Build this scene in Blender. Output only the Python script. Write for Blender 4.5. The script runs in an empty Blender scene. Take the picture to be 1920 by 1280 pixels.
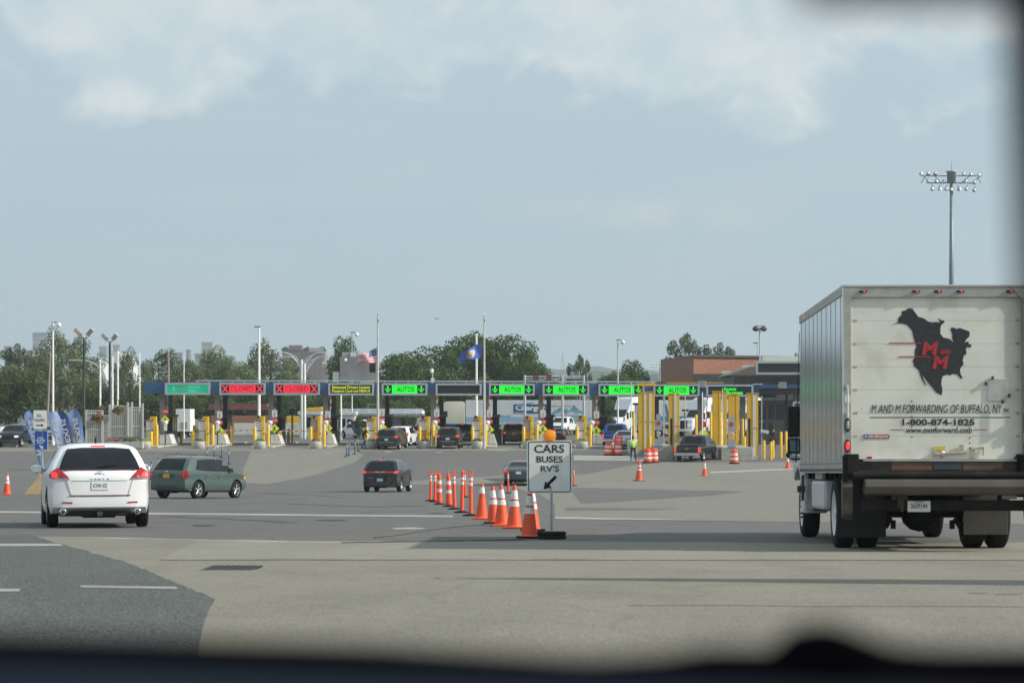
import bpy, bmesh, math, random
from mathutils import Vector, Matrix
import numpy as np
R = math.radians
C = bpy.context.scene.collection
sc = bpy.context.scene

# ------------------------------------------------------------ camera, sky, sun
EYE = 3.35                       # eye height over the booth plaza (z = 0)
F = 4300.0                       # focal length in 1920-px units
cam = bpy.data.cameras.new('camera')
cam.sensor_width = 36.0; cam.lens = 36.0 * F / 1920
cam.shift_y = (763 - 640) / 1920
cam.clip_start = 0.05; cam.clip_end = 20000
cam.dof.use_dof = True; cam.dof.focus_distance = 70; cam.dof.aperture_fstop = 5.2
camo = bpy.data.objects.new('camera', cam); C.objects.link(camo)
camo.location = (0, 0, EYE); camo.rotation_euler = (R(90), 0, 0)
sc.camera = camo

SUN_EL, SUN_AZ = R(31), R(100)    # azimuth measured clockwise from +Y (ahead)
w = bpy.data.worlds.new('World'); sc.world = w; w.use_nodes = True
nt = w.node_tree; nt.nodes.clear()
def wn(t, **k):
    n = nt.nodes.new(t)
    for a, b in k.items(): setattr(n, a, b)
    return n
L = nt.links.new
out = wn('ShaderNodeOutputWorld'); bg = wn('ShaderNodeBackground'); bg.inputs[1].default_value = 0.1
L(bg.outputs[0], out.inputs[0])
sky = wn('ShaderNodeTexSky', sky_type='NISHITA'); sky.sun_disc = False
sky.sun_elevation = SUN_EL; sky.sun_rotation = SUN_AZ; sky.air_density = 1.2; sky.dust_density = 2.0
tc = wn('ShaderNodeTexCoord'); sep = wn('ShaderNodeSeparateXYZ'); L(tc.outputs['Generated'], sep.inputs[0])
def m_(op, a, b=None, clamp=False):
    n = wn('ShaderNodeMath', operation=op); n.use_clamp = clamp
    for i, x in enumerate((a, b)):
        if x is None: continue
        if isinstance(x, (int, float)): n.inputs[i].default_value = x
        else: L(x, n.inputs[i])
    return n.outputs[0]
def mixc(f, a, b):
    n = wn('ShaderNodeMix', data_type='RGBA')
    for s, x in ((n.inputs[0], f), (n.inputs[6], a), (n.inputs[7], b)):
        if isinstance(x, (int, float)): s.default_value = x
        elif isinstance(x, tuple): s.default_value = (*x, 1)
        else: L(x, s)
    return n.outputs[2]
def wnoise(scale, detail, sx, sz, dist=0.0, rough=.55):
    mp = wn('ShaderNodeMapping'); mp.inputs['Scale'].default_value = (sx, sx, sz); L(tc.outputs['Generated'], mp.inputs[0])
    n = wn('ShaderNodeTexNoise'); n.inputs['Scale'].default_value = scale; n.inputs['Detail'].default_value = detail
    n.inputs['Roughness'].default_value = rough; n.inputs['Distortion'].default_value = dist
    L(mp.outputs[0], n.inputs['Vector']); return n.outputs[0]
Z = sep.outputs[2]
# even high veil over the blue, paler with height
elev = m_('DIVIDE', Z, 0.18, True)
veil = mixc(elev, (4.15, 5.35, 6.15), (5.05, 6.4, 7.35))
col = mixc(0.86, sky.outputs[0], veil)
# faint streaks in the veil
st = m_('MULTIPLY', m_('SUBTRACT', wnoise(5, 4, 1, 7), .45, True), 1.2, True)
col = mixc(st, col, (5.2, 6.0, 6.4))
# cumulus bank above about nine degrees, with a bumpy lower edge
n1 = wnoise(16, 10, 1, 1.3, .35, .6)
n2 = wnoise(9, 4, 1, 1.1)
edge = m_('MULTIPLY', m_('SUBTRACT', Z, 0.143), 30)
f = m_('ADD', edge, m_('MULTIPLY', m_('SUBTRACT', n2, .5), 3.0))
f = m_('ADD', f, m_('MULTIPLY', m_('SUBTRACT', n1, .5), 5.0))
f = m_('MULTIPLY', m_('ADD', f, .12), 1.5, True)
high = m_('SUBTRACT', 1.0, m_('MULTIPLY', m_('SUBTRACT', Z, .5, True), 2, True))
shade = m_('MULTIPLY', m_('SUBTRACT', wnoise(26, 9, 1, 1.3, .3), .38, True), 3.6, True)
cl = mixc(shade, (5.5, 6.6, 7.2), (7.3, 7.8, 7.75))
col = mixc(m_('MULTIPLY', m_('MULTIPLY', f, .82), high), col, cl)
# small low bank of cloud right of the middle
X_ = sep.outputs[0]
gx = m_('SUBTRACT', 1, m_('POWER', m_('DIVIDE', m_('SUBTRACT', X_, .055), .075), 2), True)
gx.node.use_clamp = True
gz_ = m_('SUBTRACT', 1, m_('POWER', m_('ABSOLUTE', m_('DIVIDE', m_('SUBTRACT', Z, .083), .0085)), 2), True)
lb = m_('MULTIPLY', m_('MULTIPLY', gx, gz_), m_('MULTIPLY', m_('SUBTRACT', wnoise(40, 6, 1, 2.2), .4, True), 4.5, True), True)
col = mixc(m_('MULTIPLY', lb, .5), col, (6.1, 6.6, 6.7))
L(col, bg.inputs[0])

sl = bpy.data.lights.new('sun', 'SUN'); sl.energy = 5.0; sl.angle = R(.6); sl.color = (1, .94, .84)
so = bpy.data.objects.new('sun', sl); C.objects.link(so)
sdir = Vector((math.sin(SUN_AZ) * math.cos(SUN_EL), math.cos(SUN_AZ) * math.cos(SUN_EL), math.sin(SUN_EL)))
so.rotation_euler = sdir.to_track_quat('Z', 'Y').to_euler(); so.location = (60, -10, 40)
sc.view_settings.view_transform = 'Standard'; sc.view_settings.look = 'None'
sc.view_settings.exposure = 0.0; sc.view_settings.gamma = 1
sc.cycles.max_bounces = 6; sc.cycles.volume_bounces = 1; sc.cycles.transparent_max_bounces = 8

# ------------------------------------------------------------ terrain profile and measured points
_ys = np.arange(-400, 4200, .5)
_raw = np.interp(_ys, [-400, 121, 135, 150, 170, 187, 196, 214, 238, 4200],
                 [2.30 + .0281 * 400, 2.30 - .0281 * 121, -1.30, -1.10, -.60, -.02, .04, .05, .42, .42])
_k = np.ones(17) / 17
_sm = np.convolve(np.pad(_raw, 8, 'edge'), _k, 'valid')
_sm = np.where(_ys < 112, 2.30 - .0281 * _ys, _sm)
def gz(y): return float(np.interp(y, _ys, _sm))
def PX(px, y): return (px - 960) * y / F
def PZ(py, y): return EYE - (py - 763) * y / F
def GD(py):
    lo, hi = 8.0, 1500.0
    for _ in range(50):
        mid = (lo + hi) / 2
        if 763 + (EYE - gz(mid)) * F / mid > py: lo = mid
        else: hi = mid
    return lo
def G(px, py):
    y = GD(py); return Vector((PX(px, y), y, gz(y)))

# ------------------------------------------------------------ materials
MATS = {}
def mat(name, col, rough=.6, metal=0.0, var=.12, scale=6.0, bump=0.0, emit=None, es=1.0, coat=0.0, spec=.5, dirt=None, dscale=2.0, damt=.4, trans=0.0, stretch=(1, 1, 1), alpha=1.0):
    if name in MATS: return MATS[name]
    m = bpy.data.materials.new(name); m.use_nodes = True; t = m.node_tree; b = t.nodes['Principled BSDF']
    b.inputs['Roughness'].default_value = rough; b.inputs['Metallic'].default_value = metal
    b.inputs['Specular IOR Level'].default_value = spec
    if coat: b.inputs['Coat Weight'].default_value = coat; b.inputs['Coat Roughness'].default_value = .06
    if trans: b.inputs['Transmission Weight'].default_value = trans
    tcn = t.nodes.new('ShaderNodeTexCoord'); mp = t.nodes.new('ShaderNodeMapping'); mp.inputs['Scale'].default_value = stretch
    t.links.new(tcn.outputs['Object'], mp.inputs[0])
    def noise(s, d=5):
        n = t.nodes.new('ShaderNodeTexNoise'); n.inputs['Scale'].default_value = s; n.inputs['Detail'].default_value = d
        t.links.new(mp.outputs[0], n.inputs['Vector']); return n
    def mix(f, a, c):
        n = t.nodes.new('ShaderNodeMix'); n.data_type = 'RGBA'
        for s, x in ((n.inputs[0], f), (n.inputs[6], a), (n.inputs[7], c)):
            if isinstance(x, (int, float)): s.default_value = x
            elif isinstance(x, tuple): s.default_value = (*x[:3], 1)
            else: t.links.new(x, s)
        return n.outputs[2]
    n = noise(scale)
    lo = tuple(max(0, c * (1 - var)) for c in col); hi = tuple(c * (1 + var) for c in col)
    rmp = t.nodes.new('ShaderNodeMapRange'); rmp.inputs[1].default_value = .3; rmp.inputs[2].default_value = .7
    t.links.new(n.outputs[0], rmp.inputs[0])
    c = mix(rmp.outputs[0], lo, hi)
    if dirt:
        n2 = noise(dscale, 8)
        r2 = t.nodes.new('ShaderNodeMapRange'); r2.inputs[1].default_value = .48; r2.inputs[2].default_value = .72
        r2.inputs[4].default_value = damt; t.links.new(n2.outputs[0], r2.inputs[0])
        c = mix(r2.outputs[0], c, dirt)
    t.links.new(c, b.inputs['Base Color'])
    if bump:
        bp = t.nodes.new('ShaderNodeBump'); bp.inputs['Strength'].default_value = bump; bp.inputs['Distance'].default_value = .02
        n3 = noise(scale * 3, 6); t.links.new(n3.outputs[0], bp.inputs['Height']); t.links.new(bp.outputs[0], b.inputs['Normal'])
    if emit:
        b.inputs['Emission Color'].default_value = (*emit, 1); b.inputs['Emission Strength'].default_value = es
    m.diffuse_color = (*col, 1)
    MATS[name] = m; return m

# ------------------------------------------------------------ mesh builder
class MB:
    def __init__(s): s.v = []; s.f = []; s.m = []; s.sm = []
    def add(s, v, f, mi=0, smooth=False):
        o = len(s.v); s.v += [tuple(p) for p in v]; s.f += [tuple(i + o for i in q) for q in f]
        s.m += [mi] * len(f); s.sm += [smooth] * len(f); return s
    def box(s, c, d, rz=0.0, mi=0, taper=None):
        x, y, z = (k / 2 for k in d); tx, ty = taper or (1, 1)
        P = [(-x, -y, -z), (x, -y, -z), (x, y, -z), (-x, y, -z), (-x * tx, -y * ty, z), (x * tx, -y * ty, z), (x * tx, y * ty, z), (-x * tx, y * ty, z)]
        ca, sa = math.cos(rz), math.sin(rz)
        P = [(c[0] + a * ca - b * sa, c[1] + a * sa + b * ca, c[2] + e) for a, b, e in P]
        return s.add(P, [(0, 3, 2, 1), (4, 5, 6, 7), (0, 1, 5, 4), (1, 2, 6, 5), (2, 3, 7, 6), (3, 0, 4, 7)], mi)
    def b2(s, a, b, mi=0):   # box from two corners
        return s.box([(p + q) / 2 for p, q in zip(a, b)], [abs(q - p) for p, q in zip(a, b)], 0, mi)
    def cyl(s, p0, p1, r0, r1=None, n=10, mi=0, cap=True):
        p0 = Vector(p0); p1 = Vector(p1); r1 = r0 if r1 is None else r1
        d = (p1 - p0).normalized(); u = d.orthogonal().normalized(); w_ = d.cross(u)
        V = []
        for p, r in ((p0, r0), (p1, r1)):
            for k in range(n):
                a = 2 * math.pi * k / n; V.append(p + u * (r * math.cos(a)) + w_ * (r * math.sin(a)))
        s.add(V, [(k, (k + 1) % n, n + (k + 1) % n, n + k) for k in range(n)], mi, True)
        if cap: s.add(V, [tuple(range(n))[::-1], tuple(range(n, 2 * n))], mi)
        return s
    def tube(s, path, r, n=8, mi=0):
        for a, b in zip(path[:-1], path[1:]): s.cyl(a, b, r, r, n, mi)
        return s
    def lathe(s, prof, n=16, c=(0, 0, 0), axis='z', mi=0, smooth=True, cap=True):
        V = []; m = len(prof)
        for k in range(n):
            a = 2 * math.pi * k / n
            for r, z in prof:
                if axis == 'z': p = (r * math.cos(a), r * math.sin(a), z)
                elif axis == 'x': p = (z, r * math.cos(a), r * math.sin(a))
                else: p = (r * math.cos(a), -z, r * math.sin(a))
                V.append((p[0] + c[0], p[1] + c[1], p[2] + c[2]))
        Fc = []
        for k in range(n):
            k2 = (k + 1) % n
            for j in range(m - 1): Fc.append((k * m + j, k2 * m + j, k2 * m + j + 1, k * m + j + 1))
        s.add(V, Fc, mi, smooth)
        if cap and prof[0][0] > 1e-5: s.add([V[k * m] for k in range(n)], [tuple(range(n))[::-1]], mi)
        if cap and prof[-1][0] > 1e-5: s.add([V[k * m + m - 1] for k in range(n)], [tuple(range(n))], mi)
        return s
    def ball(s, c, r, n=10, mi=0, sq=(1, 1, 1)):
        pr = [(r * math.sin(math.pi * j / 6), -r * math.cos(math.pi * j / 6)) for j in range(7)]
        pr[0] = (0.0001, pr[0][1]); pr[-1] = (0.0001, pr[-1][1])
        o = len(s.v); s.lathe(pr, n, (0, 0, 0), 'z', mi)
        for i in range(o, len(s.v)): p = s.v[i]; s.v[i] = (c[0] + p[0] * sq[0], c[1] + p[1] * sq[1], c[2] + p[2] * sq[2])
        return s
    def prism(s, poly, y0, y1, mi=0, plane='xz'):
        """polygon in a plane extruded along the third axis"""
        n = len(poly)
        def q(a, b, t): return (a, t, b) if plane == 'xz' else ((t, a, b) if plane == 'yz' else (a, b, t))
        V = [q(a, b, y0) for a, b in poly] + [q(a, b, y1) for a, b in poly]
        return s.add(V, [tuple(range(n)), tuple(range(n, 2 * n))[::-1]] + [(k, k + n, (k + 1) % n + n, (k + 1) % n) for k in range(n)], mi)
    def build(s, name, mats, parent=None, loc=(0, 0, 0), rz=0.0, bevel=0.0, smooth=None, norm=True):
        me = bpy.data.meshes.new(name); me.from_pydata(s.v, [], s.f)
        if not isinstance(mats, (list, tuple)): mats = [mats]
        for m in mats: me.materials.append(m)
        me.polygons.foreach_set('material_index', s.m)
        me.polygons.foreach_set('use_smooth', [bool(x) for x in s.sm] if smooth is None else [smooth] * len(s.f))
        if norm or bevel:
            bm = bmesh.new(); bm.from_mesh(me)
            if norm: bmesh.ops.recalc_face_normals(bm, faces=bm.faces)
            if bevel:
                E = [e for e in bm.edges if len(e.link_faces) == 2 and e.calc_face_angle(0) > .6]
                bmesh.ops.bevel(bm, geom=E, offset=bevel, segments=2, affect='EDGES', profile=.6)
            bm.to_mesh(me); bm.free()
        if smooth: me.set_sharp_from_angle(angle=R(40))
        o = bpy.data.objects.new(name, me); C.objects.link(o); o.location = loc; o.rotation_euler = (0, 0, rz)
        if parent: o.parent = parent
        return o
def tag(o, label, cat, group=None):
    o['label'] = label; o['category'] = cat
    if group: o['group'] = group
    return o
def thing(name, label, cat, loc=(0, 0, 0), rz=0.0, group=None):
    o = bpy.data.objects.new(name, None); C.objects.link(o); o.location = loc; o.rotation_euler = (0, 0, rz); o.empty_display_size = .2
    return tag(o, label, cat, group)
def struct(o, kind='structure'): o['kind'] = kind; return o
def copy_tree(o, parent=None):
    c = o.copy(); C.objects.link(c)
    if parent: c.parent = parent
    for ch in list(o.children): copy_tree(ch, c)
    return c
def dup(o, loc, rz=0.0, label=None, group=None, scale=None):
    c = copy_tree(o); c.location = loc; c.rotation_euler = (0, 0, rz)
    if label: c['label'] = label
    if group: c['group'] = group
    if scale: c.scale = scale if isinstance(scale, tuple) else (scale,) * 3
    return c

_fonts = {}
def letters(name, s, m, parent, x, y, z, w_=None, h=.2, shear=0.0, bold=0.0, depth=.004, rz=0.0, mirror=False, loc_rot=None, base='center'):
    """text in the XZ plane facing -Y, centred at x, z, made h tall and w_ wide"""
    cu = bpy.data.curves.new(name, 'FONT'); cu.body = s; cu.size = 1; cu.offset = bold; cu.extrude = .5; cu.resolution_u = 3
    cu.space_line = .95; cu.align_x = 'CENTER'
    ob = bpy.data.objects.new(name, cu); C.objects.link(ob)
    dg = bpy.context.evaluated_depsgraph_get(); me = bpy.data.meshes.new_from_object(ob.evaluated_get(dg))
    bpy.data.objects.remove(ob)
    me.name = name
    co = np.zeros(len(me.vertices) * 3); me.vertices.foreach_get('co', co); co = co.reshape(-1, 3)
    mn, mx = co.min(0), co.max(0); ce = (mn + mx) / 2; sz = mx - mn
    k = h / sz[1]; kx = (w_ / sz[0]) if w_ else k
    X = (co[:, 0] - ce[0]) * kx; ZZ = (co[:, 1] - ce[1]) * k; X = X + shear * ZZ
    if mirror: X = -X
    n = np.stack([X, -co[:, 2] * depth * 2, ZZ], 1)
    me.vertices.foreach_set('co', n.ravel()); me.materials.clear(); me.materials.append(m); me.update()
    if mirror: me.flip_normals()
    o = bpy.data.objects.new(name, me); C.objects.link(o); o.parent = parent; o.location = (x, y, z); o.rotation_euler = (0, 0, rz)
    return o

# material palette
asph = None
STEEL = mat('galvanised_steel', (.42, .44, .45), .45, .7, .15, 8)
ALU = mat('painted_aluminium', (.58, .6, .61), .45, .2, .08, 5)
WHITEP = mat('white_paint', (.72, .73, .72), .45, 0, .06, 4, dirt=(.45, .43, .38), dscale=3, damt=.3)
BLACK = mat('black_rubber', (.012, .012, .013), .85, 0, .3, 20, spec=.25)
DARK = mat('dark_grey_metal', (.06, .062, .068), .5, .2, .2, 6)
YEL = mat('safety_yellow', (.8, .48, .02), .45, 0, .1, 3, dirt=(.35, .24, .06), dscale=4, damt=.35)
YEL2 = mat('portal_yellow', (.72, .42, .015), .5, 0, .1, 1.5, dirt=(.3, .2, .04), dscale=3, damt=.35)
CONC = mat('precast_concrete', (.42, .41, .37), .85, 0, .12, 5, .3, dirt=(.22, .2, .17), dscale=1.5, damt=.5)
CONCW = mat('whitewashed_concrete', (.6, .59, .55), .8, 0, .1, 4, .2, dirt=(.33, .31, .28), dscale=1.3, damt=.45)
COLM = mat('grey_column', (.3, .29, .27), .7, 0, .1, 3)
BLUEF = mat('blue_fascia', (.03, .1, .22), .4, .1, .12, 1.2, dirt=(.1, .15, .2), dscale=.8, damt=.35)
ORANGE = mat('cone_orange', (.8, .085, .018), .5, 0, .12, 5, dirt=(.3, .07, .035), dscale=7, damt=.65)
DELOR = mat('post_orange', (.85, .09, .025), .5, 0, .08, 6, dirt=(.45, .08, .05), dscale=6, damt=.4)
REFL = mat('white_reflective', (.72, .72, .7), .4, 0, .08, 9, dirt=(.36, .33, .3), dscale=11, damt=.6)
BLUEP = mat('post_blue', (.02, .1, .24), .5, 0, .12, 6)
REDS = mat('sign_red', (.5, .03, .035), .45, 0, .08, 4)
SWHITE = mat('sign_white', (.76, .77, .74), .4, 0, .05, 5, dirt=(.42, .42, .4), dscale=3, damt=.25)
SBLACK = mat('sign_black', (.012, .012, .013), .6, spec=.25)
LIME = mat('fluorescent_yellow_green', (.66, .8, .02), .45, 0, .05, 4, emit=(.5, .6, 0), es=.06)
GLASS = mat('dark_glass', (.01, .013, .015), .08, 0, .2, 3, spec=.28)
CHROME = mat('chrome', (.75, .76, .78), .15, 1.0, .05, 5)
TAIL = mat('tail_lamp_red', (.35, .01, .015), .2, 0, .15, 12, coat=.5)
TAILON = mat('brake_light_lit', (.6, .02, .02), .3, 0, .1, 12, emit=(1, .05, .04), es=.95)
LEDR = mat('led_red', (.5, .01, .03), .4, 0, .05, 40, emit=(1, .015, .05), es=.95)
LEDG = mat('led_green', (.01, .5, .02), .4, 0, .05, 40, emit=(.0, .95, .03), es=.95)
LEDY = mat('led_yellow', (.5, .5, .02), .4, 0, .05, 40, emit=(.8, .9, .02), es=.9)
LEDT = mat('led_teal', (.01, .25, .15), .4, 0, .08, 30, emit=(.0, .38, .2), es=.6)
SCREEN = mat('unlit_screen', (.012, .02, .018), .35, 0, .2, 60)
AMBER = mat('amber_lens', (.85, .28, .01), .25, 0, .1, 10, emit=(1, .3, .0), es=.15, coat=.4)

# ------------------------------------------------------------ ground and paving
def ground_mat(name, a, b, c, crack=.0, coarse=.35, speck=.12, bump=.6, sealed=0.0, rough=.88):
    m = bpy.data.materials.new(name); m.use_nodes = True; t = m.node_tree; bs = t.nodes['Principled BSDF']
    bs.inputs['Roughness'].default_value = rough; bs.inputs['Specular IOR Level'].default_value = .3
    tcn = t.nodes.new('ShaderNodeTexCoord')
    def noise(s, d, st=(1, 1, 1), rough=.6, dist=0):
        mp = t.nodes.new('ShaderNodeMapping'); mp.inputs['Scale'].default_value = st; t.links.new(tcn.outputs['Object'], mp.inputs[0])
        n = t.nodes.new('ShaderNodeTexNoise'); n.inputs['Scale'].default_value = s; n.inputs['Detail'].default_value = d; n.inputs['Distortion'].default_value = dist
        n.inputs['Roughness'].default_value = rough; t.links.new(mp.outputs[0], n.inputs['Vector']); return n.outputs[0]
    def rng(x, lo, hi, a_=0, b_=1):
        r = t.nodes.new('ShaderNodeMapRange')
        for i, v in zip((1, 2, 3, 4), (lo, hi, a_, b_)): r.inputs[i].default_value = v
        t.links.new(x, r.inputs[0]); return r.outputs[0]
    def mix(f, x, y, mode='MIX'):
        n = t.nodes.new('ShaderNodeMix'); n.data_type = 'RGBA'; n.blend_type = mode
        for s, v in ((n.inputs[0], f), (n.inputs[6], x), (n.inputs[7], y)):
            if isinstance(v, (int, float)): s.default_value = v
            elif isinstance(v, tuple): s.default_value = (*v, 1)
            else: t.links.new(v, s)
        return n.outputs[2]
    col = mix(rng(noise(.06, 4, (1, .35, 1), .6, .6), .35, .65), a, b)
    col = mix(rng(noise(.9, 6, (1, .5, 1)), .42, .72, 0, coarse), col, c)
    # worn wheel tracks and drips along the direction of traffic
    col = mix(rng(noise(.55, 5, (1, .06, 1), .6, 1.2), .5, .75, 0, .3), col, c)
    col = mix(rng(noise(11, 4), .35, .68, 0, speck * 1.6), col, tuple(v * 1.7 for v in a))
    col = mix(rng(noise(48, 2), .42, .7, 0, speck * 4), col, tuple(v * .45 for v in c))
    if crack:
        wmp = t.nodes.new('ShaderNodeMapping'); wmp.inputs['Scale'].default_value = (.16, .12, .16)
        t.links.new(tcn.outputs['Object'], wmp.inputs[0])
        dn = t.nodes.new('ShaderNodeTexNoise'); dn.inputs['Scale'].default_value = 1.5; t.links.new(wmp.outputs[0], dn.inputs['Vector'])
        mx = t.nodes.new('ShaderNodeVectorMath'); mx.operation = 'ADD'; t.links.new(wmp.outputs[0], mx.inputs[0]); t.links.new(dn.outputs['Color'], mx.inputs[1])
        v = t.nodes.new('ShaderNodeTexVoronoi'); v.feature = 'DISTANCE_TO_EDGE'; t.links.new(mx.outputs[0], v.inputs['Vector']); v.inputs['Scale'].default_value = 1.3
        col = mix(rng(v.outputs['Distance'], .0, .012, crack, 0), col, tuple(x * .35 for x in c))
    t.links.new(col, bs.inputs['Base Color'])
    bp = t.nodes.new('ShaderNodeBump'); bp.inputs['Strength'].default_value = bump; bp.inputs['Distance'].default_value = .02
    t.links.new(noise(35, 4), bp.inputs['Height']); t.links.new(bp.outputs[0], bs.inputs['Normal'])
    return m
M_ASPH = ground_mat('weathered_asphalt', (.128, .126, .121), (.158, .154, .146), (.096, .094, .09), crack=.5)
M_CONC = ground_mat('broomed_concrete', (.232, .219, .178), (.276, .258, .208), (.175, .166, .138), crack=.16, coarse=.75, speck=.16, bump=.7)
M_CONC2 = ground_mat('brown_concrete', (.205, .196, .168), (.235, .224, .19), (.17, .162, .14), crack=.3)
M_DARKA = ground_mat('coarse_dark_asphalt', (.142, .155, .145), (.19, .2, .185), (.1, .11, .104), coarse=.8, speck=.42, bump=1.6)
M_PAD = ground_mat('pale_new_concrete', (.36, .355, .33), (.4, .39, .36), (.3, .29, .27))
M_LINE = ground_mat('worn_white_line', (.36, .36, .33), (.43, .42, .38), (.2, .2, .18), coarse=.9)
M_LAND = ground_mat('dry_ground', (.11, .12, .07), (.15, .15, .1), (.08, .1, .05))

xs = sorted(set([-2300, -1500, -900, -500, -260, -160, -110] + list(range(-80, 81, 8)) + [110, 160, 260, 500, 900, 1500, 2300]))
yr = list(np.arange(-60, 112, 12)) + list(np.arange(112, 204, 2)) + [210, 214, 218, 222, 226, 230, 234, 238, 242, 248, 260, 300, 360, 450, 600, 900, 1400, 2200, 3300, 4000]
g = MB(); V = [(x, float(y), gz(y)) for y in yr for x in xs]; nx = len(xs)
g.add(V, [(j * nx + i, j * nx + i + 1, (j + 1) * nx + i + 1, (j + 1) * nx + i) for j in range(len(yr) - 1) for i in range(nx - 1)])
struct(g.build('ground', M_ASPH, smooth=True))

def sheet(name, pts, m, dz, px=True, cuts=0):
    """flat marking or paving laid on the terrain; pts are photo pixels (px) or world x, y"""
    P = [G(*p) for p in pts] if px else [Vector((p[0], p[1], 0)) for p in pts]
    bm = bmesh.new(); f = bm.faces.new([bm.verts.new((p.x, p.y, 0)) for p in P])
    y0 = min(p.y for p in P); y1 = max(p.y for p in P)
    yy = 112.0
    while yy < y1:
        if yy > y0:
            bmesh.ops.bisect_plane(bm, geom=bm.verts[:] + bm.edges[:] + bm.faces[:], plane_co=(0, yy, 0), plane_no=(0, 1, 0))
        yy += 2
        if yy > 250: break
    for v in bm.verts: v.co.z = gz(v.co.y) + dz
    bmesh.ops.recalc_face_normals(bm, faces=bm.faces)
    if sum(f.normal.z for f in bm.faces) < 0: bmesh.ops.reverse_faces(bm, faces=bm.faces)
    me = bpy.data.meshes.new(name); bm.to_mesh(me); bm.free(); me.materials.append(m)
    o = bpy.data.objects.new(name, me); C.objects.link(o); return struct(o)
rnd = random.Random(4)
def wob(a, b, n, amp):
    """wobbly pixel polyline from a to b"""
    return [(a[0] + (b[0] - a[0]) * k / n, a[1] + (b[1] - a[1]) * k / n + (rnd.uniform(-amp, amp) if 0 < k < n else 0)) for k in range(n + 1)]
# foreground concrete apron
sheet('concrete_apron', wob((-400, 1003), (150, 1006), 5, .3) + wob((150, 1006), (640, 1017), 8, .6) + wob((640, 1017), (985, 1013), 6, 1) +
      wob((985, 1013), (1480, 1018), 6, 1.2) + [(1560, 1020), (2300, 1012), (2600, 1300), (2600, 2500), (-1200, 2500), (-600, 1300)], M_CONC, .004)
sheet('dark_asphalt_patch', [(-500, 1006), (60, 1003)] + wob((60, 1003), (125, 1023), 6, 1.5) + wob((125, 1023), (230, 1052), 16, 1.7) + wob((230, 1052), (404, 1124), 30, 1.6) +
      [(392, 1142), (380, 1175), (372, 1215), (360, 1600), (-900, 1600)], M_DARKA, .008)
sheet('road_marking', [(-60, 1020), (112, 1020), (120, 1024), (-60, 1025.5)], M_LINE, .012)
sheet('road_marking', [(150, 1098.5), (330, 1101.5), (334, 1106), (152, 1103)], M_LINE, .012)
sheet('road_marking', [(-60, 1105), (38, 1105.5), (36, 1110.5), (-60, 1111)], M_LINE, .012)
# long white line across the lanes, its continuation behind the cones, and the thin joint at the apron edge
sheet('road_marking', wob((-300, 955), (850, 966.2), 12, .25) + wob((850, 969.6), (-300, 958.6), 12, .3), M_LINE, .006)
sheet('road_marking', wob((1040, 969), (1284, 974.2), 5, .3) + wob((1284, 975.8), (1040, 972.6), 5, .4), M_LINE, .0085)
sheet('road_marking', wob((160, 1007.2), (640, 1016.4), 8, .3) + wob((640, 1018.6), (160, 1009), 8, .5), M_LINE, .008)
sheet('road_marking', [(733, 990), (770, 988.5), (800, 990), (790, 992), (740, 993)], M_LINE, .006)
# brown concrete lanes at the right, beyond the grey strip
sheet('concrete_lane', wob((1040, 973.5), (2300, 985), 8, .8) + [(2500, 900)] + wob((1900, 866), (1240, 866), 4, .3) + wob((1180, 873), (1095, 889), 3, .4) + [(1000, 893), (905, 897)] +
      wob((905, 897), (1010, 926), 3, .5)[1:] + wob((1010, 926), (1040, 945), 3, .5), M_CONC2, .004)
sheet('asphalt_patch', wob((1070, 914), (1395, 921), 6, .6) + wob((1330, 929), (1090, 944), 5, .6), M_ASPH, .008)
sheet('concrete_patch', [(765, 902), (860, 896), (943, 892), (948, 905), (900, 909), (766, 908)], M_CONC2, .004)
sheet('asphalt_patch', [(1060, 951), (1150, 952), (1275, 954), (1180, 956), (1060, 957)], M_ASPH, .008)
# lighter strip left of the dark crossover
sheet('concrete_patch', [(470, 846), (560, 842), (660, 842), (682, 853), (664, 867), (610, 884), (560, 897), (500, 907), (456, 905), (456, 880)], M_CONC2, .004)
sheet('booth_apron', [(-300, 847), (1100, 844), (1100, 836), (-300, 838)], M_CONC2, .005)
sheet('island_pad', [(1075, 853), (1216, 855.5), (1216, 864), (1076, 862.5)], M_PAD, .008)
sheet('island_pad', [(1330, 884), (1500, 877), (1600, 874), (1600, 876), (1500, 879.5), (1332, 887)], M_PAD, .008)
for a, b, yv in ((721, 733, 846), (612, 622, 848.5), (817, 829, 847), (915, 950, 843), (478, 500, 838.5), (581, 602, 838.5)):
    sheet('road_marking', [(a, yv), (b, yv), (b + 2, yv + 1.6), (a + 1, yv + 1.6)], M_LINE, .01)

# paving joints, sealed cracks and tone changes
M_SEAL = ground_mat('crack_sealant', (.06, .06, .06), (.08, .08, .078), (.05, .05, .05))
M_CONC3 = ground_mat('pale_worn_concrete', (.255, .242, .198), (.295, .278, .226), (.2, .19, .158), crack=.1, coarse=.5, speck=.16, bump=.7)
M_STAIN = ground_mat('tyre_polished_concrete', (.185, .178, .153), (.215, .207, .18), (.155, .149, .13), crack=0, coarse=.5, speck=.16, bump=.6)
sheet('concrete_strip', wob((240, 1012), (2100, 1022), 14, .8)[1:] + wob((2300, 1050), (300, 1049), 16, 1.6), M_CONC3, .0065)
sheet('paving_joint', wob((300, 1049.6), (2300, 1050), 18, .5) + wob((2300, 1050.9), (300, 1050.6), 16, .4), M_STAIN, .009)
sheet('paving_joint', wob((1180, 1134), (2300, 1137), 10, .8) + wob((2300, 1139.5), (1180, 1135.6), 10, .8), M_CONC3, .0075)
sheet('crack_seal', wob((985, 1010), (640, 1017.2), 10, .8) + wob((640, 1018.8), (985, 1012.4), 10, .8), M_SEAL, .0095)
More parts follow.
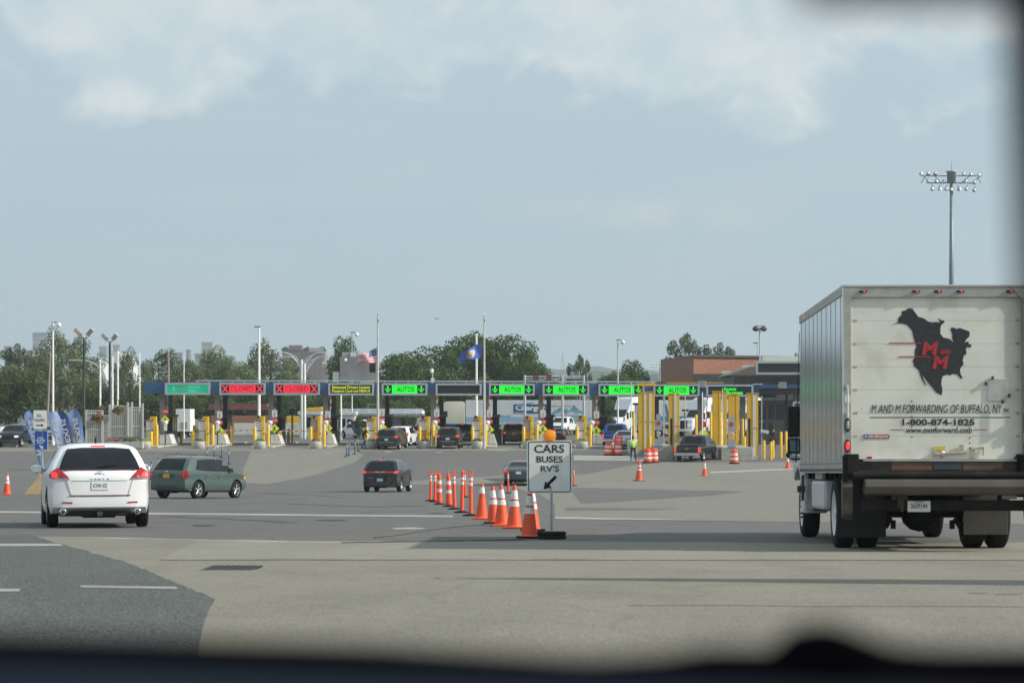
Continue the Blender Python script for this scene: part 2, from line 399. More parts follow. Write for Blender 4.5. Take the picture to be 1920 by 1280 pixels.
def crack(pts, wd=.5):
    P = []
    for a, b in zip(pts[:-1], pts[1:]): P += wob(a, b, 5, .7)[:-1]
    P.append(pts[-1]); up = [(x, y - wd * (.5 + .5 * rnd.random())) for x, y in P]; dn = [(x, y + wd * (.5 + .5 * rnd.random())) for x, y in P[::-1]]
    sheet('crack_seal', up + dn, M_SEAL, .0055)
crack([(700, 1008), (760, 1001), (850, 988), (905, 984), (985, 976)]); crack([(300, 968), (420, 972), (560, 980)], .35); crack([(540, 944), (700, 950), (800, 948)], .3)
crack([(10, 880), (110, 884), (200, 886)], .3); crack([(480, 925), (590, 928), (640, 934)], .3)
def stain(cx, cy, rx, ry, m, dz, seed):
    r = random.Random(seed); sheet('oil_stain', [(cx + rx * math.cos(a) * r.uniform(.7, 1.1), cy + ry * math.sin(a) * r.uniform(.7, 1.1)) for a in np.linspace(0, 6.28, 19)[:-1]], m, dz)
for a in ((1835, 1112, 22, 1.6, 1), (1890, 1114, 26, 1.6, 2), (820, 1084, 8, 1.0, 3)): stain(a[0], a[1], a[2], a[3], M_STAIN, .0072, a[4])
for a in ((620, 975, 30, 1.2, 11), (380, 985, 26, 1.5, 12), (820, 962, 22, .8, 13)): stain(a[0], a[1], a[2], a[3], M_SEAL, .0052, a[4])

# drain grate in the apron
def drain():
    a = G(383, 1063.5); b = G(487, 1069.5); cx, cy = (a.x + b.x) / 2, (a.y + b.y) / 2
    t = thing('drain_grate', 'iron drain grate set in the pale concrete apron', 'drain', (cx, cy, gz(cy) + .006), R(-3))
    w_, d_ = .56, .85
    p = MB().box((0, 0, .001), (w_, d_, .004)); p.build('pit', SBLACK, t)
    q = MB()
    for k in range(-4, 5): q.box((k * w_ / 9, 0, .006), (.018, d_, .006))
    for k in range(-3, 4): q.box((0, k * d_ / 7, .007), (w_, .02, .006))
    q.build('grille', DARK, t)
drain()

# ------------------------------------------------------------ vehicles
def poly_patch(name, poly, fn, mats, parent, cuts=2, thick=.02, lift=.006):
    """polygon in a 2-D domain laid over a surface fn(a, b, lift) -> Vector, given thickness into the body"""
    bm = bmesh.new(); bm.faces.new([bm.verts.new((a, b, 0)) for a, b in poly])
    bmesh.ops.triangulate(bm, faces=bm.faces)
    for _ in range(cuts): bmesh.ops.subdivide_edges(bm, edges=[e for e in bm.edges if e.calc_length() > .12], cuts=1, use_grid_fill=True); bmesh.ops.triangulate(bm, faces=bm.faces)
    bm.verts.ensure_lookup_table(); bm.verts.index_update()
    src = [(v.co.x, v.co.y) for v in bm.verts]; n = len(src)
    top = [fn(a, b, lift) for a, b in src]; bot = [fn(a, b, lift - thick) for a, b in src]
    F_ = [tuple(v.index for v in f.verts) for f in bm.faces]
    Bd = [(e.verts[0].index, e.verts[1].index) for e in bm.edges if len(e.link_faces) == 1]
    bm.free()
    m = MB(); m.add(top + bot, F_ + [tuple(i + n for i in f)[::-1] for f in F_] + [(a, b, b + n, a + n) for a, b in Bd])
    return m.build(name, mats, parent)

def wheel_mesh(r=.34, w_=.22, kind='alloy', rimcol=None):
    k = 'wheel_%s_%.2f_%.2f' % (kind, r, w_)
    t = MB(); h = w_ / 2
    t.lathe([(r * .66, -h), (r * .9, -h), (r * .985, -h * .8), (r, -h * .4), (r, h * .4), (r * .985, h * .8), (r * .9, h), (r * .66, h)], 26, axis='x', cap=False)
    t.lathe([(r * .66, h), (r * .66, -h)], 26, axis='x', cap=False)
    q = MB(); rr = r * .665
    q.lathe([(rr, -h * .8), (rr * .93, h * .82), (rr, h * .96)], 26, axis='x', cap=False)
    q.lathe([(.01, h * .1), (rr * .95, h * .1)], 20, axis='x', mi=1, cap=False)
    q.lathe([(.01, h * .86), (rr * .2, h * .86), (rr * .25, h * .3)], 12, axis='x', cap=False)
    if kind == 'alloy':
        for s in range(5):
            a = s * 2 * math.pi / 5 + .3
            for da in (-.16, .16):
                c0 = (h * .72, rr * .15 * math.cos(a), rr * .15 * math.sin(a)); c1 = (h * .78, rr * .92 * math.cos(a + da), rr * .92 * math.sin(a + da))
                q.cyl(c0, c1, rr * .11, rr * .085, 6)
    else:
        q.lathe([(.01, h * .5), (rr * .5, h * .62), (rr * .9, h * .25)], 20, axis='x', cap=False)
        for s in range(8):
            a = s * math.pi / 4; q.cyl((h * .55, rr * .36 * math.cos(a), rr * .36 * math.sin(a)), (h * .75, rr * .36 * math.cos(a), rr * .36 * math.sin(a)), .02, .012, 6)
    return t, q
RIM = mat('alloy_rim', (.55, .56, .58), .3, .9, .1, 8)
def add_wheel(parent, x, y, r, w_, side, kind='alloy', steer=0.0, z=None, gap=0):
    t, q = wheel_mesh(r, w_, kind)
    o = t.build('wheel', BLACK, parent, (x, y, r if z is None else z), steer + (math.pi if side < 0 else 0)); q.build('rim', [RIM, SBLACK], o)
    return o

def car(name, label, cat, X, Y, yaw, paint, L_=4.7, W=1.85, H=1.65, prof=None, belt=.98, zb=.3, r=.34, wy=(.95, 3.65), side_win=None, rear_win=None,
        lights=None, on=True, tumble=.16, plate=(.4, .45, .65), roofbox=False, high=True, front=None, bumper_dark=.0, group=None, mirror=True, extras=None, glass=GLASS, taper=.12, seats=False, wkind='alloy', hatch=(.02, .8)):
    """a car whose local origin is on the ground under its rear end, nose along +Y"""
    z0 = gz(Y)
    T = thing(name, label, cat, (X, Y, z0), yaw, group)
    # follow the slope of the ground
    slope = math.atan((gz(Y + 3) - gz(Y)) / 3); T.rotation_euler = (slope, 0, yaw)
    py = [p[0] for p in prof]; pz = [p[1] for p in prof]; hw = W / 2
    nS = int(L_ / .075)
    ys_ = np.linspace(0, L_, nS)
    ztop = np.interp(ys_, py, pz)
    kz = np.array([.25, .5, .25]); zt = np.convolve(np.pad(ztop, 1, 'edge'), kz, 'valid'); zt = np.convolve(np.pad(zt, 1, 'edge'), kz, 'valid'); zt = np.convolve(np.pad(zt, 1, 'edge'), kz, 'valid'); zt[0] = ztop[0]; zt[-1] = ztop[-1]
    def ZT(y): return float(np.interp(y, ys_, zt))
    def ZB(y):
        e = max(0, .35 - y, y - (L_ - .45)); return zb + e * .35
    def Wd(y, z):
        a = hw
        if z > belt: a -= tumble * min(1, (z - belt) / (H - belt)) ** 1.15
        lo = .55
        if z < lo: a -= .05 * ((lo - z) / (lo - zb + .01)) ** 2
        # slight waist crease
        a -= .018 * math.exp(-((z - .78) / .09) ** 2)
        d = max(0, 1 - y / .9); a -= taper * .75 * d ** 2
        d = max(0, 1 - (L_ - y) / 1.1); a -= taper * .8 * d ** 2
        return a
    def warp(x, y, z):
        t = min(1, abs(x) / hw)
        y2 = y + .16 * t ** 4 * math.exp(-y / .5) - .3 * t ** 3 * math.exp(-(L_ - y) / .45)
        # soft bumper roll at tail and nose
        if y < .25: y2 += .05 * (max(0, (.5 - z)) / .25) ** 2 * (1 - y / .25)
        return Vector((x, y2, z))
    nz = 12; nv = 12
    edge = .065
    m = MB(); V = {}; vs = []
    def vert(key, p):
        if key not in V: V[key] = len(vs); vs.append(p)
        return V[key]
    fr = [0, .06, .16, .28, .4, .5, .6, .7, .8, .88, .94, .98, 1]
    def side_pt(i, j, s):
        y = ys_[i]; a = ZB(y); b = ZT(y) - edge; z = a + (b - a) * fr[j]
        ww = Wd(y, z) - (.03 if j == len(fr) - 1 else 0)
        return warp(s * ww, y, z)
    J = len(fr)
    Fc = []
    for s in (-1, 1):
        for i in range(nS):
            for j in range(J): vert((s, i, j), side_pt(i, j, s))
        for i in range(nS - 1):
            for j in range(J - 1): Fc.append((V[s, i, j], V[s, i + 1, j], V[s, i + 1, j + 1], V[s, i, j + 1]))
    def top_pt(i, k):
        y = ys_[i]; v = -1 + 2 * k / nv; ww = Wd(y, ZT(y) - edge) - .03
        return warp(v * ww, y, ZT(y) - edge * abs(v) ** 5 - .0)
    for i in range(nS):
        for k in range(1, nv): vert(('t', i, k), top_pt(i, k)); vert(('b', i, k), warp((-1 + 2 * k / nv) * Wd(ys_[i], ZB(ys_[i])), ys_[i], ZB(ys_[i])))
    def tk(c, i, k):
        if k == 0: return V[-1, i, J - 1 if c == 't' else 0]
        if k == nv: return V[1, i, J - 1 if c == 't' else 0]
        return V[c, i, k]
    for i in range(nS - 1):
        for k in range(nv):
            Fc.append((tk('t', i, k), tk('t', i, k + 1), tk('t', i + 1, k + 1), tk('t', i + 1, k)))
            Fc.append((tk('b', i, k), tk('b', i + 1, k), tk('b', i + 1, k + 1), tk('b', i, k + 1)))
    for e, i in (('r', 0), ('f', nS - 1)):
        def ek(j, k):
            if k == 0: return V[-1, i, j]
            if k == nv: return V[1, i, j]
            if j == 0: return V['b', i, k]
            if j == J - 1: return V['t', i, k]
            y = ys_[i]; z = ZB(y) + (ZT(y) - edge - ZB(y)) * fr[j]
            return vert((e, j, k), warp((-1 + 2 * k / nv) * Wd(y, z), y, z))
        for j in range(J - 1):
            for k in range(nv): Fc.append((ek(j, k), ek(j, k + 1), ek(j + 1, k + 1), ek(j + 1, k)))
    m.add(vs, Fc, 0, True)
    body = m.build('body', [paint, SBLACK], T, smooth=True)
    # wheel wells cut out of the body
    cut = MB()
    for y in wy:
        for s in (-1, 1): cut.cyl((s * (hw - .3), y, r), (s * (hw + .3), y, r), r * 1.21, r * 1.21, 28)
    co = cut.build('well_cutter', SBLACK, T)
    bm = bmesh.new(); bm.from_mesh(co.data); bmesh.ops.remove_doubles(bm, verts=bm.verts, dist=.001); bmesh.ops.recalc_face_normals(bm, faces=bm.faces); bm.to_mesh(co.data); bm.free()
    md = body.modifiers.new('b', 'BOOLEAN'); md.operation = 'DIFFERENCE'; md.solver = 'EXACT'; md.object = co
    dg = bpy.context.evaluated_depsgraph_get(); me = bpy.data.meshes.new_from_object(body.evaluated_get(dg))
    body.modifiers.clear(); old = body.data
    if len(me.polygons) > 50:
        body.data = me; me.name = 'body'; bpy.data.meshes.remove(old)
        me.set_sharp_from_angle(angle=R(38))
    bpy.data.objects.remove(co)
    for y in wy:      # dark liner inside each wheel well
        for s in (-1, 1):
            q = MB(); q.lathe([(r * 1.2, -.14), (r * 1.2, .12)], 20, (s * (hw - .19), y, r), 'x', cap=False); q.lathe([(.01, -.0), (r * 1.2, -.0)], 20, (s * (hw - .3), y, r), 'x', cap=False)
            q.v = [(a, b, max(c_, zb - .02)) for a, b, c_ in q.v]; q.build('wheel_arch_liner', SBLACK, T, norm=False)
    # surface functions
    def side_fn(s):
        def f_(y, z, lift):
            p = warp(s * (Wd(y, z) - (.02 if z > ZT(y) - .06 else 0)), y, z); p.x += s * lift; return p
        return f_
    zi = zt; r_end = np.argmax(zt > H - .1) + 2
    def rear_y(z):
        if z <= ZT(0): return 0.0
        return float(np.interp(z, zt[:r_end], ys_[:r_end]))
    def rear_fn(x, z, lift):
        y = rear_y(z) + .0; p = warp(x, y, z); p.z += 0
        sl = .0 if z <= ZT(0) else 1.0
        p.y -= lift; p.z += lift * .3 * sl
        p.y += max(0, (abs(x) / hw) ** 5) * .02
        return p
    f_start = len(zt) - 1 - np.argmax(zt[::-1] > H - .1) - 2
    def front_fn(x, z, lift):
        if z <= ZT(L_): y = L_
        else: y = float(np.interp(-z, -zt[f_start:], ys_[f_start:]))
        p = warp(x, y, z); p.y += lift; return p
    if side_win:
        zlo = min(p[1] for w_ in side_win for p in w_); zhi = max(p[1] for w_ in side_win for p in w_)
        if len(side_win) > 1:
            for wa, wb in zip(side_win[:-1], side_win[1:]):
                ya, yb = max(p[0] for p in wa), min(p[0] for p in wb)
                for s in (-1, 1): poly_patch('pillar_trim', [(ya - .02, zlo + .02), (yb + .02, zlo + .02), (yb + .02, zhi - .03), (ya - .02, zhi - .03)], side_fn(s), SBLACK, T, 1, .02, .002)
        for wpoly in side_win:
            for s in (-1, 1): poly_patch('side_window', wpoly, side_fn(s), glass, T, 1, .02, .004)
    for wpoly in (rear_win or []):
        poly_patch('rear_window', wpoly, rear_fn, glass, T, 3, .03, .012)
    for kind, poly in (lights or []):
        mm = TAILON if kind == 'on' else (TAIL if kind == 'red' else (RIM if kind == 'white' else (SBLACK if kind == 'black' else (CHROME if kind == 'chrome' else AMBER))))
        nm = {'on': 'tail_light', 'red': 'tail_light', 'white': 'reversing_light', 'black': 'trim', 'chrome': 'chrome_strip', 'amber': 'indicator'}[kind]
        for s in (-1, 1):
            pp = [(s * a, b) for a, b in poly]
            if all(abs(a) < 1e-6 or True for a, b in poly): poly_patch(nm, pp if s > 0 else pp[::-1], rear_fn, mm, T, 2, .03, .016 if kind != 'on' else .019)
            if min(a for a, b in poly) <= 0: break
    if plate:
        pw, ph, pzc = plate[0], .15, plate[1]
        pm = plate[2] if len(plate) > 2 and not isinstance(plate[2], float) else SWHITE
        P0 = rear_fn(0, pzc, .007)
        pl = MB().box((0, P0.y, pzc), (.31, .012, .155)).build('licence_plate', pm, T)
        if len(plate) > 3: letters('lettering', plate[3], mat('plate_blue', (.03, .07, .3), .5), pl, 0, P0.y - .007, pzc, .25, .075, depth=.002)
    if high:
        zc = H - .06; y = rear_y(zc) - .01
        p = MB(); p.box((0, y - .02, zc - .015), (.2 if high is True else high, .05, .035)); p.build('high_brake_light', TAILON, T)
    for y in wy:
        for s in (-1, 1):
            st = 0
            add_wheel(T, s * (hw - .115), y, r, .21, s, wkind)
    if mirror:
        ym = mirror if not isinstance(mirror, bool) else L_ * .655
        for s in (-1, 1):
            q = MB(); q.ball((s * (hw + .1), ym, belt + .09), .1, 10, 0, (1.25, .6, .85)); q.cyl((s * (hw - .06), ym + .05, belt + .0), (s * (hw + .06), ym, belt + .05), .03, .03, 6)
            q.box((s * (hw + .1), ym - .058, belt + .09), (.17, .012, .12), 0, 1)
            q.build('door_mirror', [paint, CHROME], T)
    # dark underside so daylight does not show through below the sills
    u = MB(); u.box((0, L_ / 2, zb + .03), (W - .5, L_ - .7, .16)); u.cyl((-.3, .35, zb - .01), (.3, .35, zb - .01), .07, .07, 8); u.build('underbody', SBLACK, T)
    if roofbox:
        for s in (-1, 1):
            q = MB(); xx = s * (hw - tumble - .06)
            ya, yb = roofbox
            q.tube([(xx, ya, H - .03), (xx, ya + .15, H + .045), (xx, (ya + yb) / 2, H + .06), (xx, yb - .2, H + .045), (xx, yb, H - .04)], .018, 6)
            q.build('roof_rail', DARK, T)
    if extras: extras(T, rear_fn, side_fn, front_fn, hw, paint)
    return T
def paintm(name, c, metal=.3, rough=.32): return mat(name, c, rough, metal, .03, 2, coat=.5)
P_WHITE = paintm('car_paint_white', (.78, .79, .8), 0, .28)
P_GREEN = paintm('car_paint_sage_green', (.082, .125, .115), .4)
P_BLACK = paintm('car_paint_black', (.007, .008, .01), .0)
P_NAVY = paintm('car_paint_midnight', (.012, .018, .03), .2)
P_CHAR = paintm('car_paint_charcoal', (.022, .028, .037), .2)
P_GREY = paintm('car_paint_slate', (.06, .085, .11), .3)
P_BLUE = paintm('car_paint_blue', (.01, .06, .26), .3)
P_SILVER = paintm('car_paint_silver', (.35, .38, .41), .6)
P_BROWN = paintm('car_paint_brown', (.035, .025, .02), .3)

SUV = [(0, .93), (.03, 1.03), (.1, 1.1), (.42, 1.56), (.52, 1.61), (.9, 1.64), (2.2, 1.65), (2.75, 1.58), (3.05, 1.42), (3.55, 1.08), (3.9, 1.03), (4.4, .92), (4.6, .78), (4.7, .62)]
def suvprof(L_, H, tail=.45, hoodz=1.05, beltr=1.05):
    k = L_ / 4.7
    return [(0, beltr - .1), (.03, beltr), (tail * .3, beltr + .1), (tail * .92, H - .12), (tail + .12, H - .035), (.95 * k, H - .008), (2.1 * k, H), (2.75 * k, H - .06), (3.05 * k, H - .2), (3.6 * k, hoodz + .03), (3.9 * k, hoodz), (4.5 * k, hoodz - .09), (4.64 * k, hoodz - .2), (L_, hoodz - .36)]
def suv_side(L_, H, belt, tail):
    k = L_ / 4.7
    return [[(tail + .32, belt + .1), (1.42 * k, belt + .05), (1.42 * k, H - .14), (tail + .62, H - .16)],
            [(1.5 * k, belt + .05), (2.3 * k, belt + .03), (2.3 * k, H - .12), (1.5 * k, H - .13)],
            [(2.38 * k, belt + .03), (3.32 * k, belt + .04), (2.92 * k, H - .2), (2.7 * k, H - .14), (2.38 * k, H - .12)]]

# white crossover in the left foreground, brake lights on
def venza_extras(T, rf, sf, ff, hw, paint):
    q = MB().cyl((-.02, 1.1, 1.6), (-.02, 1.02, 1.72), .022, .008, 6); q.build('antenna', SBLACK, T)
    for s in (-1, 1):
        q = MB(); q.lathe([(.045, -.03), (.06, -.03), (.065, .02), (.06, .12), (.045, .12)], 16, (s * .68, .02, .31), 'y', cap=False); q.build('exhaust_tip', CHROME, T)
    q = MB(); q.box((0, .16, .28), (1.15, .1, .07)); q.box((-.1, .25, .24), (.5, .1, .05)); q.build('bumper_valance', SBLACK, T)
    e = MB(); e.lathe([(.052, -.004), (.062, -.004), (.062, .004), (.052, .004)], 24, (0, 0, 0), 'y', cap=False)
    for v in e.v: pass
    e.v = [(x * 1.3, y, z) for x, y, z in e.v]
    e.lathe([(.018, -.004), (.026, -.004), (.026, .004), (.018, .004)], 16, (0, 0, .02), 'y', cap=False); e.box((0, 0, -.02), (.012, .006, .055)); 
    P0 = rf(0, 1.0, .006); e.build('emblem', CHROME, T, (0, P0.y, 1.005))
    P1 = rf(0, .93, .006); letters('lettering', 'V E N Z A', CHROME, T, 0, P1.y, .915, .34, .028, depth=.004)
    for s in (-1, 1):
        poly_patch('reflector', [(s * .5, .465), (s * .69, .47), (s * .69, .495), (s * .51, .49)], rf, TAIL, T, 0, .02, .012)
    poly_patch('tailgate_seam', [(-.55, .6), (.55, .6), (.56, .618), (-.56, .618)], rf, mat('seam_maroon', (.12, .05, .05), .5), T, 2, .03, .016)
    poly_patch('garnish', [(-.66, 1.075), (.66, 1.075), (.66, 1.09), (-.66, 1.09)], rf, mat('garnish_dark', (.1, .02, .03), .4), T, 2, .02, .014)
    for s in (-1, 1):
        pp = [(s * .6, .9), (s * .612, .9), (s * .53, .63), (s * .518, .63)]
        poly_patch('tailgate_seam', pp if s > 0 else pp[::-1], rf, ALU, T, 2, .03, .012)  # grey seam lines also paint the shadows that shape the tailgate
    poly_patch('crease_line', [(-.5, .885), (.5, .885), (.5, .893), (-.5, .893)], rf, ALU, T, 2, .03, .012)  # grey strip painted for the shade along the crease
    w_ = MB(); a = rf(-.05, 1.13, .03); b = rf(.3, 1.17, .03); w_.cyl(a, b, .01, .007, 6); w_.build('rear_wiper', SBLACK, T)
    q = MB(); q.box((0, .1, .27), (.1, .1, .08)); q.build('tow_cover', DARK, T)
vy = 43.4
car('crossover_car', 'white crossover with lit tail lamps and twin exhausts, nearest car at the left', 'car', PX(203, vy) + .0, vy - .85, R(13.5), P_WHITE,
    4.8, 1.905, 1.6, suvprof(4.8, 1.6, .62, 1.05, 1.06), 1.02, .27, .365, (.98, 3.76), suv_side(4.8, 1.6, 1.02, .62),
    [[(-.75, 1.09), (.75, 1.09), (.68, 1.28), (.58, 1.475), (.3, 1.5), (-.3, 1.5), (-.58, 1.475), (-.68, 1.28)]],
    [('red', [(.56, .93), (.92, .935), (.93, 1.0), (.86, 1.07), (.76, 1.13), (.66, 1.03)]), ('white', [(.55, .905), (.9, .905), (.9, .932), (.57, .93)]), ('on', [(.77, .94), (.88, .945), (.89, 1.03), (.82, 1.05), (.77, 1.0)])],
    plate=(.4, .79, SWHITE, 'ICHW 432'), extras=venza_extras, mirror=3.15, tumble=.31, high=.26)

# sage green wagon turning right
def forester_extras(T, rf, sf, ff, hw, paint):
    for s in (-1, 1):
        poly_patch('headlight', [(L, z) for L, z in ((4.25, .78), (4.42, .74), (4.44, .84), (4.2, .9))], sf(s), AMBER, T, 1, .03, .012)
        poly_patch('sill_cladding', [(1.32, .3), (3.1, .3), (3.1, .37), (1.32, .37)], sf(s), DARK, T, 2, .02, .012)
        for y in (1.55, 2.45):
            MB().box((s * (hw + .01), y, .93), (.03, .16, .03)).build('door_handle', CHROME, T)
        for y in (1.37, 2.28):
            poly_patch('door_seam', [(y, .4), (y + .012, .4), (y + .012, 1.0), (y, 1.0)], sf(s), SBLACK, T, 1, .01, .003)
    poly_patch('lower_bumper', [(-.8, .33), (.8, .33), (.82, .52), (-.82, .52)], rf, DARK, T, 2, .03, .012)
    poly_patch('plate_recess', [(-.34, .8), (.34, .8), (.38, .98), (-.38, .98)], rf, mat('recess_shade_green', (.04, .07, .06), .5), T, 1, .02, .006)  # flat patch; the darker green paints the shade of a recess
    MB().ball((0, rf(0, 1.04, .02).y, 1.05), .05, 8, 0, (1.4, .3, .6)).build('emblem', CHROME, T)
fy = GD(934)
car('station_wagon', 'sage green wagon with roof rails turning right beyond the white crossover', 'car', PX(317, fy), fy - .8, R(-27), P_GREEN,
    4.6, 1.8, 1.68, suvprof(4.6, 1.68, .52, 1.08, 1.1), 1.04, .3, .35, (.93, 3.57), suv_side(4.6, 1.68, 1.04, .38),
    [[(-.68, 1.13), (.68, 1.13), (.62, 1.3), (.55, 1.56), (-.55, 1.56), (-.62, 1.3)]],
    [('red', [(.62, .8), (.9, .8), (.92, .93), (.9, 1.1), (.68, 1.08)]), ('white', [(.64, .9), (.86, .9), (.86, .96), (.64, .96)])],
    plate=(.4, .89, mat('plate_gold', (.75, .33, .03), .5)), roofbox=(.75, 2.9), extras=forester_extras, mirror=3.05, high=False, tumble=.24)

# black car with full-width lamp bar
def mk_extras(T, rf, sf, ff, hw, paint):
    poly_patch('lamp_bar', [(-.72, .985), (.72, .985), (.72, 1.05), (-.72, 1.05)], rf, TAIL, T, 3, .03, .014)
    poly_patch('lamp_point', [(-.06, .99), (0, .88), (.06, .99)], rf, TAIL, T, 0, .03, .018)
    for s in (-1, 1):
        poly_patch('grille_chrome', [(s * .05, 1.01), (s * .26, 1.025), (s * .26, 1.045), (s * .05, 1.045)], rf, CHROME, T, 0, .03, .022)
        poly_patch('reflector', [(s * .3, .585), (s * .62, .585), (s * .62, .61), (s * .3, .61)], rf, TAIL, T, 0, .02, .01)
    letters('badge', 'LINCOLN', CHROME, T, -.5, rf(-.5, .74, .02).y, .74, .27, .04)
    letters('badge', 'MKT', CHROME, T, .5, rf(.5, .72, .02).y, .71, .14, .04)
    poly_patch('lower_bumper', [(-.75, .3), (.75, .3), (.8, .5), (-.8, .5)], rf, DARK, T, 2, .03, .012)
    MB().cyl((0, 1.2, 1.68), (0, 1.12, 1.8), .02, .008, 6).build('antenna', SBLACK, T)
ly = 118
car('crossover_car', 'black crossover with a full-width red lamp bar, alone in the middle lanes', 'car', PX(714, ly), ly - .9, R(-6.5), P_BLACK,
    5.0, 1.93, 1.7, suvprof(5.0, 1.7, .6, 1.08, 1.1), 1.04, .3, .37, (1.0, 3.98), suv_side(5.0, 1.7, 1.04, .6),
    [[(-.74, 1.12), (.74, 1.12), (.66, 1.35), (.57, 1.56), (-.57, 1.56), (-.66, 1.35)]],
    [('on', [(.72, .97), (.9, .98), (.91, 1.08), (.74, 1.06)])], plate=(.4, .63, mat('plate_pale_blue', (.3, .45, .6), .5)), extras=mk_extras, mirror=3.2, high=.3, tumble=.27)

# ------------------------------------------------------------ white box truck in the right foreground
def hero_truck():
    Y0 = 30.0; yaw = R(-1.75)
    T = thing('box_truck', 'white box truck with a black continent map and red letters on its roll-up door', 'truck', (PX(1583, Y0) + 1.22 * math.cos(yaw), Y0, gz(Y0)), yaw)
    T.rotation_euler = (-.0281, 0, yaw)
    door_m = mat('door_cream', (.73, .715, .635), .5, 0, .05, 2, dirt=(.44, .4, .32), dscale=2.6, damt=.42)
    frame_m = mat('box_frame_aluminium', (.4, .4, .37), .5, .25, .1, 4, dirt=(.2, .19, .16), dscale=5, damt=.4)
    skin = mat('polished_side_skin', (.6, .66, .72), .15, .9, .2, 2.5, bump=.04, dirt=(.22, .27, .31), dscale=1.6, damt=.75, stretch=(1, 3.5, .35))  # bluish dark streaks in the colour imitate reflections in the polished side
    black = mat('truck_black', (.008, .008, .009), .7, 0, .25, 6, dirt=(.05, .04, .03), dscale=4, damt=.35, spec=.25)
    grime = mat('grimy_steel', (.05, .042, .035), .7, .1, .3, 5, dirt=(.16, .1, .055), dscale=6, damt=.6)
    plat = mat('platform_steel', (.11, .1, .078), .55, .3, .15, 2, dirt=(.1, .085, .07), dscale=3, damt=.5)
    red = mat('graphic_red', (.42, .03, .045), .45); wood = mat('bed_wood', (.13, .075, .05), .8, 0, .3, 3)
    hw = 1.22; zb, zt, Lb = 1.03, 3.5, 5.95
    # body box: roof, sides, front and floor as one shell
    b = MB(); b.b2((-hw, .03, zb + .14), (-hw + .05, Lb, zt - .1)); b.b2((hw - .05, .03, zb + .14), (hw, Lb, zt - .1)); b.b2((-hw + .05, Lb - .05, zb + .1), (hw - .05, Lb, zt - .1))
    b.b2((-hw + .01, .03, zt - .1), (hw - .01, Lb, zt - .02)); b.b2((-hw + .05, .1, zb), (hw - .05, Lb - .06, zb + .1))
    b.build('box_body', skin, T)
    # vertical seams with rivets along the shaded side
    for s in (-1, 1):
        q = MB()
        for k in range(10):
            y = .3 + k * .6; q.b2((s * hw, y, zb + .16), (s * (hw + .004), y + .014, zt - .13))
            for j in range(24): q.b2((s * hw, y + .02, zb + .2 + j * .09), (s * (hw + .003), y + .03, zb + .21 + j * .09))
        q.build('side_seams', mat('seam_metal', (.3, .31, .32), .35, .7, .1, 5), T)
    # top and bottom rails along the sides, and the front top rail
    q = MB()
    for s in (-1, 1):
        q.b2((s * (hw - .004), .02, zt - .13), (s * (hw + .014), Lb, zt - .01)); q.b2((s * (hw - .004), .02, zb), (s * (hw + .014), Lb, zb + .17))
    q.b2((-hw + .02, Lb - .02, zt - .1), (hw - .02, Lb + .03, zt - .03)); q.build('side_rails', frame_m, T)
    q = MB()
    for s in (-1, 1):
        for k in range(46):
            y = .1 + k * .127; q.b2((s * (hw + .014), y, zb + .02), (s * (hw + .019), y + .03, zb + .06)); q.b2((s * (hw + .014), y + .04, zb + .12), (s * (hw + .018), y + .055, zb + .135))
    q.build('rail_rivets', black, T)
    for s in (-1, 1): MB().box((s * (hw + .02), Lb - .9, zt - .07), (.02, .09, .04)).build('side_marker', AMBER, T)
    # rear frame
    q = MB(); q.b2((-hw, 0, zb + .16), (-hw + .105, .06, zt - .165)); q.b2((hw - .105, 0, zb + .16), (hw, .06, zt - .165)); q.b2((-hw, 0, zt - .165), (hw, .06, zt - .02))
    q.build('rear_frame', frame_m, T, bevel=.006)
    q = MB(); q.b2((-hw - .01, -.012, zt - .02), (hw + .01, .1, zt + .0)); q.b2((-hw - .012, -.008, zb + .16), (-hw + .004, .02, zt - .02)); q.b2((hw - .004, -.008, zb + .16), (hw + .012, .02, zt - .02)); q.build('corner_trim', ALU, T)
    for s in (-1, 1): MB().prism([(s * hw * .995, zt - .3), (s * hw * .995, zt - .022), (s * (hw - .25), zt - .022)], -.004, -.001).build('corner_gusset', frame_m, T)
    for x in (-hw + .26, -.27, .02, .31, hw - .26):
        o = MB().box((x, -.012, zt - .09), (.1, .02, .026)).build('marker_lamp', SBLACK, T, bevel=.004); MB().ball((x + .015, -.024, zt - .09), .014, 8, 0, (1.3, .5, .7)).build('lens', TAILON, o)
    # roll-up door of seven panels
    dl, dr, db, dt = -hw + .105, hw - .105, zb + .18, zt - .165
    q = MB(); ph = (dt - db) / 7
    for k in range(7): q.b2((dl, .1, db + k * ph + .0012), (dr, .14, db + (k + 1) * ph - .0012))
    q.b2((dl, .115, db), (dr, .139, dt), 1)
    D = q.build('roll_up_door', [door_m, mat('door_gap', (.46, .44, .36), .7)], T, bevel=0); D.location.y = -.062
    q = MB()
    for k in range(1, 7):
        for x in (dl + .03, dr - .08): MB().b2((x, .097, db + k * ph - .014), (x + .05, .1, db + k * ph + .014)).build('hinge', mat('hinge_metal', (.4, .38, .32), .6, .3, .3, 10), D)
    q = MB()
    for s in (dl + .14, -.35, .38, dr - .16):
        for k in range(14): q.ball((s + .002, .1, db + .1 + k * (dt - db - .15) / 14), .006, 6, 0, (1, .5, 1))
    q.build('rivets', mat('hinge_metal', (.4, .38, .32), .6, .3, .3, 10), D)
    for (px, pz0, n) in ((1712, 752, 8), (1820, 792, 6)):   # rusty bolt holes
        q = MB()
        for k in range(n): 
            yy = pz0 + k * 9.5; q.ball((DX(px), .1, DZ(yy)), .011, 7, 0, (1, .4, 1))
        q.build('rust_bolt', mat('rust', (.12, .06, .03), .8, 0, .4, 20), D)
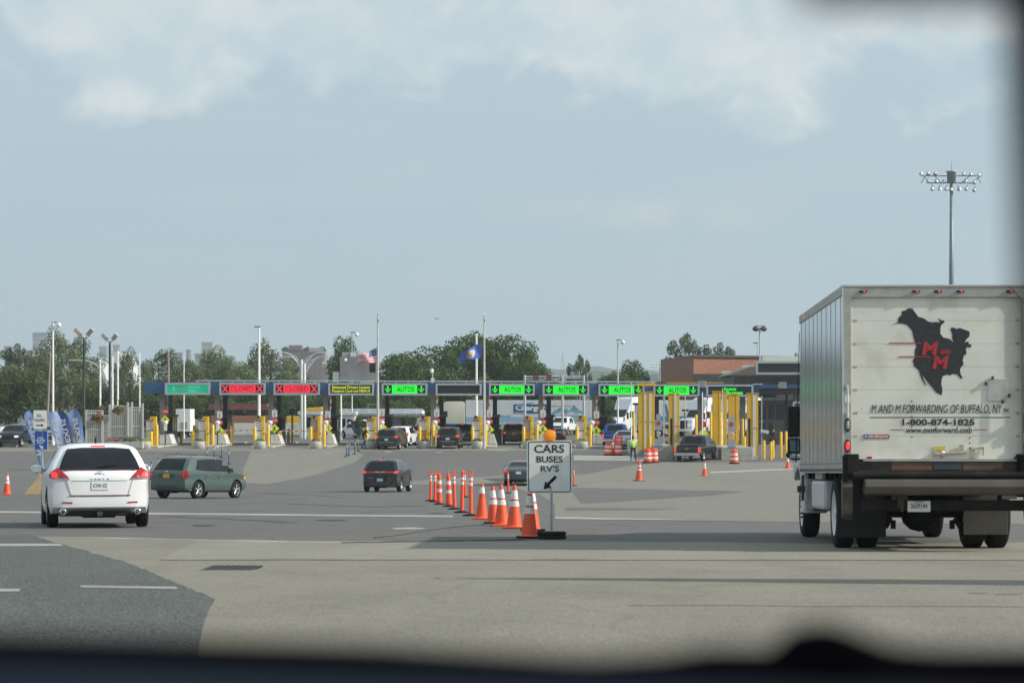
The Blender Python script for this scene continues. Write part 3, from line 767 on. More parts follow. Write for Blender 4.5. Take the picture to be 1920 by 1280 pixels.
    # graphics
    zo = [(890, 412), (945, 393), (950, 355), (975, 335), (975, 305), (1010, 295), (1030, 282), (1058, 285), (1085, 320), (1105, 348), (1150, 360), (1180, 385), (1215, 392), (1240, 388), (1275, 395), (1262, 358), (1290, 378), (1305, 375), (1310, 395), (1290, 405), (1278, 430), (1276, 480), (1300, 510), (1345, 520), (1378, 548), (1368, 520), (1370, 480), (1355, 450), (1365, 432), (1390, 435), (1405, 445), (1425, 435), (1470, 450), (1505, 465), (1505, 500), (1480, 525), (1465, 550), (1495, 540), (1497, 560), (1522, 570), (1505, 595), (1490, 580), (1475, 600), (1480, 640), (1460, 650), (1450, 690), (1458, 720), (1430, 755), (1430, 790), (1450, 830), (1435, 832), (1405, 800), (1370, 795), (1350, 808), (1330, 800), (1295, 812), (1285, 840), (1282, 880), (1292, 915), (1285, 962), (1240, 940), (1215, 905), (1175, 860), (1135, 803), (1145, 840), (1168, 887), (1150, 870), (1125, 825), (1105, 765), (1070, 735), (1060, 690), (1075, 670), (1078, 600), (1090, 590), (1070, 520), (1055, 455), (1020, 415), (985, 402), (950, 400), (920, 405)]
    k_ = 460 / 1920
    MB().prism([(DX(1460 + a * k_), DZ(510 + b * k_)) for a, b in zo], .0965, .1).build('map_graphic', mat('graphic_black', (.022, .024, .028), .55, 0, .2, 9, dirt=(.06, .06, .06), dscale=20, damt=.4), D)
    def zr(a): return 1460 + a * k_
    def zq(b): return 510 + b * k_
    def L_(name, s, x0, x1, y0, y1, m, sh=0, bold=0, depth=.0015, yy=.0955):
        return letters(name, s, m, D, DX((zr(x0) + zr(x1)) / 2), yy, DZ((zq(y0) + zq(y1)) / 2), (zr(x1) - zr(x0)) / 143, (zq(y1) - zq(y0)) / 143, sh, bold, depth)
    L_('lettering', 'M', 1140, 1250, 545, 648, red, .18, .035, .002, .094); L_('lettering', 'M', 1222, 1332, 655, 757, red, .18, .035, .002, .094); L_('lettering', 'AND', 1270, 1355, 607, 642, red, .1, .05, .002, .094)
    q = MB()
    for x0, x1, y in ((873, 1125, 555), (948, 1195, 662)): q.b2((DX(zr(x0)), .0935, DZ(zq(y + 4))), (DX(zr(x1)), .0955, DZ(zq(y - 4))))
    q.build('speed_line', red, D)
    tb = mat('letter_black', (.03, .03, .032), .6, 0, .2, 12)
    L_('lettering', 'M AND M FORWARDING OF BUFFALO, NY', 740, 1752, 1036, 1112, tb, .16, 0)
    L_('lettering', 'INC.', 1770, 1812, 1068, 1092, tb, .1, .02)
    q = MB().b2((DX(zr(726)), .097, DZ(zq(1139))), (DX(zr(1820)), .0995, DZ(zq(1133)))); q.build('underline', tb, D)
    L_('lettering', '1-800-874-1825', 978, 1540, 1148, 1200, tb, 0, .03)
    L_('lettering', 'www.mmforward.com', 1004, 1520, 1212, 1256, tb, .12, .018)
    for x0, x1 in ((885, 990), (1532, 1637)): MB().b2((DX(zr(x0)), .097, DZ(zq(1235))), (DX(zr(x1)), .0995, DZ(zq(1230)))).build('accent_line', red, D)
    o = MB().b2((DX(1621.5), .093, DZ(822)), (DX(1669.5), .0995, DZ(814))).build('maker_plate', mat('plate_maroon', (.3, .03, .06), .5), D)
    MB().b2((DX(1621.5), .0925, DZ(822)), (DX(1630), .094, DZ(814))).build('blue_field', mat('field_blue', (.05, .12, .3), .5), o)
    letters('lettering', 'MORGAN', REFL, o, DX(1649), .092, DZ(818), 36 / 143, 5.6 / 143, .15, .03, .001)
    star = [(DX(1626) + (.024 if k % 2 == 0 else .01) * math.sin(k * math.pi / 5), DZ(818) + (.024 if k % 2 == 0 else .01) * math.cos(k * math.pi / 5)) for k in range(10)]
    MB().prism(star, .0915, .0925).build('star', REFL, o)
    # placard holder turned to a diamond
    q = MB(); cx, cz = DX(1871), DZ(731)
    q.prism([(cx + .19 * math.cos(R(a + 48)), cz + .19 * math.sin(R(a + 48)) ) for a in (0, 78, 180, 258)], .085, .098); 
    o = q.build('placard_holder', mat('placard_aluminium', (.5, .5, .47), .4, .4, .1, 8), D, bevel=.004)
    q = MB()
    for a in (20, 60, 205, 245): q.box((cx + .17 * math.cos(R(a + 90)), .08, cz + .17 * math.sin(R(a + 90))), (.03, .02, .04))
    q.build('clip', grime, o)
    # latch and handle
    q = MB(); q.cyl((DX(1752), .07, DZ(851)), (DX(1812), .06, DZ(848)), .02, .016, 8); q.ball((DX(1767), .07, DZ(850)), .045, 10, 0, (1, .5, 1)); q.box((DX(1758), .085, DZ(854)), (.09, .03, .11)); q.box((DX(1804), .07, DZ(843)), (.05, .04, .13))
    q.cyl((DX(1822), .07, DZ(842)), (DX(1845), .07, DZ(838)), .016, .014, 8); q.box((DX(1825), .08, DZ(848)), (.05, .03, .14)); q.cyl((DX(1845), .08, DZ(840)), (DX(1845), .08, DZ(853)), .014, .01, 8)
    q.build('door_latch', mat('latch_galvanised', (.48, .44, .36), .5, .3, .2, 15, dirt=(.25, .13, .06), dscale=12, damt=.6), D, smooth=True)
    MB().b2((DX(1752), .092, DZ(843)), (DX(1774), .098, DZ(836.5))).build('warning_sticker', mat('sticker_yellow', (.65, .5, .05), .5), D)
    for x in (1628, 1902): MB().b2((DX(x), .09, DZ(860)), (DX(x + 9), .098, DZ(855.5))).build('reflector', TAIL, D)
    # lamps and grab handle on the left post
    for s in (-1, 1):
        x = s * (hw - .052)
        for zc, h, mm, nm in ((DZ(797), .09, mat('lens_clear', (.3, .31, .28), .2, 0, .1, 20), 'reversing_light'), (DZ(836), .085, TAILON, 'tail_light')):
            o = MB().lathe([(.001, -.012), (.038, -.012), (.038, .012), (.001, .012)], 16, (0, 0, 0), 'y').build('lamp_housing', SBLACK, T, (x, -.008, zc)); o.scale = (1, 1, 2.3)
            i = MB().lathe([(.001, -.005), (.026, -.005), (.026, .01), (.001, .01)], 14, (0, -.014, 0), 'y').build(nm, mm, o)
        q = MB(); q.tube([(x, -.05, DZ(728)), (x, -.05, DZ(782))], .011, 8); q.box((x, -.02, DZ(725)), (.035, .06, .05)); q.box((x, -.02, DZ(779)), (.04, .06, .07)); q.build('grab_handle', ALU, T)
        MB().box((x - .0, -.004, DZ(748)), (.07, .006, .1)).build('notice_sticker', SWHITE, T)
    # sill and liftgate
    q = MB(); q.b2((-hw, -.02, zb + .03), (hw, .1, zb + .16)); q.build('rear_sill', grime, T)
    for a, b_ in ((1672, 1748), (1805, 1880)): MB().b2((DX(a), -.035, DZ(881)), (DX(b_), -.02, DZ(866))).build('sill_board', wood, T)
    MB().b2((DX(1750), -.037, DZ(880)), (DX(1803), -.02, DZ(866))).build('sill_plate', mat('sill_slate', (.05, .06, .065), .6), T)
    MB().b2((-hw + .25, -.05, zb + .155), (hw, .11, zb + .185)).build('door_threshold', frame_m, T)
    MB().cyl((-hw + .1, -.12, DZ(891)), (hw + .05, -.12, DZ(891)), .062, n=18).build('torsion_tube', black, T)
    # folded platform: a deep rounded plate hanging under the sill
    pl = [(-.2, DZ(898)), (-.34, DZ(900)), (-.36, DZ(912)), (-.3, DZ(924)), (-.12, DZ(928)), (-.05, DZ(920)), (-.12, DZ(904))]
    q = MB(); q.prism(pl, -.98, 1.27, plane='yz'); q.build('lift_platform', plat, T, bevel=.012)
    # liftgate side posts, the left one visible in full
    for s in (-1, 1):
        q = MB(); q.b2((s * hw - (.0 if s > 0 else .0), -.1, .72), (s * (hw - .19), .02, zb + .25)); q.b2((s * (hw + .02), -.13, .56), (s * (hw - .04), -.02, zb + .23))
        q.box((s * (hw - .1), -.13, zb + .11), (.14, .06, .25)); q.build('liftgate_post', black, T, bevel=.008)
        q = MB(); q.prism([(-.1, .95), (-.18, .85), (-.16, .5), (-.05, .42), (.0, .5), (.02, .95)], s * (hw + .03), s * (hw - .1), plane='yz'); q.build('liftgate_arm', grime, T)
    q = MB(); q.b2((-hw + .25, -.02, DZ(957)), (hw + .0, .1, DZ(937))); q.b2((-hw + .3, .05, DZ(938)), (-hw + .42, .12, zb)); q.b2((hw - .42, .05, DZ(938)), (hw - .3, .12, zb)); q.build('rear_bumper', black, T, bevel=.005)
    q = MB(); q.b2((DX(1683), -.08, DZ(952)), (DX(1694), -.02, DZ(926))); q.cyl((DX(1690), -.1, DZ(950)), (DX(1690), -.1, DZ(958)), .02, n=8); q.b2((DX(1672), -.06, DZ(937)), (DX(1702), -.02, DZ(926))); q.build('hitch_bracket', grime, T)
    o = MB().b2((DX(1702), -.035, DZ(959)), (DX(1744.5), -.02, DZ(938.5))).build('licence_plate', SWHITE, T, bevel=.003)
    letters('lettering', '2639144', mat('plate_ink', (.12, .12, .13), .5), o, DX(1723), -.037, DZ(948), 31 / 143, 9 / 143, 0, .02, .002)
    letters('lettering', 'INDIANA', red, o, DX(1723), -.037, DZ(940.8), 17 / 143, 2.2 / 143, 0, .02, .002)
    q = MB(); q.b2((DX(1878), -.04, DZ(935)), (DX(1905), .04, DZ(922))); q.build('valve_box', mat('valve_grey', (.3, .28, .25), .6), T)
    # chassis
    q = MB(); q.b2((-.45, .2, .72), (-.36, 9.0, .92)); q.b2((.36, .2, .72), (.45, 9.0, .92)); q.b2((-hw + .1, .5, .93), (hw - .1, .6, 1.02))
    for k in range(1, 9): q.b2((-hw + .08, .5 + k * .62, .94), (hw - .08, .58 + k * .62, 1.03))
    q.b2((-hw + .1, .35, .74), (hw - .1, .45, 1.0)); q.b2((-.9, 2.4, .6), (.9, 4.4, .95)); q.build('chassis_frame', black, T)  # wide black box behind the bumper stands for the shadowy underside
    q = MB(); q.cyl((-.85, 1.62, .5), (.85, 1.62, .5), .085, n=12); q.ball((0, 1.62, .47), .26, 14, 0, (1, .9, .95)); q.cyl((0, 1.4, .55), (0, 4.5, .7), .05, n=8)
    for s in (-1, 1):
        q.b2((s * .62 - .04, 1.0, .42), (s * .62 + .04, 2.3, .48)); q.cyl((s * .72, 1.35, .46), (s * .72, 1.15, .46), .13, .11, 12); q.cyl((s * .45, 1.3, .42), (s * .52, 1.25, .3), .05, n=7); q.box((s * .4, 1.3, .33), (.06, .08, .12))
    q.build('rear_axle', black, T, smooth=False)
    for s in (-1, 1):
        for k, x in enumerate((hw - .17, hw - .5)):
            t, qq = wheel_mesh(.48, .25, 'steel'); o = t.build('wheel', BLACK, T, (s * x, 1.62, .48), 0 if s > 0 else math.pi); qq.build('rim', [WHITEP, SBLACK], o)
    for s in (-1, 1):
        t, qq = wheel_mesh(.48, .26, 'steel'); o = t.build('wheel', BLACK, T, (s * .98, 6.95, .48), 0 if s > 0 else math.pi); qq.build('rim', [WHITEP, SBLACK], o)
        if s < 0:
            q = MB()
            for k in range(10):
                a = k * math.pi / 5; q.cyl((.1, .17 * math.cos(a), .17 * math.sin(a)), (.15, .17 * math.cos(a), .17 * math.sin(a)), .022, .004, 7)
            q.build('lug_cover', SBLACK, o)
    tread = MB()
    for s in (-1, 1):
        x0, x1 = (-hw + .03, -hw + .68) if s < 0 else (hw - .72, hw - .12)
        p = MB(); zt_ = .72 if s < 0 else .68; zb_ = .16 if s < 0 else .2
        p.b2((x0, .98, zb_), (x1, 1.0, zt_ + .05)); p.build('mud_flap', mat('flap_black', (.014, .014, .015), .8) if s < 0 else mat('flap_grey', (.075, .07, .062), .85, 0, .15, 4), T, bevel=.006)
    # cab: hood type, narrow beside the box, mostly seen as fender, step and mirrors
    cabw = mat('cab_white', (.62, .66, .68), .35, 0, .04, 3, coat=.3)
    q = MB(); q.prism([(6.05, .75), (6.05, 2.55), (6.35, 2.72), (7.3, 2.68), (7.75, 1.95), (8.8, 1.7), (9.05, 1.5), (9.1, .8), (7.6, .75)], -.9, .9, plane='yz'); q.build('cab', cabw, T, bevel=.05, smooth=True)
    for s in (-1, 1):
        q = MB(); P = [(5.9, .4), (5.9, 1.2), (7.75, 1.22), (7.8, 1.1), (7.6, .9), (7.45, 1.02), (7.0, 1.12), (6.6, 1.02), (6.42, .8), (6.4, .4)]
        q.prism(P, s * .8, s * 1.17, plane='yz'); q.build('fender', cabw, T, bevel=.03, smooth=True)
        q = MB(); q.prism([(6.5, 1.95), (7.55, 1.95), (7.2, 2.5), (6.5, 2.52)], s * .981, s * .99, plane='yz'); q.build('side_window', GLASS, T)
        q = MB(); q.b2((s * .7, 4.9, .45), (s * 1.14, 5.85, .9)); q.build('step_box', mat('box_dark_alu', (.13, .13, .13), .5, .3), T, bevel=.02)
        q = MB(); q.b2((s * .72, 2.9, .5), (s * 1.18, 4.6, .92)); q.build('fuel_tank', ALU, T, bevel=.05)
        q = MB(); q.b2((s * .9, 3.2, .94), (s * 1.17, 4.2, 1.1)); q.build('battery_box', frame_m, T, bevel=.01)
        q = MB(); q.b2((s * 1.2, 5.55, .6), (s * 1.24, 5.6, 1.0)); q.box((s * 1.25, 5.5, .78), (.12, .1, .1)); q.build('step_lamp', DARK, T)
        # mirrors
        mx = s * 1.17; my = 7.6
        q = MB(); q.box((mx, my, 1.87), (.2, .1, .5)); hsg = q.build('mirror', SBLACK, T, bevel=.03, smooth=True); q = MB(); q.box((mx, my - .053, 1.87), (.155, .006, .43)); q.build('glass', mat('mirror_dark', (.09, .08, .08), .12, .9, .3, 4), hsg, bevel=.002)
        q = MB(); q.box((mx + .0, my, 1.47), (.21, .1, .25)); hsg = q.build('mirror', SBLACK, T, bevel=.03, smooth=True); MB().box((mx, my - .053, 1.47), (.16, .006, .19)).build('glass', mat('mirror_bright', (.35, .42, .45), .08, 1.0, .2, 4), hsg)
        q = MB(); q.ball((mx + .1 * -s, 8.35, 1.33), .13, 12, 0, (1.3, .6, .7)); q.box((mx - .1 * s, 8.27, 1.33), (.22, .01, .11), 0, 1); q.build('mirror', [SBLACK, CHROME], T)
        q = MB(); q.tube([(s * .98, 7.5, 2.17), (mx, my, 2.18), (mx, my, 2.1)], .018, 7); q.tube([(s * .98, 7.5, 1.3), (mx, my, 1.32), (mx, my, 1.4)], .018, 7); q.tube([(s * 1.02, 8.4, 1.5), (mx, 8.35, 1.6), (s * 1.1, 8.4, 1.2)], .014, 6); q.build('mirror_arm', CHROME, T)
    MB().cyl((-1.2, 6.9, 1.2), (-1.13, 7.0, 3.3), .011, .006, 6).build('antenna', SBLACK, T)
    return T
DX = lambda px: -1.22 + (px - 1583.5) / 143.0
DZ = lambda py: (1034 - py) / 143.0
hero_truck()

# ------------------------------------------------------------ cones, posts and the lane sign
def band_lathe(name, prof, bands, mats, parent, n=18, loc=(0, 0, 0)):
    m = MB()
    def rad(z):
        return float(np.interp(z, [p[1] for p in prof], [p[0] for p in prof]))
    zs = [p[1] for p in prof]
    cuts = sorted(set(zs + [a for a, b in bands] + [b for a, b in bands]))
    for a, b in zip(cuts[:-1], cuts[1:]):
        mi = 1 if any(a >= x - 1e-6 and b <= y + 1e-6 for x, y in bands) else 0
        m.lathe([(rad(a) + (.004 if mi else 0), a), (rad(b) + (.004 if mi else 0), b)], n, cap=False, mi=mi)
    m.lathe([(rad(cuts[-1]), cuts[-1]), (rad(cuts[-1]) * .8, cuts[-1] + .004), (.001, cuts[-1] + .004)], n, cap=False)
    return m.build(name, mats, parent, loc)
def cone(px, py, label, h=.72, bands=((.37, .46), (.49, .635)), group='orange traffic cones', base='orange', yaw=0, tilt=None, s=1.0):
    p = G(px, py); tilt = rnd.uniform(-1.4, 1.4) if tilt is None else tilt; yaw = yaw or rnd.uniform(-14, 14)
    t = thing('traffic_cone', label, 'traffic cone', p, R(yaw), group)
    k = h / .72
    t.rotation_euler = (-.028 if p.y < 120 else 0, R(tilt), R(yaw))
    bm = ORANGE if base == 'orange' else BLACK
    q = MB(); q.box((0, 0, .022), (.37 * k, .37 * k, .03)); 
    for a in (-1, 1):
        for b in (-1, 1): q.box((a * .14 * k, b * .14 * k, .004), (.05, .05, .008))
    q.build('base', bm, t, bevel=.006)
    band_lathe('cone_body', [(.145 * k, .034), (.125 * k, .06 * k), (.034 * k, .68 * k), (.026 * k, .72 * k)], [(a * k, b * k) for a, b in bands], [ORANGE, REFL], t)
    return t
def post(px, py, label, kind='loop', group='orange delineator posts', h=1.08, body=None, bands=None, name='delineator_post', tilt=0):
    p = G(px, py); tilt = tilt or rnd.uniform(-1.6, 1.6); t = thing(name, label, 'delineator', p, R(rnd.uniform(-20, 20)), group)
    t.rotation_euler = (-.028 if p.y < 120 else 0, R(tilt), t.rotation_euler.z)
    body = body or DELOR
    MB().lathe([(.2, 0), (.2, .025), (.09, .05), (.06, .06)], 14).build('base', BLACK, t)
    if kind == 'cone':
        band_lathe('tube', [(.09, .05), (.1, .1), (.055, .95), (.02, .98), (.018, h)], bands or [(.4, .5), (.66, .77)], [body, REFL], t, 14)
    else:
        band_lathe('tube', [(.05, .05), (.042, .94), (.042, .95)], bands or [(.72, .8), (.84, .91)], [body, REFL], t, 12)
        q = MB()
        if kind == 'loop': q.tube([(-.035, 0, .94), (-.045, 0, 1.0), (-.025, 0, h - .01), (.025, 0, h - .01), (.045, 0, 1.0), (.035, 0, .94)], .014, 7)
        else: q.lathe([(.042, .95), (.03, .97), (.03, 1.0), (.046, 1.02), (.046, h - .04), (.02, h)], 12, cap=False)
        q.build('handle', body, t)
    return t
cone(903, 973.5, 'orange cone with one torn white band, leftmost of the big cones by the lane sign', bands=((.53, .66),), base='orange', h=.78)
cone(925.5, 981, 'second big orange cone from the left in the row, standing a little behind its neighbours', h=.76, base='black')
cone(941, 986, 'third big orange cone from the left in the row before the lane sign', h=.8)
cone(964, 990.5, 'big orange cone with a peeling lower band, fourth from the left in the row', h=.8)
cone(992, 1009, 'nearest big orange cone, on a black base touching the tyre foot of the lane sign', h=.76, base='black')
cone(999, 995, 'orange cone half hidden behind the nearest big cone and the lane sign', h=.76, base='black')
cone(13, 927, 'orange cone alone at the left edge beside the cream barrier end', h=.98, base='orange')
cone(1198, 901, 'orange cone alone on the lane below the lone officer in the lime vest', h=1.3, bands=((.36, .42), (.48, .54)), base='black')
cone(1321, 892, 'orange cone alone on the lane just behind the black pickup', h=.95)
cone(1477, 878, 'orange cone alone beside the box truck mirror, in front of the yellow bollards', h=.92)
cone(1148.5, 853, 'slim orange cone squeezed between two orange and white drums', h=1.1)
for px, py, kd, lb in ((807, 939, 'loop', 'leftmost slim orange post in the row of posts'), (815.5, 941, 'loop', 'slim orange post second from the left in the row'), (824, 945.5, 'cone', 'thick orange post with two wide white bands, the left of two such'),
                       (842, 949.5, 'cone', 'thick orange post with two wide white bands, the right of two such'), (820, 937, 'loop', 'orange post mostly hidden behind the left thick post'), (852.5, 954.5, 'loop', 'slim orange post just right of the thick banded posts'),
                       (866, 961, 'knob', 'orange post with a white knobbed top, second last before the cones'), (872.5, 932, 'loop', 'farther orange post seen between the two last near posts'), (882.5, 967, 'loop', 'nearest slim orange post, the last before the big cones'),
                       (953.5, 924.5, 'loop', 'orange post standing alone in front of the grey sedan'), (1076.5, 911, 'loop', 'orange post standing alone just right of the lane sign'), ):
    post(px, py, lb, kd)
BB = [(.72, .78), (.85, .92)]
for px, py, lb, tl in ((271, 899, 'leftmost blue post, beside the white crossover', 0), (283, 898, 'blue post second from the left, behind the white crossover', 0), (296, 889, 'blue post third from the left, at the tail of the green wagon', 0), (334, 878, 'blue post whose top shows over the roof of the green wagon', 0),
                       (389.5, 868, 'blue post behind the green wagon roof, left of three close ones', 0), (401, 862, 'blue post in the middle of three close ones near the second planter', 0), (415.5, 858, 'farthest of the blue posts right of the green wagon', 0), (429, 870, 'blue post at the right end of the group by the green wagon', 0),
                       (649, 856, 'nearest blue post of the pair left of the walking officer', 4), (653.5, 853.5, 'blue post just behind the nearest one, left of the walking officer', 5), (665, 851.5, 'blue post third from the left, left of the walking officer', 3), (672, 845.5, 'blue post at the left foot of the walking officer', -2), (685.5, 841.5, 'blue post right behind the walking officer', -3)):
    post(px, py, lb, 'knob', 'blue delineator posts', 1.12, BLUEP, BB, tilt=tl)

def lane_sign():
    p = G(1034, 1010); s = F / p.y
    T = thing('lane_sign', 'white lane sign reading cars buses and RVs, black arrow, on a rubber foot', 'sign', p)
    T.rotation_euler = (-.028, 0, 0)
    X = lambda px: (px - 1034) / s
    Zf = lambda py: (1010 - py) / s
    MB().lathe([(.1, 0), (.215, .0), (.23, .012), (.23, .05), (.205, .06), (.23, .07), (.23, .105), (.215, .118), (.1, .118)], 26).build('foot', BLACK, T)
    q = MB(); q.b2((-.022, -.02, .1), (.022, .02, Zf(840))); q.build('pole', STEEL, T)
    q = MB()
    for k in range(26): q.cyl((0, -.0215, .16 + k * .028), (0, -.0205, .16 + k * .028), .006, n=6)
    q.build('pole_holes', SBLACK, T)
    x0, x1, z0, z1 = X(988), X(1072.5), Zf(924.5), Zf(825)
    def rr(x0, x1, z0, z1, r):
        P = []
        for cx, cz, a0 in ((x1 - r, z1 - r, 0), (x0 + r, z1 - r, 90), (x0 + r, z0 + r, 180), (x1 - r, z0 + r, 270)):
            for k in range(5): a = R(a0 + k * 22.5); P.append((cx + r * math.cos(a), cz + r * math.sin(a)))
        return P
    pn = MB().prism(rr(x0, x1, z0, z1, .045), -.035, -.026).build('panel', SWHITE, T)
    o = rr(x0 + .018, x1 - .018, z0 + .018, z1 - .018, .035); i = rr(x0 + .032, x1 - .032, z0 + .032, z1 - .032, .024); n = len(o)
    q = MB(); q.add([(a, -.037, b) for a, b in o] + [(a, -.037, b) for a, b in i] , [(k, (k + 1) % n, (k + 1) % n + n, k + n) for k in range(n)]); q.build('border', SBLACK, pn)
    cx = lambda a, b: (X(a) + X(b)) / 2
    for t, a, b, c, d, bo in (('CARS', 1002, 1058, 833.5, 848.5, .012), ('BUSES', 1006, 1055, 854.5, 866.5, .012), ("RV'S", 1014, 1048, 872.5, 884, .012)):
        letters('lettering', t, SBLACK, pn, cx(a, b), -.037, (Zf(c) + Zf(d)) / 2, X(b) - X(a), Zf(c) - Zf(d), 0, bo, .0015)
    A = [(1040.5, 890.5), (1044.5, 895), (1030.5, 908.5), (1034, 913.5), (1019, 917), (1022, 902), (1026, 905)]
    MB().prism([(X(a), Zf(b)) for a, b in A], -.0385, -.036).build('arrow', SBLACK, pn)
    q = MB(); q.ball((X(1031), -.04, Zf(830)), .012, 8); q.ball((X(1032.5), -.04, Zf(914.5)), .012, 8); q.box((X(1032.5), -.038, Zf(918)), (.03, .01, .05)); q.build('bolt', STEEL, pn)
    # amber barricade lamp on top
    lp = MB().b2((X(1020), -.03, Zf(827)), (X(1041), .03, Zf(806))).build('barricade_light', mat('lamp_case_orange', (.75, .25, .02), .5, 0, .08, 10), T, bevel=.006)
    q = MB(); q.lathe([(.001, -.05), (.06, -.048), (.088, -.036), (.1, -.034), (.1, .034), (.088, .036), (.06, .048), (.001, .05)], 22, (X(1030.5), 0, Zf(817)), 'y'); q.build('lens', AMBER, lp)
lane_sign()

# cream concrete barrier end at the left, with its two-panel sign
def left_sign():
    p = G(62, 927)
    T = thing('barrier_end', 'cream sloping concrete barrier end behind the white crossover', 'barrier', (p.x, p.y, p.z))
    s = F / p.y; X = lambda px: (px - 62) / s; Zf = lambda py: (927 - py) / s
    cm = mat('cream_concrete', (.62, .47, .25), .8, 0, .12, 5, dirt=(.5, .3, .12), dscale=3, damt=.5)
    q = MB(); q.prism([(X(47), 0), (X(47), .06), (X(52), .18), (X(74), Zf(893)), (X(100), Zf(890)), (X(100), 0)], -.28, .28); q.build('block', cm, T, bevel=.03)
    MB().box((X(76), -.05, Zf(890) + .02), (.1, .1, .12)).build('marker_lamp', AMBER, T, bevel=.01)
    S = thing('lane_sign', 'two-panel post sign, white above with a right arrow and blue below, at the left', 'sign', (PX(78, p.y) , p.y + .15, p.z), R(3))
    X2 = lambda px: (px - 78) / s
    MB().cyl((X2(79), 0, .3), (X2(76), 0, Zf(770)), .035, n=8).build('pole', STEEL, S)
    a = MB().b2((X2(62), -.06, Zf(804)), (X2(86.5), -.04, Zf(769))).build('white_panel', SWHITE, S, bevel=.008)
    letters('lettering', 'ALL', SBLACK, a, X2(73), -.062, Zf(778.5), .24, .13, 0, .01, .002); letters('lettering', 'TRAFFIC', SBLACK, a, X2(74), -.062, Zf(787.5), .5, .12, 0, .01, .002)
    q = MB(); q.b2((X2(67.5), -.065, Zf(798.2)), (X2(78), -.06, Zf(796))); q.prism([(X2(77), Zf(800)), (X2(81), Zf(797)), (X2(77), Zf(794))], -.065, -.06); q.build('arrow', SBLACK, a)
    bl = mat('sign_blue', (.01, .07, .36), .4, 0, .06, 4)
    b = MB().b2((X2(63.5), -.06, Zf(843)), (X2(89), -.04, Zf(806.5))).build('blue_panel', [SWHITE], S, bevel=.006)
    MB().b2((X2(64.3), -.064, Zf(842.2)), (X2(88.2), -.06, Zf(807.3))).build('blue_field', bl, b)
    q = MB(); q.lathe([(.001, -.004), (.13, -.004), (.13, 0)], 20, (X2(74.5), -.064, Zf(813)), 'y'); q.build('roundel', mat('roundel_cream', (.6, .45, .35), .5), b)
    q = MB(); q.lathe([(.001, -.004), (.09, -.004), (.09, 0)], 20, (X2(74.5), -.069, Zf(813)), 'y'); q.build('roundel_centre', bl, b)
    for t, y, w_ in (('CARD', 821, .3), ('HOLDERS', 825.5, .42), ('ONLY', 830, .3)): letters('lettering', t, SWHITE, b, X2(75), -.065, Zf(y), w_, .09, 0, .01, .002)
    q = MB(); q.prism([(X2(72), Zf(835.5)), (X2(74), Zf(834)), (X2(78), Zf(837)), (X2(79.2), Zf(835.2)), (X2(80), Zf(841)), (X2(74.6), Zf(840)), (X2(76.2), Zf(838.6))], -.069, -.064); q.build('arrow', SWHITE, b)
left_sign()

# feather flags
def feather(px, py0, xtop, ytop, w_px, Yd, label, m, seed, text=True):
    p = Vector((PX(px, Yd), Yd, gz(Yd))); s = F / Yd
    T = thing('feather_flag', label, 'flag', p, 0, 'feather banner flags by the left lanes')
    H_ = (763 + (EYE - p.z) * s - ytop) / s; dx = (xtop - px) / s; W_ = w_px / s
    ax = lambda t: dx * t ** 1.15
    MB().tube([(ax(t), .02, H_ * t) for t in np.linspace(0, .93, 9)], .014, 6).build('pole', DARK, T)
    n = 26; V = []; Fc = []
    for k in range(n + 1):
        t = k / n; z = .14 * H_ + (H_ * .86) * t
        # pole edge at the right, belly to the left; rounded top
        wd = 1.3 * W_ * (min(1, .14 + 1.15 * t) if t < .88 else math.sqrt(max(0, 1 - ((t - .88) / .122) ** 2)))
        cx = ax(z / H_)
        for j in range(7):
            u = j / 6; V.append((cx + wd * (.5 - u), .03 * math.sin(u * 5 + t * 7 + seed), z))
    for k in range(n):
        for j in range(6): Fc.append((k * 7 + j, k * 7 + j + 1, k * 7 + j + 8, k * 7 + j + 7))
    V2 = [(x, y + .006, z) for x, y, z in V]; nn = len(V)
    m_ = MB(); m_.add(V + V2, Fc + [tuple(i + nn for i in f)[::-1] for f in Fc], 0, True); c = m_.build('cloth', m, T, norm=False)
    if text:
        # lettering seen from behind, running down the banner
        o = letters('lettering', 'NEXUS', REFL, c, ax(.68), -.045, H_ * .66, H_ * .46, W_ * .56, 0, .02, .003, mirror=False)
        lean = math.atan2(dx * 1.15, H_)
        o.scale = (1, 1, -1)
        o.rotation_euler = (0, R(-90) + lean, 0)
    return T
FB1 = mat('flag_sky_blue', (.2, .3, .56), .7, 0, .1, 1.5); FB2 = mat('flag_navy', (.035, .09, .27), .7, 0, .1, 1.5); FB3 = mat('flag_lilac_blue', (.42, .5, .78), .7, 0, .12, 1.2)
feather(88, 905, 53, 770, 17, 126, 'blue feather flag behind the two-panel sign, leftmost of the four', FB1, 0)
feather(128, 900, 98, 770, 18, 136, 'pale lilac-blue feather flag, second from the left', FB3, 2)
feather(144, 900, 114, 770, 17, 142, 'dark navy feather flag behind the pale one', FB2, 4)
feather(163, 900, 138, 767, 16, 140, 'mid blue feather flag nearest the slatted fence, rightmost of the four', FB1, 5)

# ------------------------------------------------------------ inspection plaza
LOC = ['beside the slatted fence', 'right of the teal board', 'right of the first red board', 'right of the second red board', 'right of the yellow-lettered board', 'right of the first green board',
       'right of the blank board', 'right of the second green board', 'right of the third green board', 'right of the fourth green board']
KX = [284, 382, 487, 592, 697, 796, 895, 991, 1091]
SX = [310, 412, 515, 615, 716, 819, 918, 1018, 1118.5]
CXP = [305, 408, 508.5, 610.5, 711, 812.5, 913, 1014, 1115, 1216]
YF = 199.0
def fz(px, py):                       # height on the fascia plane
    return PZ(py, YF)
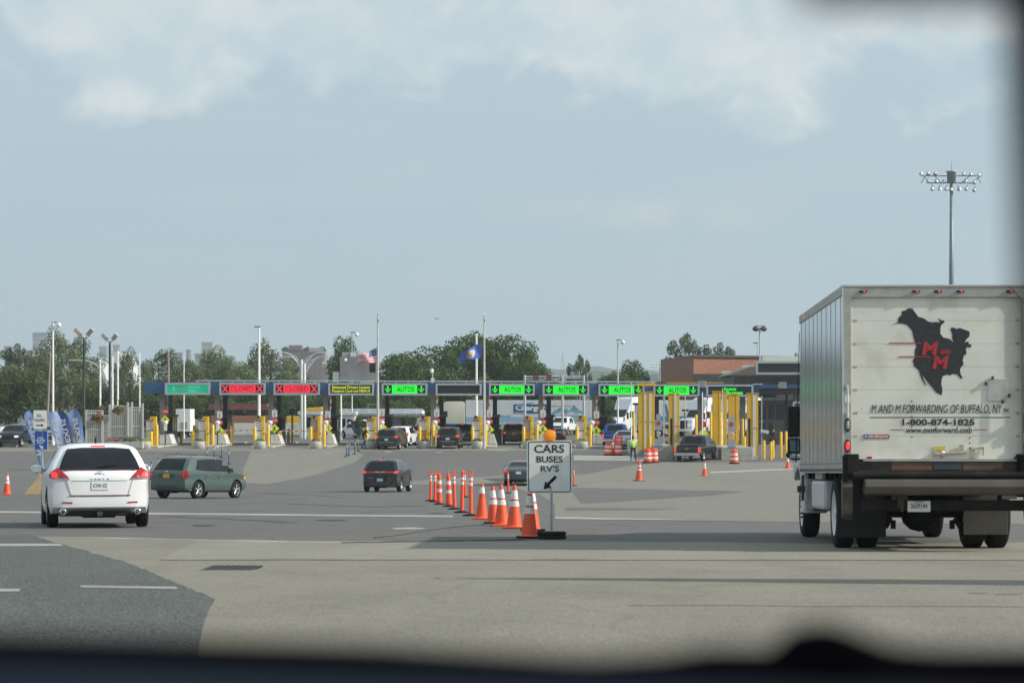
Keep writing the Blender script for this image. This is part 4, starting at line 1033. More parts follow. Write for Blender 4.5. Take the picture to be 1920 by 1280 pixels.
# canopy
def canopy():
    T = thing('booth_canopy', 'long flat canopy with a blue fascia over the inspection lanes', 'canopy', (0, YF, 0))
    xl, xr = PX(270, YF), PX(1232, YF)
    zt, zb = fz(0, 716.5) - .0, fz(0, 737.5)
    q = MB(); q.prism([(xl, zb), (xr, zb - .12), (xr, zt - .12), (xl, zt)], .0, .35); q.build('fascia', BLUEF, T)
    q = MB(); q.prism([(xl, zt - .15), (xr, zt - .27), (xr, zt - .13), (xl, zt - .01)], .36, 9.5); q.build('roof_deck', ALU, T)
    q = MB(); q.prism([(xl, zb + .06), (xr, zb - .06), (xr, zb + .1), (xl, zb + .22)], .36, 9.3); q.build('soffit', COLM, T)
    q = MB()
    q.prism([(PX(365, YF), zt + .1), (xr, zt - .0), (xr, zt + .1), (PX(365, YF), zt + .2)], .5, .58)
    for k in range(40):
        x = PX(368 + k * 22, YF); q.b2((x, .5, zt - .1), (x + .06, .6, zt + .12 - k * .0025))
    q.build('conduit_rail', mat('rail_pale', (.45, .5, .52), .5, .2), T)
    for px in CXP:
        x = PX(px, 201); MB().b2((x - .22, 2 - .3, .1), (x + .22, 2.3, zb + .1)).build('column', COLM, T, bevel=.02)
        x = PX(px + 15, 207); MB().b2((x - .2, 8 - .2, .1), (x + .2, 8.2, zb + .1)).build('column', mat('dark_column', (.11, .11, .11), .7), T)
    for k in range(9):
        x = PX(330 + k * 101, 205); MB().b2((x - 1.0, 5.5, zb + .0), (x + 1.0, 6.2, zb + .08)).build('soffit_lamp', WHITEP, T)
canopy()

def display(px0, px1, kind, label, yt=717.5, yb=740, Yd=YF - .02, dz=0):
    x0, x1 = PX(px0, Yd), PX(px1, Yd); zc = (PZ(yt, Yd) + PZ(yb, Yd)) / 2 + dz; w_, h = x1 - x0, (yb - yt) * Yd / F
    T = thing('display_board', label, 'display board', ((x0 + x1) / 2, Yd, zc))
    q = MB(); t = .16
    q.b2((-w_ / 2, -.3, h / 2 - t), (w_ / 2, 0, h / 2)); q.b2((-w_ / 2, -.3, -h / 2), (w_ / 2, 0, -h / 2 + t)); q.b2((-w_ / 2, -.3, -h / 2 + t), (-w_ / 2 + t, 0, h / 2 - t)); q.b2((w_ / 2 - t, -.3, -h / 2 + t), (w_ / 2, 0, h / 2 - t))
    q.build('frame', mat('display_frame', (.42, .46, .5), .45, .2, .06, 3), T)
    S = MB().b2((-w_ / 2 + t, -.2, -h / 2 + t), (w_ / 2 - t, -.02, h / 2 - t)).build('screen', SCREEN, T)
    iw, ih = w_ - 2 * t, h - 2 * t; y = -.205
    def arrow(cx, m, big=1.0):
        a = MB(); s = ih * .42 * big; a.b2((cx - s * .22, y - .01, -s * .1), (cx + s * .22, y, s * .95)); a.prism([(cx - s * .8, s * .05), (cx, -s * .95), (cx + s * .8, s * .05), (cx + s * .8, -.0 + s * .3), (cx, -s * .45), (cx - s * .8, s * .3)], y - .012, y); a.build('arrow', m, S)
    def cross(cx, m):
        for sg in (-1, 1):
            a = MB(); s = ih * .42; a.prism([(cx - sg * s * .95, s), (cx - sg * s * .55, s), (cx + sg * s * .95, -s), (cx + sg * s * .55, -s)], y - .01 - .002 * sg, y); a.build('cross_stroke', m, S)
    if kind == 'teal':
        MB().b2((-iw / 2, y - .004, -ih / 2), (iw / 2, y, ih / 2)).build('lit_field', LEDT, S); tm = mat('led_dim_text', (.1, .5, .35), .5, 0, .1, 9, emit=(.12, .6, .42), es=.6)
        a = MB(); a.b2((-iw * .34, y - .015, -ih * .1), (-iw * .325, y - .005, ih * .36)); a.prism([(-iw * .38, 0), (-iw * .332, -ih * .3), (-iw * .285, 0), (-iw * .332, -ih * .2)], y - .015, y - .005); a.build('arrow', tm, S)
        a = MB(); a.lathe([(ih * .36, -.01), (ih * .42, -.01), (ih * .42, .0), (ih * .36, .0)], 20, (-iw * .13, y - .01, 0), 'y', cap=False); a.build('ring', mat('led_ring', (.2, .1, .06), .5, emit=(.22, .12, .08), es=.6), S)
        letters('lettering', 'NEXUS', tm, S, iw * .16, y - .012, ih * .22, iw * .3, ih * .34); letters('lettering', 'ONLY', tm, S, iw * .12, y - .012, -ih * .24, iw * .22, ih * .34)
    if kind == 'closed':
        MB().b2((-iw * .31, y - .006, -ih * .44), (iw * .31, y, ih * .44)).build('lit_field', LEDR, S)
        letters('lettering', 'CLOSED', mat('led_dark', (.08, .01, .01), .6), S, 0, y - .008, 0, iw * .54, ih * .56, 0, .02)
        cross(-iw * .41, LEDR); cross(iw * .41, LEDR)
    if kind == 'autos':
        MB().b2((-iw * .3, y - .006, -ih * .48), (iw * .3, y, ih * .48)).build('lit_field', LEDG, S)
        letters('lettering', 'AUTOS', mat('led_dark_green', (.005, .07, .01), .6), S, iw * .02, y - .008, 0, iw * .42, ih * .6, 0, .025)
        arrow(-iw * .4, LEDG); arrow(iw * .4, LEDG)
    if kind == 'yellow':
        letters('lettering', 'Enhanced Drivers License', LEDY, S, 0, y - .004, ih * .23, iw * .9, ih * .36, 0, .004); letters('lettering', 'Passport Card and NEXUS', LEDY, S, 0, y - .004, -ih * .25, iw * .9, ih * .36, 0, .004)
    if kind == 'green_small':
        letters('lettering', 'Autos', LEDG, S, -iw * .0, y - .004, ih * .2, iw * .3, ih * .4, 0, .03); letters('lettering', 'Buses', LEDG, S, iw * .1, y - .004, -ih * .25, iw * .4, ih * .4, 0, .03)
    return T
for a, b, k, l, dy in ((310, 394.5, 'teal', 'teal lit board with a down arrow, leftmost on the fascia', 0), (412, 498, 'closed', 'red lit closed board between the teal board and the other red one', 0),
                       (513.5, 600, 'closed', 'red lit closed board next to the yellow-lettered board', .3), (616, 701.5, 'yellow', 'black board with two lines of yellow lettering', .6),
                       (716, 801.5, 'autos', 'green lit autos board between the yellow-lettered and the blank boards', .9), (817, 903, 'dark', 'blank unlit board between two green boards', 1.2),
                       (917, 1002.5, 'autos', 'green lit autos board just right of the blank board and flagpole', 1.5), (1017.5, 1104.5, 'autos', 'green lit autos board above the mountain trailer', 1.8),
                       (1122, 1208, 'autos', 'green lit autos board partly behind the tall yellow portal columns', 2.1), (1225, 1311, 'autos', 'green lit autos board half hidden by a yellow portal and a camera', 2.8),
                       (1324, 1412, 'green_small', 'board with small green letters behind the bright yellow portal', 3.4)):
    display(a, b, k, l, 717.3 + dy, 740 + dy)

def octo(r): return [(r * math.cos(R(22.5 + 45 * k)), r * math.sin(R(22.5 + 45 * k))) for k in range(8)]
BOARDT = mat('board_text', (.22, .25, .3), .6, 0, .3, 30); BOARDR = mat('board_red', (.35, .12, .1), .6, 0, .35, 25); BROWNB = mat('board_tan', (.36, .27, .2), .6, 0, .15, 12)
FLOW = {'pink': mat('petals_pink', (.45, .08, .25), .8, 0, .4, 8), 'green': mat('leaves_green', (.08, .17, .03), .8, 0, .4, 8), 'purple': mat('petals_purple', (.2, .06, .22), .8, 0, .4, 8), 'yellow': mat('leaves_yellow', (.3, .32, .03), .8, 0, .4, 8), 'dark': mat('leaves_dark', (.03, .05, .02), .8, 0, .4, 8)}
def clump(q, c, rx, ry, rz_, n, size, seed, mi=0, nm=1):
    r = random.Random(seed)
    for _ in range(n):
        a, b = r.uniform(0, 6.28), math.acos(r.uniform(-.3, 1)); k = r.uniform(.6, 1)
        p = Vector((c[0] + rx * k * math.sin(b) * math.cos(a), c[1] + ry * k * math.sin(b) * math.sin(a), c[2] + rz_ * k * math.cos(b)))
        u = Vector((r.uniform(-1, 1), r.uniform(-1, 1), r.uniform(-1, 1))).normalized() * size * r.uniform(.6, 1.2); v = u.orthogonal().normalized() * size * .7
        q.add([p - u - v, p + u - v * .4, p + u * .6 + v, p - u * .5 + v], [(0, 1, 2, 3)], mi if nm == 1 else r.randrange(nm))

GRP = dict(kiosk='yellow lane kiosks', bol='yellow bollards on the lane islands', pl='planters before the islands', stop='stop signs at the lanes', block='crash blocks on the islands', booth='inspection booths')
def make_kiosk(i):
    k = KX[i]; Y = 191.6; x = PX(k, Y)
    T = thing('lane_kiosk', 'yellow steel kiosk with a notice board, ' + LOC[i], 'kiosk', (x, Y, gz(Y) + .14), 0, GRP['kiosk'])
    q = MB(); q.b2((.16, -.1, 0), (.42, .3, 2.42)); q.b2((-.44, -.02, 0), (-.34, .3, 2.15)); q.b2((-.3, -.08, 2.1), (.16, .3, 2.42)); q.b2((-.34, .16, .1), (.16, .3, 2.1))
    q.b2((-.2, .05, 0), (-.08, .25, 1.6)); q.b2((-.42, .1, .9), (.08, .2, 1.0)); q.build('frame', YEL, T, bevel=.02)
    hx = -.12 if i > 1 else -.2
    q = MB(); q.b2((hx - .11, -.25, 2.2), (hx + .11, .1, 2.44)); q.b2((hx - .16, -.3, 2.44), (hx + .18, .12, 2.48)); q.build('signal_head', DARK, T, bevel=.02)
    q = MB(); q.lathe([(.08, -.02), (.001, -.02)], 10, (hx, -.26, 2.34), 'y'); q.build('signal_lens', mat('lens_pale', (.4, .38, .3), .3), T)
    bm = BROWNB if i in (3, 7) else SWHITE
    z1, z0 = 2.12, 1.3
    b = MB().b2((-.42, -.06, z0), (.16, -.02, z1)).build('notice_board', bm, T, bevel=.006)
    MB().b2((-.38, -.07, z1 - .14), (.12, -.06, z1 + .06)).build('red_header', BOARDR, b)
    q = MB()
    r = random.Random(i)
    for j in range(4): q.b2((-.36 + r.uniform(0, .05), -.068, z1 - .28 - j * .14), (.1 - r.uniform(0, .08), -.062, z1 - .22 - j * .14))
    q.build('text_lines', BOARDT, b)
    if i in (2, 4, 6, 8):
        b2_ = MB().b2((-.36, -.05, .45), (.14, -.01, 1.22)).build('lower_panel', SWHITE, T, bevel=.006); MB().b2((-.38, -.055, 1.2), (.16, -.01, 1.3)).build('dark_strip', mat('strip_navy', (.03, .05, .1), .5), T)
    if i in (0, 1): MB().b2((-.38, -.1, .1), (.08, .1, 1.2)).build('concrete_panel', CONC, T, bevel=.01)
    q = MB(); q.cyl((.3, -.12, 1.0), (.62, -.12, 1.0), .02, n=6); q.b2((.35, -.16, .95), (.42, -.1, 1.05)); q.build('chain_bracket', DARK, T)
def bollard(x, Y, z, h, label, r=.13, group=GRP['bol'], m=None):
    T = MB().lathe([(r, 0), (r, h - .07), (r * .8, h - .02), (r * .3, h), (.001, h)], 14).build('bollard', m or YEL, None, (x, Y, z))
    return tag(T, label, 'bollard', group)
GH = .14
for i in range(9):
    Y = 190; z = gz(190)
    # curb of the island
    x0 = PX(KX[i] - 14, 190); x1 = PX(SX[i] + 14, 197)
    o = MB().b2((x0, 188.8, z - .3), (x1, 212, z + GH)).build('island_curb', CONC, None, bevel=.03)
    struct(o)
    make_kiosk(i)
    YB = 190.4
    bollard(PX(KX[i] + (16 if i > 1 else 10 + i * 7), YB), YB, z + GH, 1.78, 'tall yellow bollard right of the kiosk ' + LOC[i])
    bollard(PX(KX[i] - (9 if i != 0 else 0) - (11 if i == 1 else 0), YB), YB - .1, z + GH, 1.2 if i < 2 else 1.6, 'shorter yellow bollard before the kiosk ' + LOC[i])
    # planter
    if i != 7 or True:
        px = KX[i] - (12 if i in (0, 1) else 0) + (3 if i == 1 else 0); Yp = 187.6; zp = gz(Yp)
        kinds = ['yellow', 'purple', 'green', 'pink', 'yellow', 'pink', 'dark', 'dark', 'green'][i]
        desc = {'yellow': 'yellow-green leaves', 'purple': 'purple blooms', 'green': 'green shrubs', 'pink': 'pink flowers', 'dark': 'dark dry plants'}[kinds]
        T = thing('planter', 'round concrete planter of %s %s' % (desc, LOC[i]), 'planter', (PX(px, Yp), Yp, zp), 0, GRP['pl'])
        MB().lathe([(.42, 0), (.48, .1), (.5, .55), (.46, .6), (.42, .56), (.001, .52)], 20).build('bowl', CONC, T)
        q = MB(); clump(q, (0, 0, .58), .45, .4, .28, 150, .06, i, nm=3); q.build('plants', [FLOW[kinds], FLOW['green'], FLOW['dark'] if i % 2 else FLOW[kinds]], T, norm=False)
    # sign pole: white sign, stop sign, diamond
    Ys = 196.0; x = PX(SX[i], Ys); zs = gz(Ys)
    T = thing('stop_sign', 'stop sign over a lime crossing sign on a pole, ' + LOC[i], 'sign', (x, Ys, zs), 0, GRP['stop'])
    MB().cyl((0, 0, 0), (0, 0, 3.0), .03, n=8).build('pole', STEEL, T)
    zc = PZ([771, 792, 788, 789, 786, 789, 790, 791, 792][i], Ys) - zs
    p = MB().prism(octo(.31), -.05, -.04).build('octagon_panel', REDS, T, (0, 0, zc))
    letters('lettering', 'STOP', SWHITE, p, 0, -.053, 0, .42, .17, 0, .02, .002)
    zd = PZ([787, 807, 803, 802, 801, 803, 805, 804, 807][i], Ys) - zs; d = .4
    ox = .0 if i != 4 else .05
    p = MB().prism([(-d, 0), (0, -d), (d, 0), (0, d)], -.07, -.06).build('crossing_panel', LIME, T, (ox, 0, zd))
    q = MB(); q.prism([(-.05, .12), (.06, .12), (.04, -.02), (.12, -.22), (.06, -.22), (0, -.06), (-.08, -.22), (-.14, -.2), (-.05, 0)], -.078, -.07); q.prism([(.02 + .045 * math.cos(a), .17 + .045 * math.sin(a)) for a in np.linspace(0, 6, 8)], -.078, -.07)
    q.prism([(-.05, .1), (-.15, -.0), (-.13, -.03), (-.04, .05)], -.078, -.07); q.build('walker_symbol', SBLACK, p)
    if i:
        zw = PZ([0, 777, 775, 777, 773, 774, 775, 775, 777][i], Ys) - zs
        p = MB().b2((-.22, -.05, zw - .3), (.22, -.04, zw + .3)).build('rule_panel', SWHITE, T)
        q = MB()
        for j in range(3): q.b2((-.13, -.055, zw + .15 - j * .18), (.13, -.05, zw + .2 - j * .18))
        q.b2((-.03, -.055, zw - .24), (.03, -.05, zw + .05)); q.build('text_lines', BOARDT, p)
    # crash block with a sloped right flank
    Yk = 197.4; x = PX(SX[i], Yk); zk = gz(Yk) + GH
    q = MB(); q.prism([(-.5, 0), (-.5, .78), (.3, .85), (.36, .8), (.62, 0)], 0, 3.2); o = q.build('crash_block', CONCW, None, (x, Yk, zk), bevel=.03)
    tag(o, 'white concrete crash block behind the sign pole, ' + LOC[i], 'concrete block', GRP['block'])
    # toll reader with white hood
    Yr = 193.5; x = PX(KX[i] + (26 if i < 2 else 19), Yr); T = thing('card_reader', 'white hooded card reader on a slim post, ' + LOC[i], 'card reader', (x, Yr, gz(Yr) + GH), 0, 'card readers on the islands')
    MB().cyl((0, 0, 0), (0, 0, 1.75), .06, n=8).build('post', DARK, T)
    q = MB(); q.ball((0, 0, 1.88), .24, 12, 0, (1, .9, .8)); q.b2((-.1, -.24, 1.2), (.14, .0, 1.75)); q.build('hood', WHITEP, T, smooth=True)
    # inspection booth
    Yb = 205.5; x = PX(CXP[i] + 13, Yb)
    if i in (2, 3): x = PX(CXP[i] + 14, Yb)
    T = thing('inspection_booth', 'narrow dark inspection booth on the island ' + LOC[i], 'booth', (x, Yb, gz(Yb) + GH), 0, GRP['booth'])
    MB().b2((-.5, -1.4, 0), (.5, 1.4, 1.0)).build('base_wall', mat('booth_panel', (.09, .09, .09), .6, 0, .15, 3), T)
    q = MB()
    for a in (-.46, .42):
        for b in (-1.4, -.02, 1.34): q.b2((a, b, 1.0), (a + .06, b + .06, 2.3))
    q.b2((-.47, -1.41, .99), (.49, 1.41, 1.06)); q.b2((-.47, -1.41, 2.24), (.49, 1.41, 2.31))
    q.build('frame', DARK, T)
    MB().b2((-.45, -1.36, 1.0), (.45, 1.36, 2.3)).build('glazing', GLASS, T)
    MB().b2((-.6, -1.5, 2.3), (.6, 1.5, 2.5)).build('roof', mat('booth_roof', (.14, .14, .13), .7), T, bevel=.02)
    if i > 1: bollard(PX([0, 0, 541, 602, 743, 840, 938, 1040, 1140][i] - (12 if i == 3 else 0), 206), 206, gz(206), 1.35, 'yellow bollard beside the booth ' + LOC[i])
for px, yy, Yb, lb in ((340, 0, 206, 'yellow bollard beside the white cube truck'), (364, 0, 203, 'yellow bollard in the second lane under the teal board'), (428, 0, 204, 'tall yellow bollard in the lane under the first red board'), (434, 0, 200, 'yellow bollard with green sleeve in the lane under the first red board')):
    bollard(PX(px, Yb), Yb, gz(Yb), 1.7 if px != 340 else 1.2, lb, .11)

# barrier arms: closed across two lanes, raised at the open ones
AW = mat('arm_white', (.6, .58, .56), .5, 0, .05, 5); AR = mat('arm_red', (.45, .06, .05), .5, 0, .05, 5)
def arm(px0, px1, pyy, label, up=False):
    Ya = 198.5; x0 = PX(px0, Ya); z = gz(Ya) + GH
    T = thing('barrier_gate', label, 'barrier gate', (x0, Ya, z), 0, 'striped lane barrier arms')
    MB().b2((-.15, -.15, 0), (.15, .15, 1.05)).build('gate_housing', YEL, T, bevel=.02)
    zz = PZ(pyy, Ya) - z; Ln = abs(PX(px1, Ya) - x0)
    q = MB(); n = 10
    if up:
        za, zb_ = 1.0, 4.15
        for k in range(n):
            q.box((.15 * k / n, -.2, za + (zb_ - za) * (k + .5) / n), (.09, .04, (zb_ - za) / n), 0, k % 2)
    else:
        sg = 1 if px1 > px0 else -1
        for k in range(n): q.box((sg * Ln * (k + .5) / n, -.2, zz), (Ln / n, .04, .09), 0, k % 2)
    q.build('arm', [AW, AR], T)
arm(420, 478, 806.5, 'lowered striped barrier arm closing the lane under the first red board')
arm(524, 583, 808, 'lowered striped barrier arm closing the lane under the second red board')
arm(762, 786, 808, 'half-visible lowered barrier arm behind the charcoal and white cars')
for px, l in ((618, 'yellow-lettered'), (817, 'blank'), (915, 'second green'), (1017, 'third green'), (1116, 'fourth green')):
    arm(px, px, 0, 'raised striped barrier arm below the left end of the %s board' % l, True)

# small guard booths, centre post sign, school bus, wall
def guard_booth(px0, px1, pyt, Yg, label, win):
    x0, x1 = PX(px0, Yg), PX(px1, Yg); h = PZ(pyt, Yg) - gz(Yg); w_ = x1 - x0
    T = thing('guard_booth', label, 'booth', ((x0 + x1) / 2, Yg, gz(Yg)))
    bm = mat('booth_offwhite', (.5, .51, .48), .6, 0, .06, 3)
    MB().b2((-w_ / 2, 0, 0), (w_ / 2, 2.4, h - .35)).build('wall', bm, T, bevel=.02)
    MB().b2((-w_ / 2 - .15, -.15, h - .35), (w_ / 2 + .15, 2.6, h)).build('roof', mat('booth_trim', (.56, .57, .55), .6), T, bevel=.04)
    for a, b, c, d in win:
        o = MB().b2((a * w_ - .06, -.03, c * h - .06), (b * w_ + .06, -.005, d * h + .06)).build('window', WHITEP, T); MB().b2((a * w_, -.04, c * h), (b * w_, -.03, d * h)).build('pane', GLASS, o)
guard_booth(561, 599.5, 771, 232, 'off-white guard booth with a dark doorway beside the yellow bus', [(-.2, .1, .35, .78)])
guard_booth(625, 665, 771.5, 235, 'off-white guard booth with wide windows behind the white patrol car', [(-.44, .08, .3, .72), (.14, .42, .3, .7)])
def ne_sign():
    Y = 208; T = thing('no_entry_sign', 'no entry sign under a blank white plate on a yellow post between the lanes', 'sign', (PX(548, Y), Y, gz(Y)))
    MB().cyl((0, 0, 0), (0, 0, PZ(778, Y) - gz(Y)), .1, n=12).build('post', YEL, T)
    z = lambda p: PZ(p, Y) - gz(Y)
    MB().b2((-.3, -.12, z(763)), (.28, -.1, z(753))).build('white_plate', SWHITE, T); p = MB().b2((-.34, -.12, z(779)), (.34, -.1, z(764.2))).build('sign_panel', SWHITE, T)
    MB().lathe([(.001, -.01), (.3, -.01), (.3, 0)], 22, (0, -.12, z(771.5)), 'y').build('red_disc', REDS, p); MB().b2((-.2, -.14, z(771.5) - .05), (.2, -.131, z(771.5) + .05)).build('bar', SWHITE, p)
ne_sign()
def bus():
    Y = 252; T = thing('school_bus', 'yellow bus parked behind the off-white guard booth', 'bus', (PX(575, Y), Y, gz(Y)), R(0))
    by = mat('bus_yellow', (.72, .42, .02), .4, 0, .05, 2); X = lambda p: PX(p, Y) - PX(575, Y); Zf = lambda p: PZ(p, Y) - gz(Y)
    q = MB(); q.b2((X(539), -1, .4), (X(606), 1.2, Zf(780))); q.build('lower_body', by, T, bevel=.08)
    q = MB(); q.prism([(X(570), Zf(782)), (X(572), Zf(768)), (X(578), Zf(764)), (X(604), Zf(763)), (X(607), Zf(766)), (X(606), Zf(782))], -1, 1.2); q.build('roof', by, T, bevel=.06)
    for k in range(6): MB().b2((X(573 + k * 5.4), -1.03, Zf(778)), (X(577 + k * 5.4), -.99, Zf(770))).build('window', GLASS, T)
    q = MB(); q.b2((X(545), -1.04, 1.0), (X(605), -1.0, 1.1)); q.build('black_rail', SBLACK, T)
    for px in (550, 595): add_wheel(T, X(px), -.85, .5, .3, -1, 'steel', R(90))
bus()
def wall_run(px0, px1, pt, pb, Y, label, m, name='barrier_wall', cat='barrier', seg=6):
    x0, x1 = PX(px0, Y), PX(px1, Y); zt = PZ(pt, Y); zb = min(PZ(pb, Y), gz(Y))
    T = thing(name, label, cat, (x0, Y, 0))
    n = max(1, int((x1 - x0) / seg))
    for k in range(n):
        a = (x1 - x0) * k / n; b = (x1 - x0) * (k + 1) / n - .03
        MB().b2((a, 0, zb), (b, .4, zt)).build('segment', m, T, bevel=.03)
wall_run(438, 610, 793, 812, 241, 'white concrete barrier wall behind the closed lanes', CONCW)
SALMON = mat('salmon_brick', (.3, .13, .085), .8, 0, .15, 6)
wall_run(395, 540, 779, 795, 257, 'low red brick wall behind the white barrier', SALMON, 'brick_wall', 'wall', 50)
wall_run(-40, 152, 796, 815, 232, 'low salmon brick wall behind the left lanes', SALMON, 'brick_wall', 'wall', 4)
def ornate_building():
    Y = 262; T = thing('pavilion', 'low red-roofed pavilion behind the closed lanes', 'building', (PX(455, Y), Y, 0)); X = lambda p: PX(p, Y) - PX(455, Y)
    q = MB(); q.prism([(X(395), PZ(768, Y)), (X(400), PZ(757, Y)), (X(505), PZ(757, Y)), (X(512), PZ(768, Y))], -3, 3); q.build('roof', mat('maroon_roof', (.2, .06, .06), .7, 0, .2, 2), T)
    for k in range(9): MB().b2((X(402 + k * 13), -2.5, 0), (X(404 + k * 13), -2.3, PZ(768, Y))).build('column', DARK, T)
    MB().b2((X(400), -2, 0), (X(508), 2.5, PZ(777, Y))).build('wall', mat('pavilion_wall', (.1, .06, .05), .8), T)
ornate_building()

# slatted white fence at the left
def gate_panel(px0, px1, pt, Y, T, lattice=True, dy=0.0):
    x0, x1 = PX(px0, Y), PX(px1, Y) ; z = gz(Y); h = PZ(pt, Y) - z; n = max(4, int((x1 - x0) / .16)); q = MB()
    yf = lambda x: Y + dy * (x - x0) / (x1 - x0)
    for k in range(n + 1):
        x = x0 + (x1 - x0) * k / n; q.box((x, yf(x), z + h / 2), (.07, .05, h))
    for zz in (.12, .5, .93, 1.0):
        a, b = (x0, yf(x0)), (x1, yf(x1)); q.cyl((a[0], a[1], z + h * zz), (b[0], b[1], z + h * zz), .05, n=6)
    if lattice:
        for k in range(0, n - 2, 2):
            xa = x0 + (x1 - x0) * k / n; xb = x0 + (x1 - x0) * (k + 3) / n
            for j in range(7): q.cyl((xa, yf(xa) - .03, z + h * (.12 + j * .11)), (xb, yf(xb) - .03, z + h * (.2 + j * .11)), .02, n=5)
        q.b2((x0 + .05, Y + .06 + max(0, dy), z + .3), (x1 - .05, Y + .08 + max(0, dy), z + h - .4), 1)
    q.build('fence_panel', [mat('fence_white', (.52, .53, .5), .6, 0, .06, 4), mat('fence_backing', (.4, .4, .37), .8)], T)
FT = thing('slatted_fence', 'tall white slatted fence with lattice panels at the left of the booths', 'fence', (0, 0, 0))
for a, b, t, Y in ((163, 191, 770, 188), (193, 203, 779, 189), (206, 239, 761, 190), (240.5, 246, 764, 193), (249, 266.5, 764, 198)): gate_panel(a, b, t, Y, FT)
for px, t, Y in ((162, 768, 188), (191.5, 769, 188), (205.5, 758, 190), (239.5, 754, 190), (247.5, 753, 198), (267.5, 756, 198)):
    MB().b2((PX(px, Y) - .08, Y - .08, 0), (PX(px, Y) + .08, Y + .08, PZ(t, Y))).build('fence_post', MATS['fence_white'], FT)
q = MB(); q.b2((PX(212, 186.5), 186.3, 0), (PX(268, 186.5), 187.3, .55)); tag(q.build('planter_wall', CONC, None, bevel=.03), 'long low concrete planter wall at the foot of the slatted fence', 'planter wall')
for px, kk, lb in ((216, 'pink', 'pink flower bed'), (232, 'purple', 'purple flower bed'), (247, 'dark', 'dark leafy bed')):
    q = MB(); clump(q, (0, 0, .1), .9, .35, .35, 160, .07, px, nm=2); o = q.build('flower_bed', [FLOW[kk], FLOW['green']], None, (PX(px, 186.6), 186.8, .55), norm=False); tag(o, lb + ' on the low planter wall by the slatted fence', 'flower bed')

# lamp posts
def flood_post(px, pt, Y, label, spread, dark=True, h_head=.5, baskets=()):
    z = gz(Y); H_ = PZ(pt, Y) - z
    m = mat('post_dark_green', (.02, .03, .028), .5) if dark else STEEL
    T = thing('lamp_post', label, 'lamp post', (PX(px, Y), Y, z))
    MB().lathe([(.16, 0), (.16, .5), (.12, .6), (.1, H_ - .5), (.07, H_)], 12).build('pole', m, T)
    for s in (-1, 1):
        q = MB(); q.cyl((0, 0, H_ - .05), (s * .22 * spread, 0, H_ + .1), .04, n=6); q.build('bracket', m, T)
        q = MB(); q.box((0, 0, 0), (.34, .3, .62 * spread)); o = q.build('lamp_head', mat('lamp_head_tan', (.4, .37, .33), .5, .1), T, (s * .42 * spread, 0, H_ + .42 * spread), bevel=.04); o.rotation_euler = (R(20), R(s * 42), 0)
    return T
flood_post(157.5, 634, 189, 'tall dark lamp post with two floodlights, left of the two behind the fence', 1.2)
flood_post(206, 641, 190.5, 'tall dark lamp post with two floodlights, right of the two behind the fence', 1.0)
def basket(px, py, Y, label, seed):
    T = thing('hanging_basket', label, 'hanging basket', (PX(px, Y), Y, PZ(py, Y)), 0, 'flower baskets by the slatted fence')
    MB().lathe([(.001, -.44), (.16, -.4), (.26, -.2), (.3, 0)], 14, cap=False).build('basket', mat('basket_terracotta', (.3, .16, .09), .8), T)
    q = MB(); clump(q, (0, 0, -.12), .52, .5, .42, 420, .075, seed, nm=4); q.build('plants', [FLOW['green'], FLOW['dark'], FLOW['dark'], mat('petals_red', (.35, .05, .04), .8)], T, norm=False)
    q = MB(); q.cyl((0, 0, 0), (0, 0, .8), .02, n=5); q.cyl((0, 0, .8), (-.5, 0, .95), .02, n=5); q.build('hanger', DARK, T)
basket(183, 782, 187.5, 'round flower basket hanging lowest, in front of the first fence panel', 1); basket(190, 767, 190, 'flower basket half hidden behind the lower basket', 2); basket(222.5, 768, 188.5, 'round flower basket hanging before the second fence panel', 3)

def pole(name, px, pt, Y, label, cat='pole', r0=.09, r1=.05, m=None, group=None, top=None):
    z = gz(Y); H_ = PZ(pt, Y) - z; T = thing(name, label, cat, (PX(px, Y), Y, z), 0, group); r0 *= .8; r1 *= .72
    MB().lathe([(r0 * 1.6, 0), (r0 * 1.6, .3), (r0, .35), (r1, H_), (.001, H_)], 10).build('pole', m or STEEL, T)
    if top: top(T, H_)
    return T
PWHITE = mat('pole_white', (.62, .64, .62), .5, 0, .05, 2)
def ballcam(T, H_): MB().box((.1, 0, H_ - .05), (.5, .12, .08)).build('arm', DARK, T); MB().ball((.5, 0, H_ - .3), .22, 12).build('camera_dome', mat('dome_white', (.75, .78, .76), .2, 0, .03, 4), T)
def cobra(s=1, L=2.0):
    def f_(T, H_):
        MB().tube([(0, 0, H_ - .9), (s * L * .25, 0, H_ - .3), (s * L * .6, 0, H_ - .02), (s * L, 0, H_)], .05, 7).build('arm', PWHITE, T); MB().box((s * (L + .3), 0, H_), (.7, .25, .12)).build('lamp_head', ALU, T, bevel=.03)
    return f_
pole('camera_mast', 99.5, 603, 200, 'tall pale camera mast with a white dome, before the leftmost big tree', 'camera mast', .13, .1, PWHITE, top=ballcam)
pole('lamp_post', 486, 613, 228, 'tall white lamp post between the two red closed boards', 'lamp post', .2, .14, PWHITE, top=lambda T, H_: MB().b2((-.5, -.1, H_ - .02), (.1, .1, H_ + .08)).build('lamp_head', DARK, T))
pole('camera_mast', 660, 622, 236, 'slim camera mast with a white dome above the silver cabinet', 'camera mast', .08, .06, top=ballcam)
pole('lamp_post', 639.5, 735, 222, 'short white post behind the yellow-lettered board', 'pole', .12, .1, PWHITE)
pole('lamp_post', 893.5, 624, 236, 'white lamp post just left of the state flagpole', 'lamp post', .17, .13, PWHITE, top=lambda T, H_: MB().b2((-.35, -.1, H_ - .04), (.1, .1, H_ + .06)).build('lamp_head', DARK, T))
pole('camera_mast', 1158.5, 636, 232, 'grey camera mast with a dome above the fourth green board', 'camera mast', .12, .09, top=ballcam)
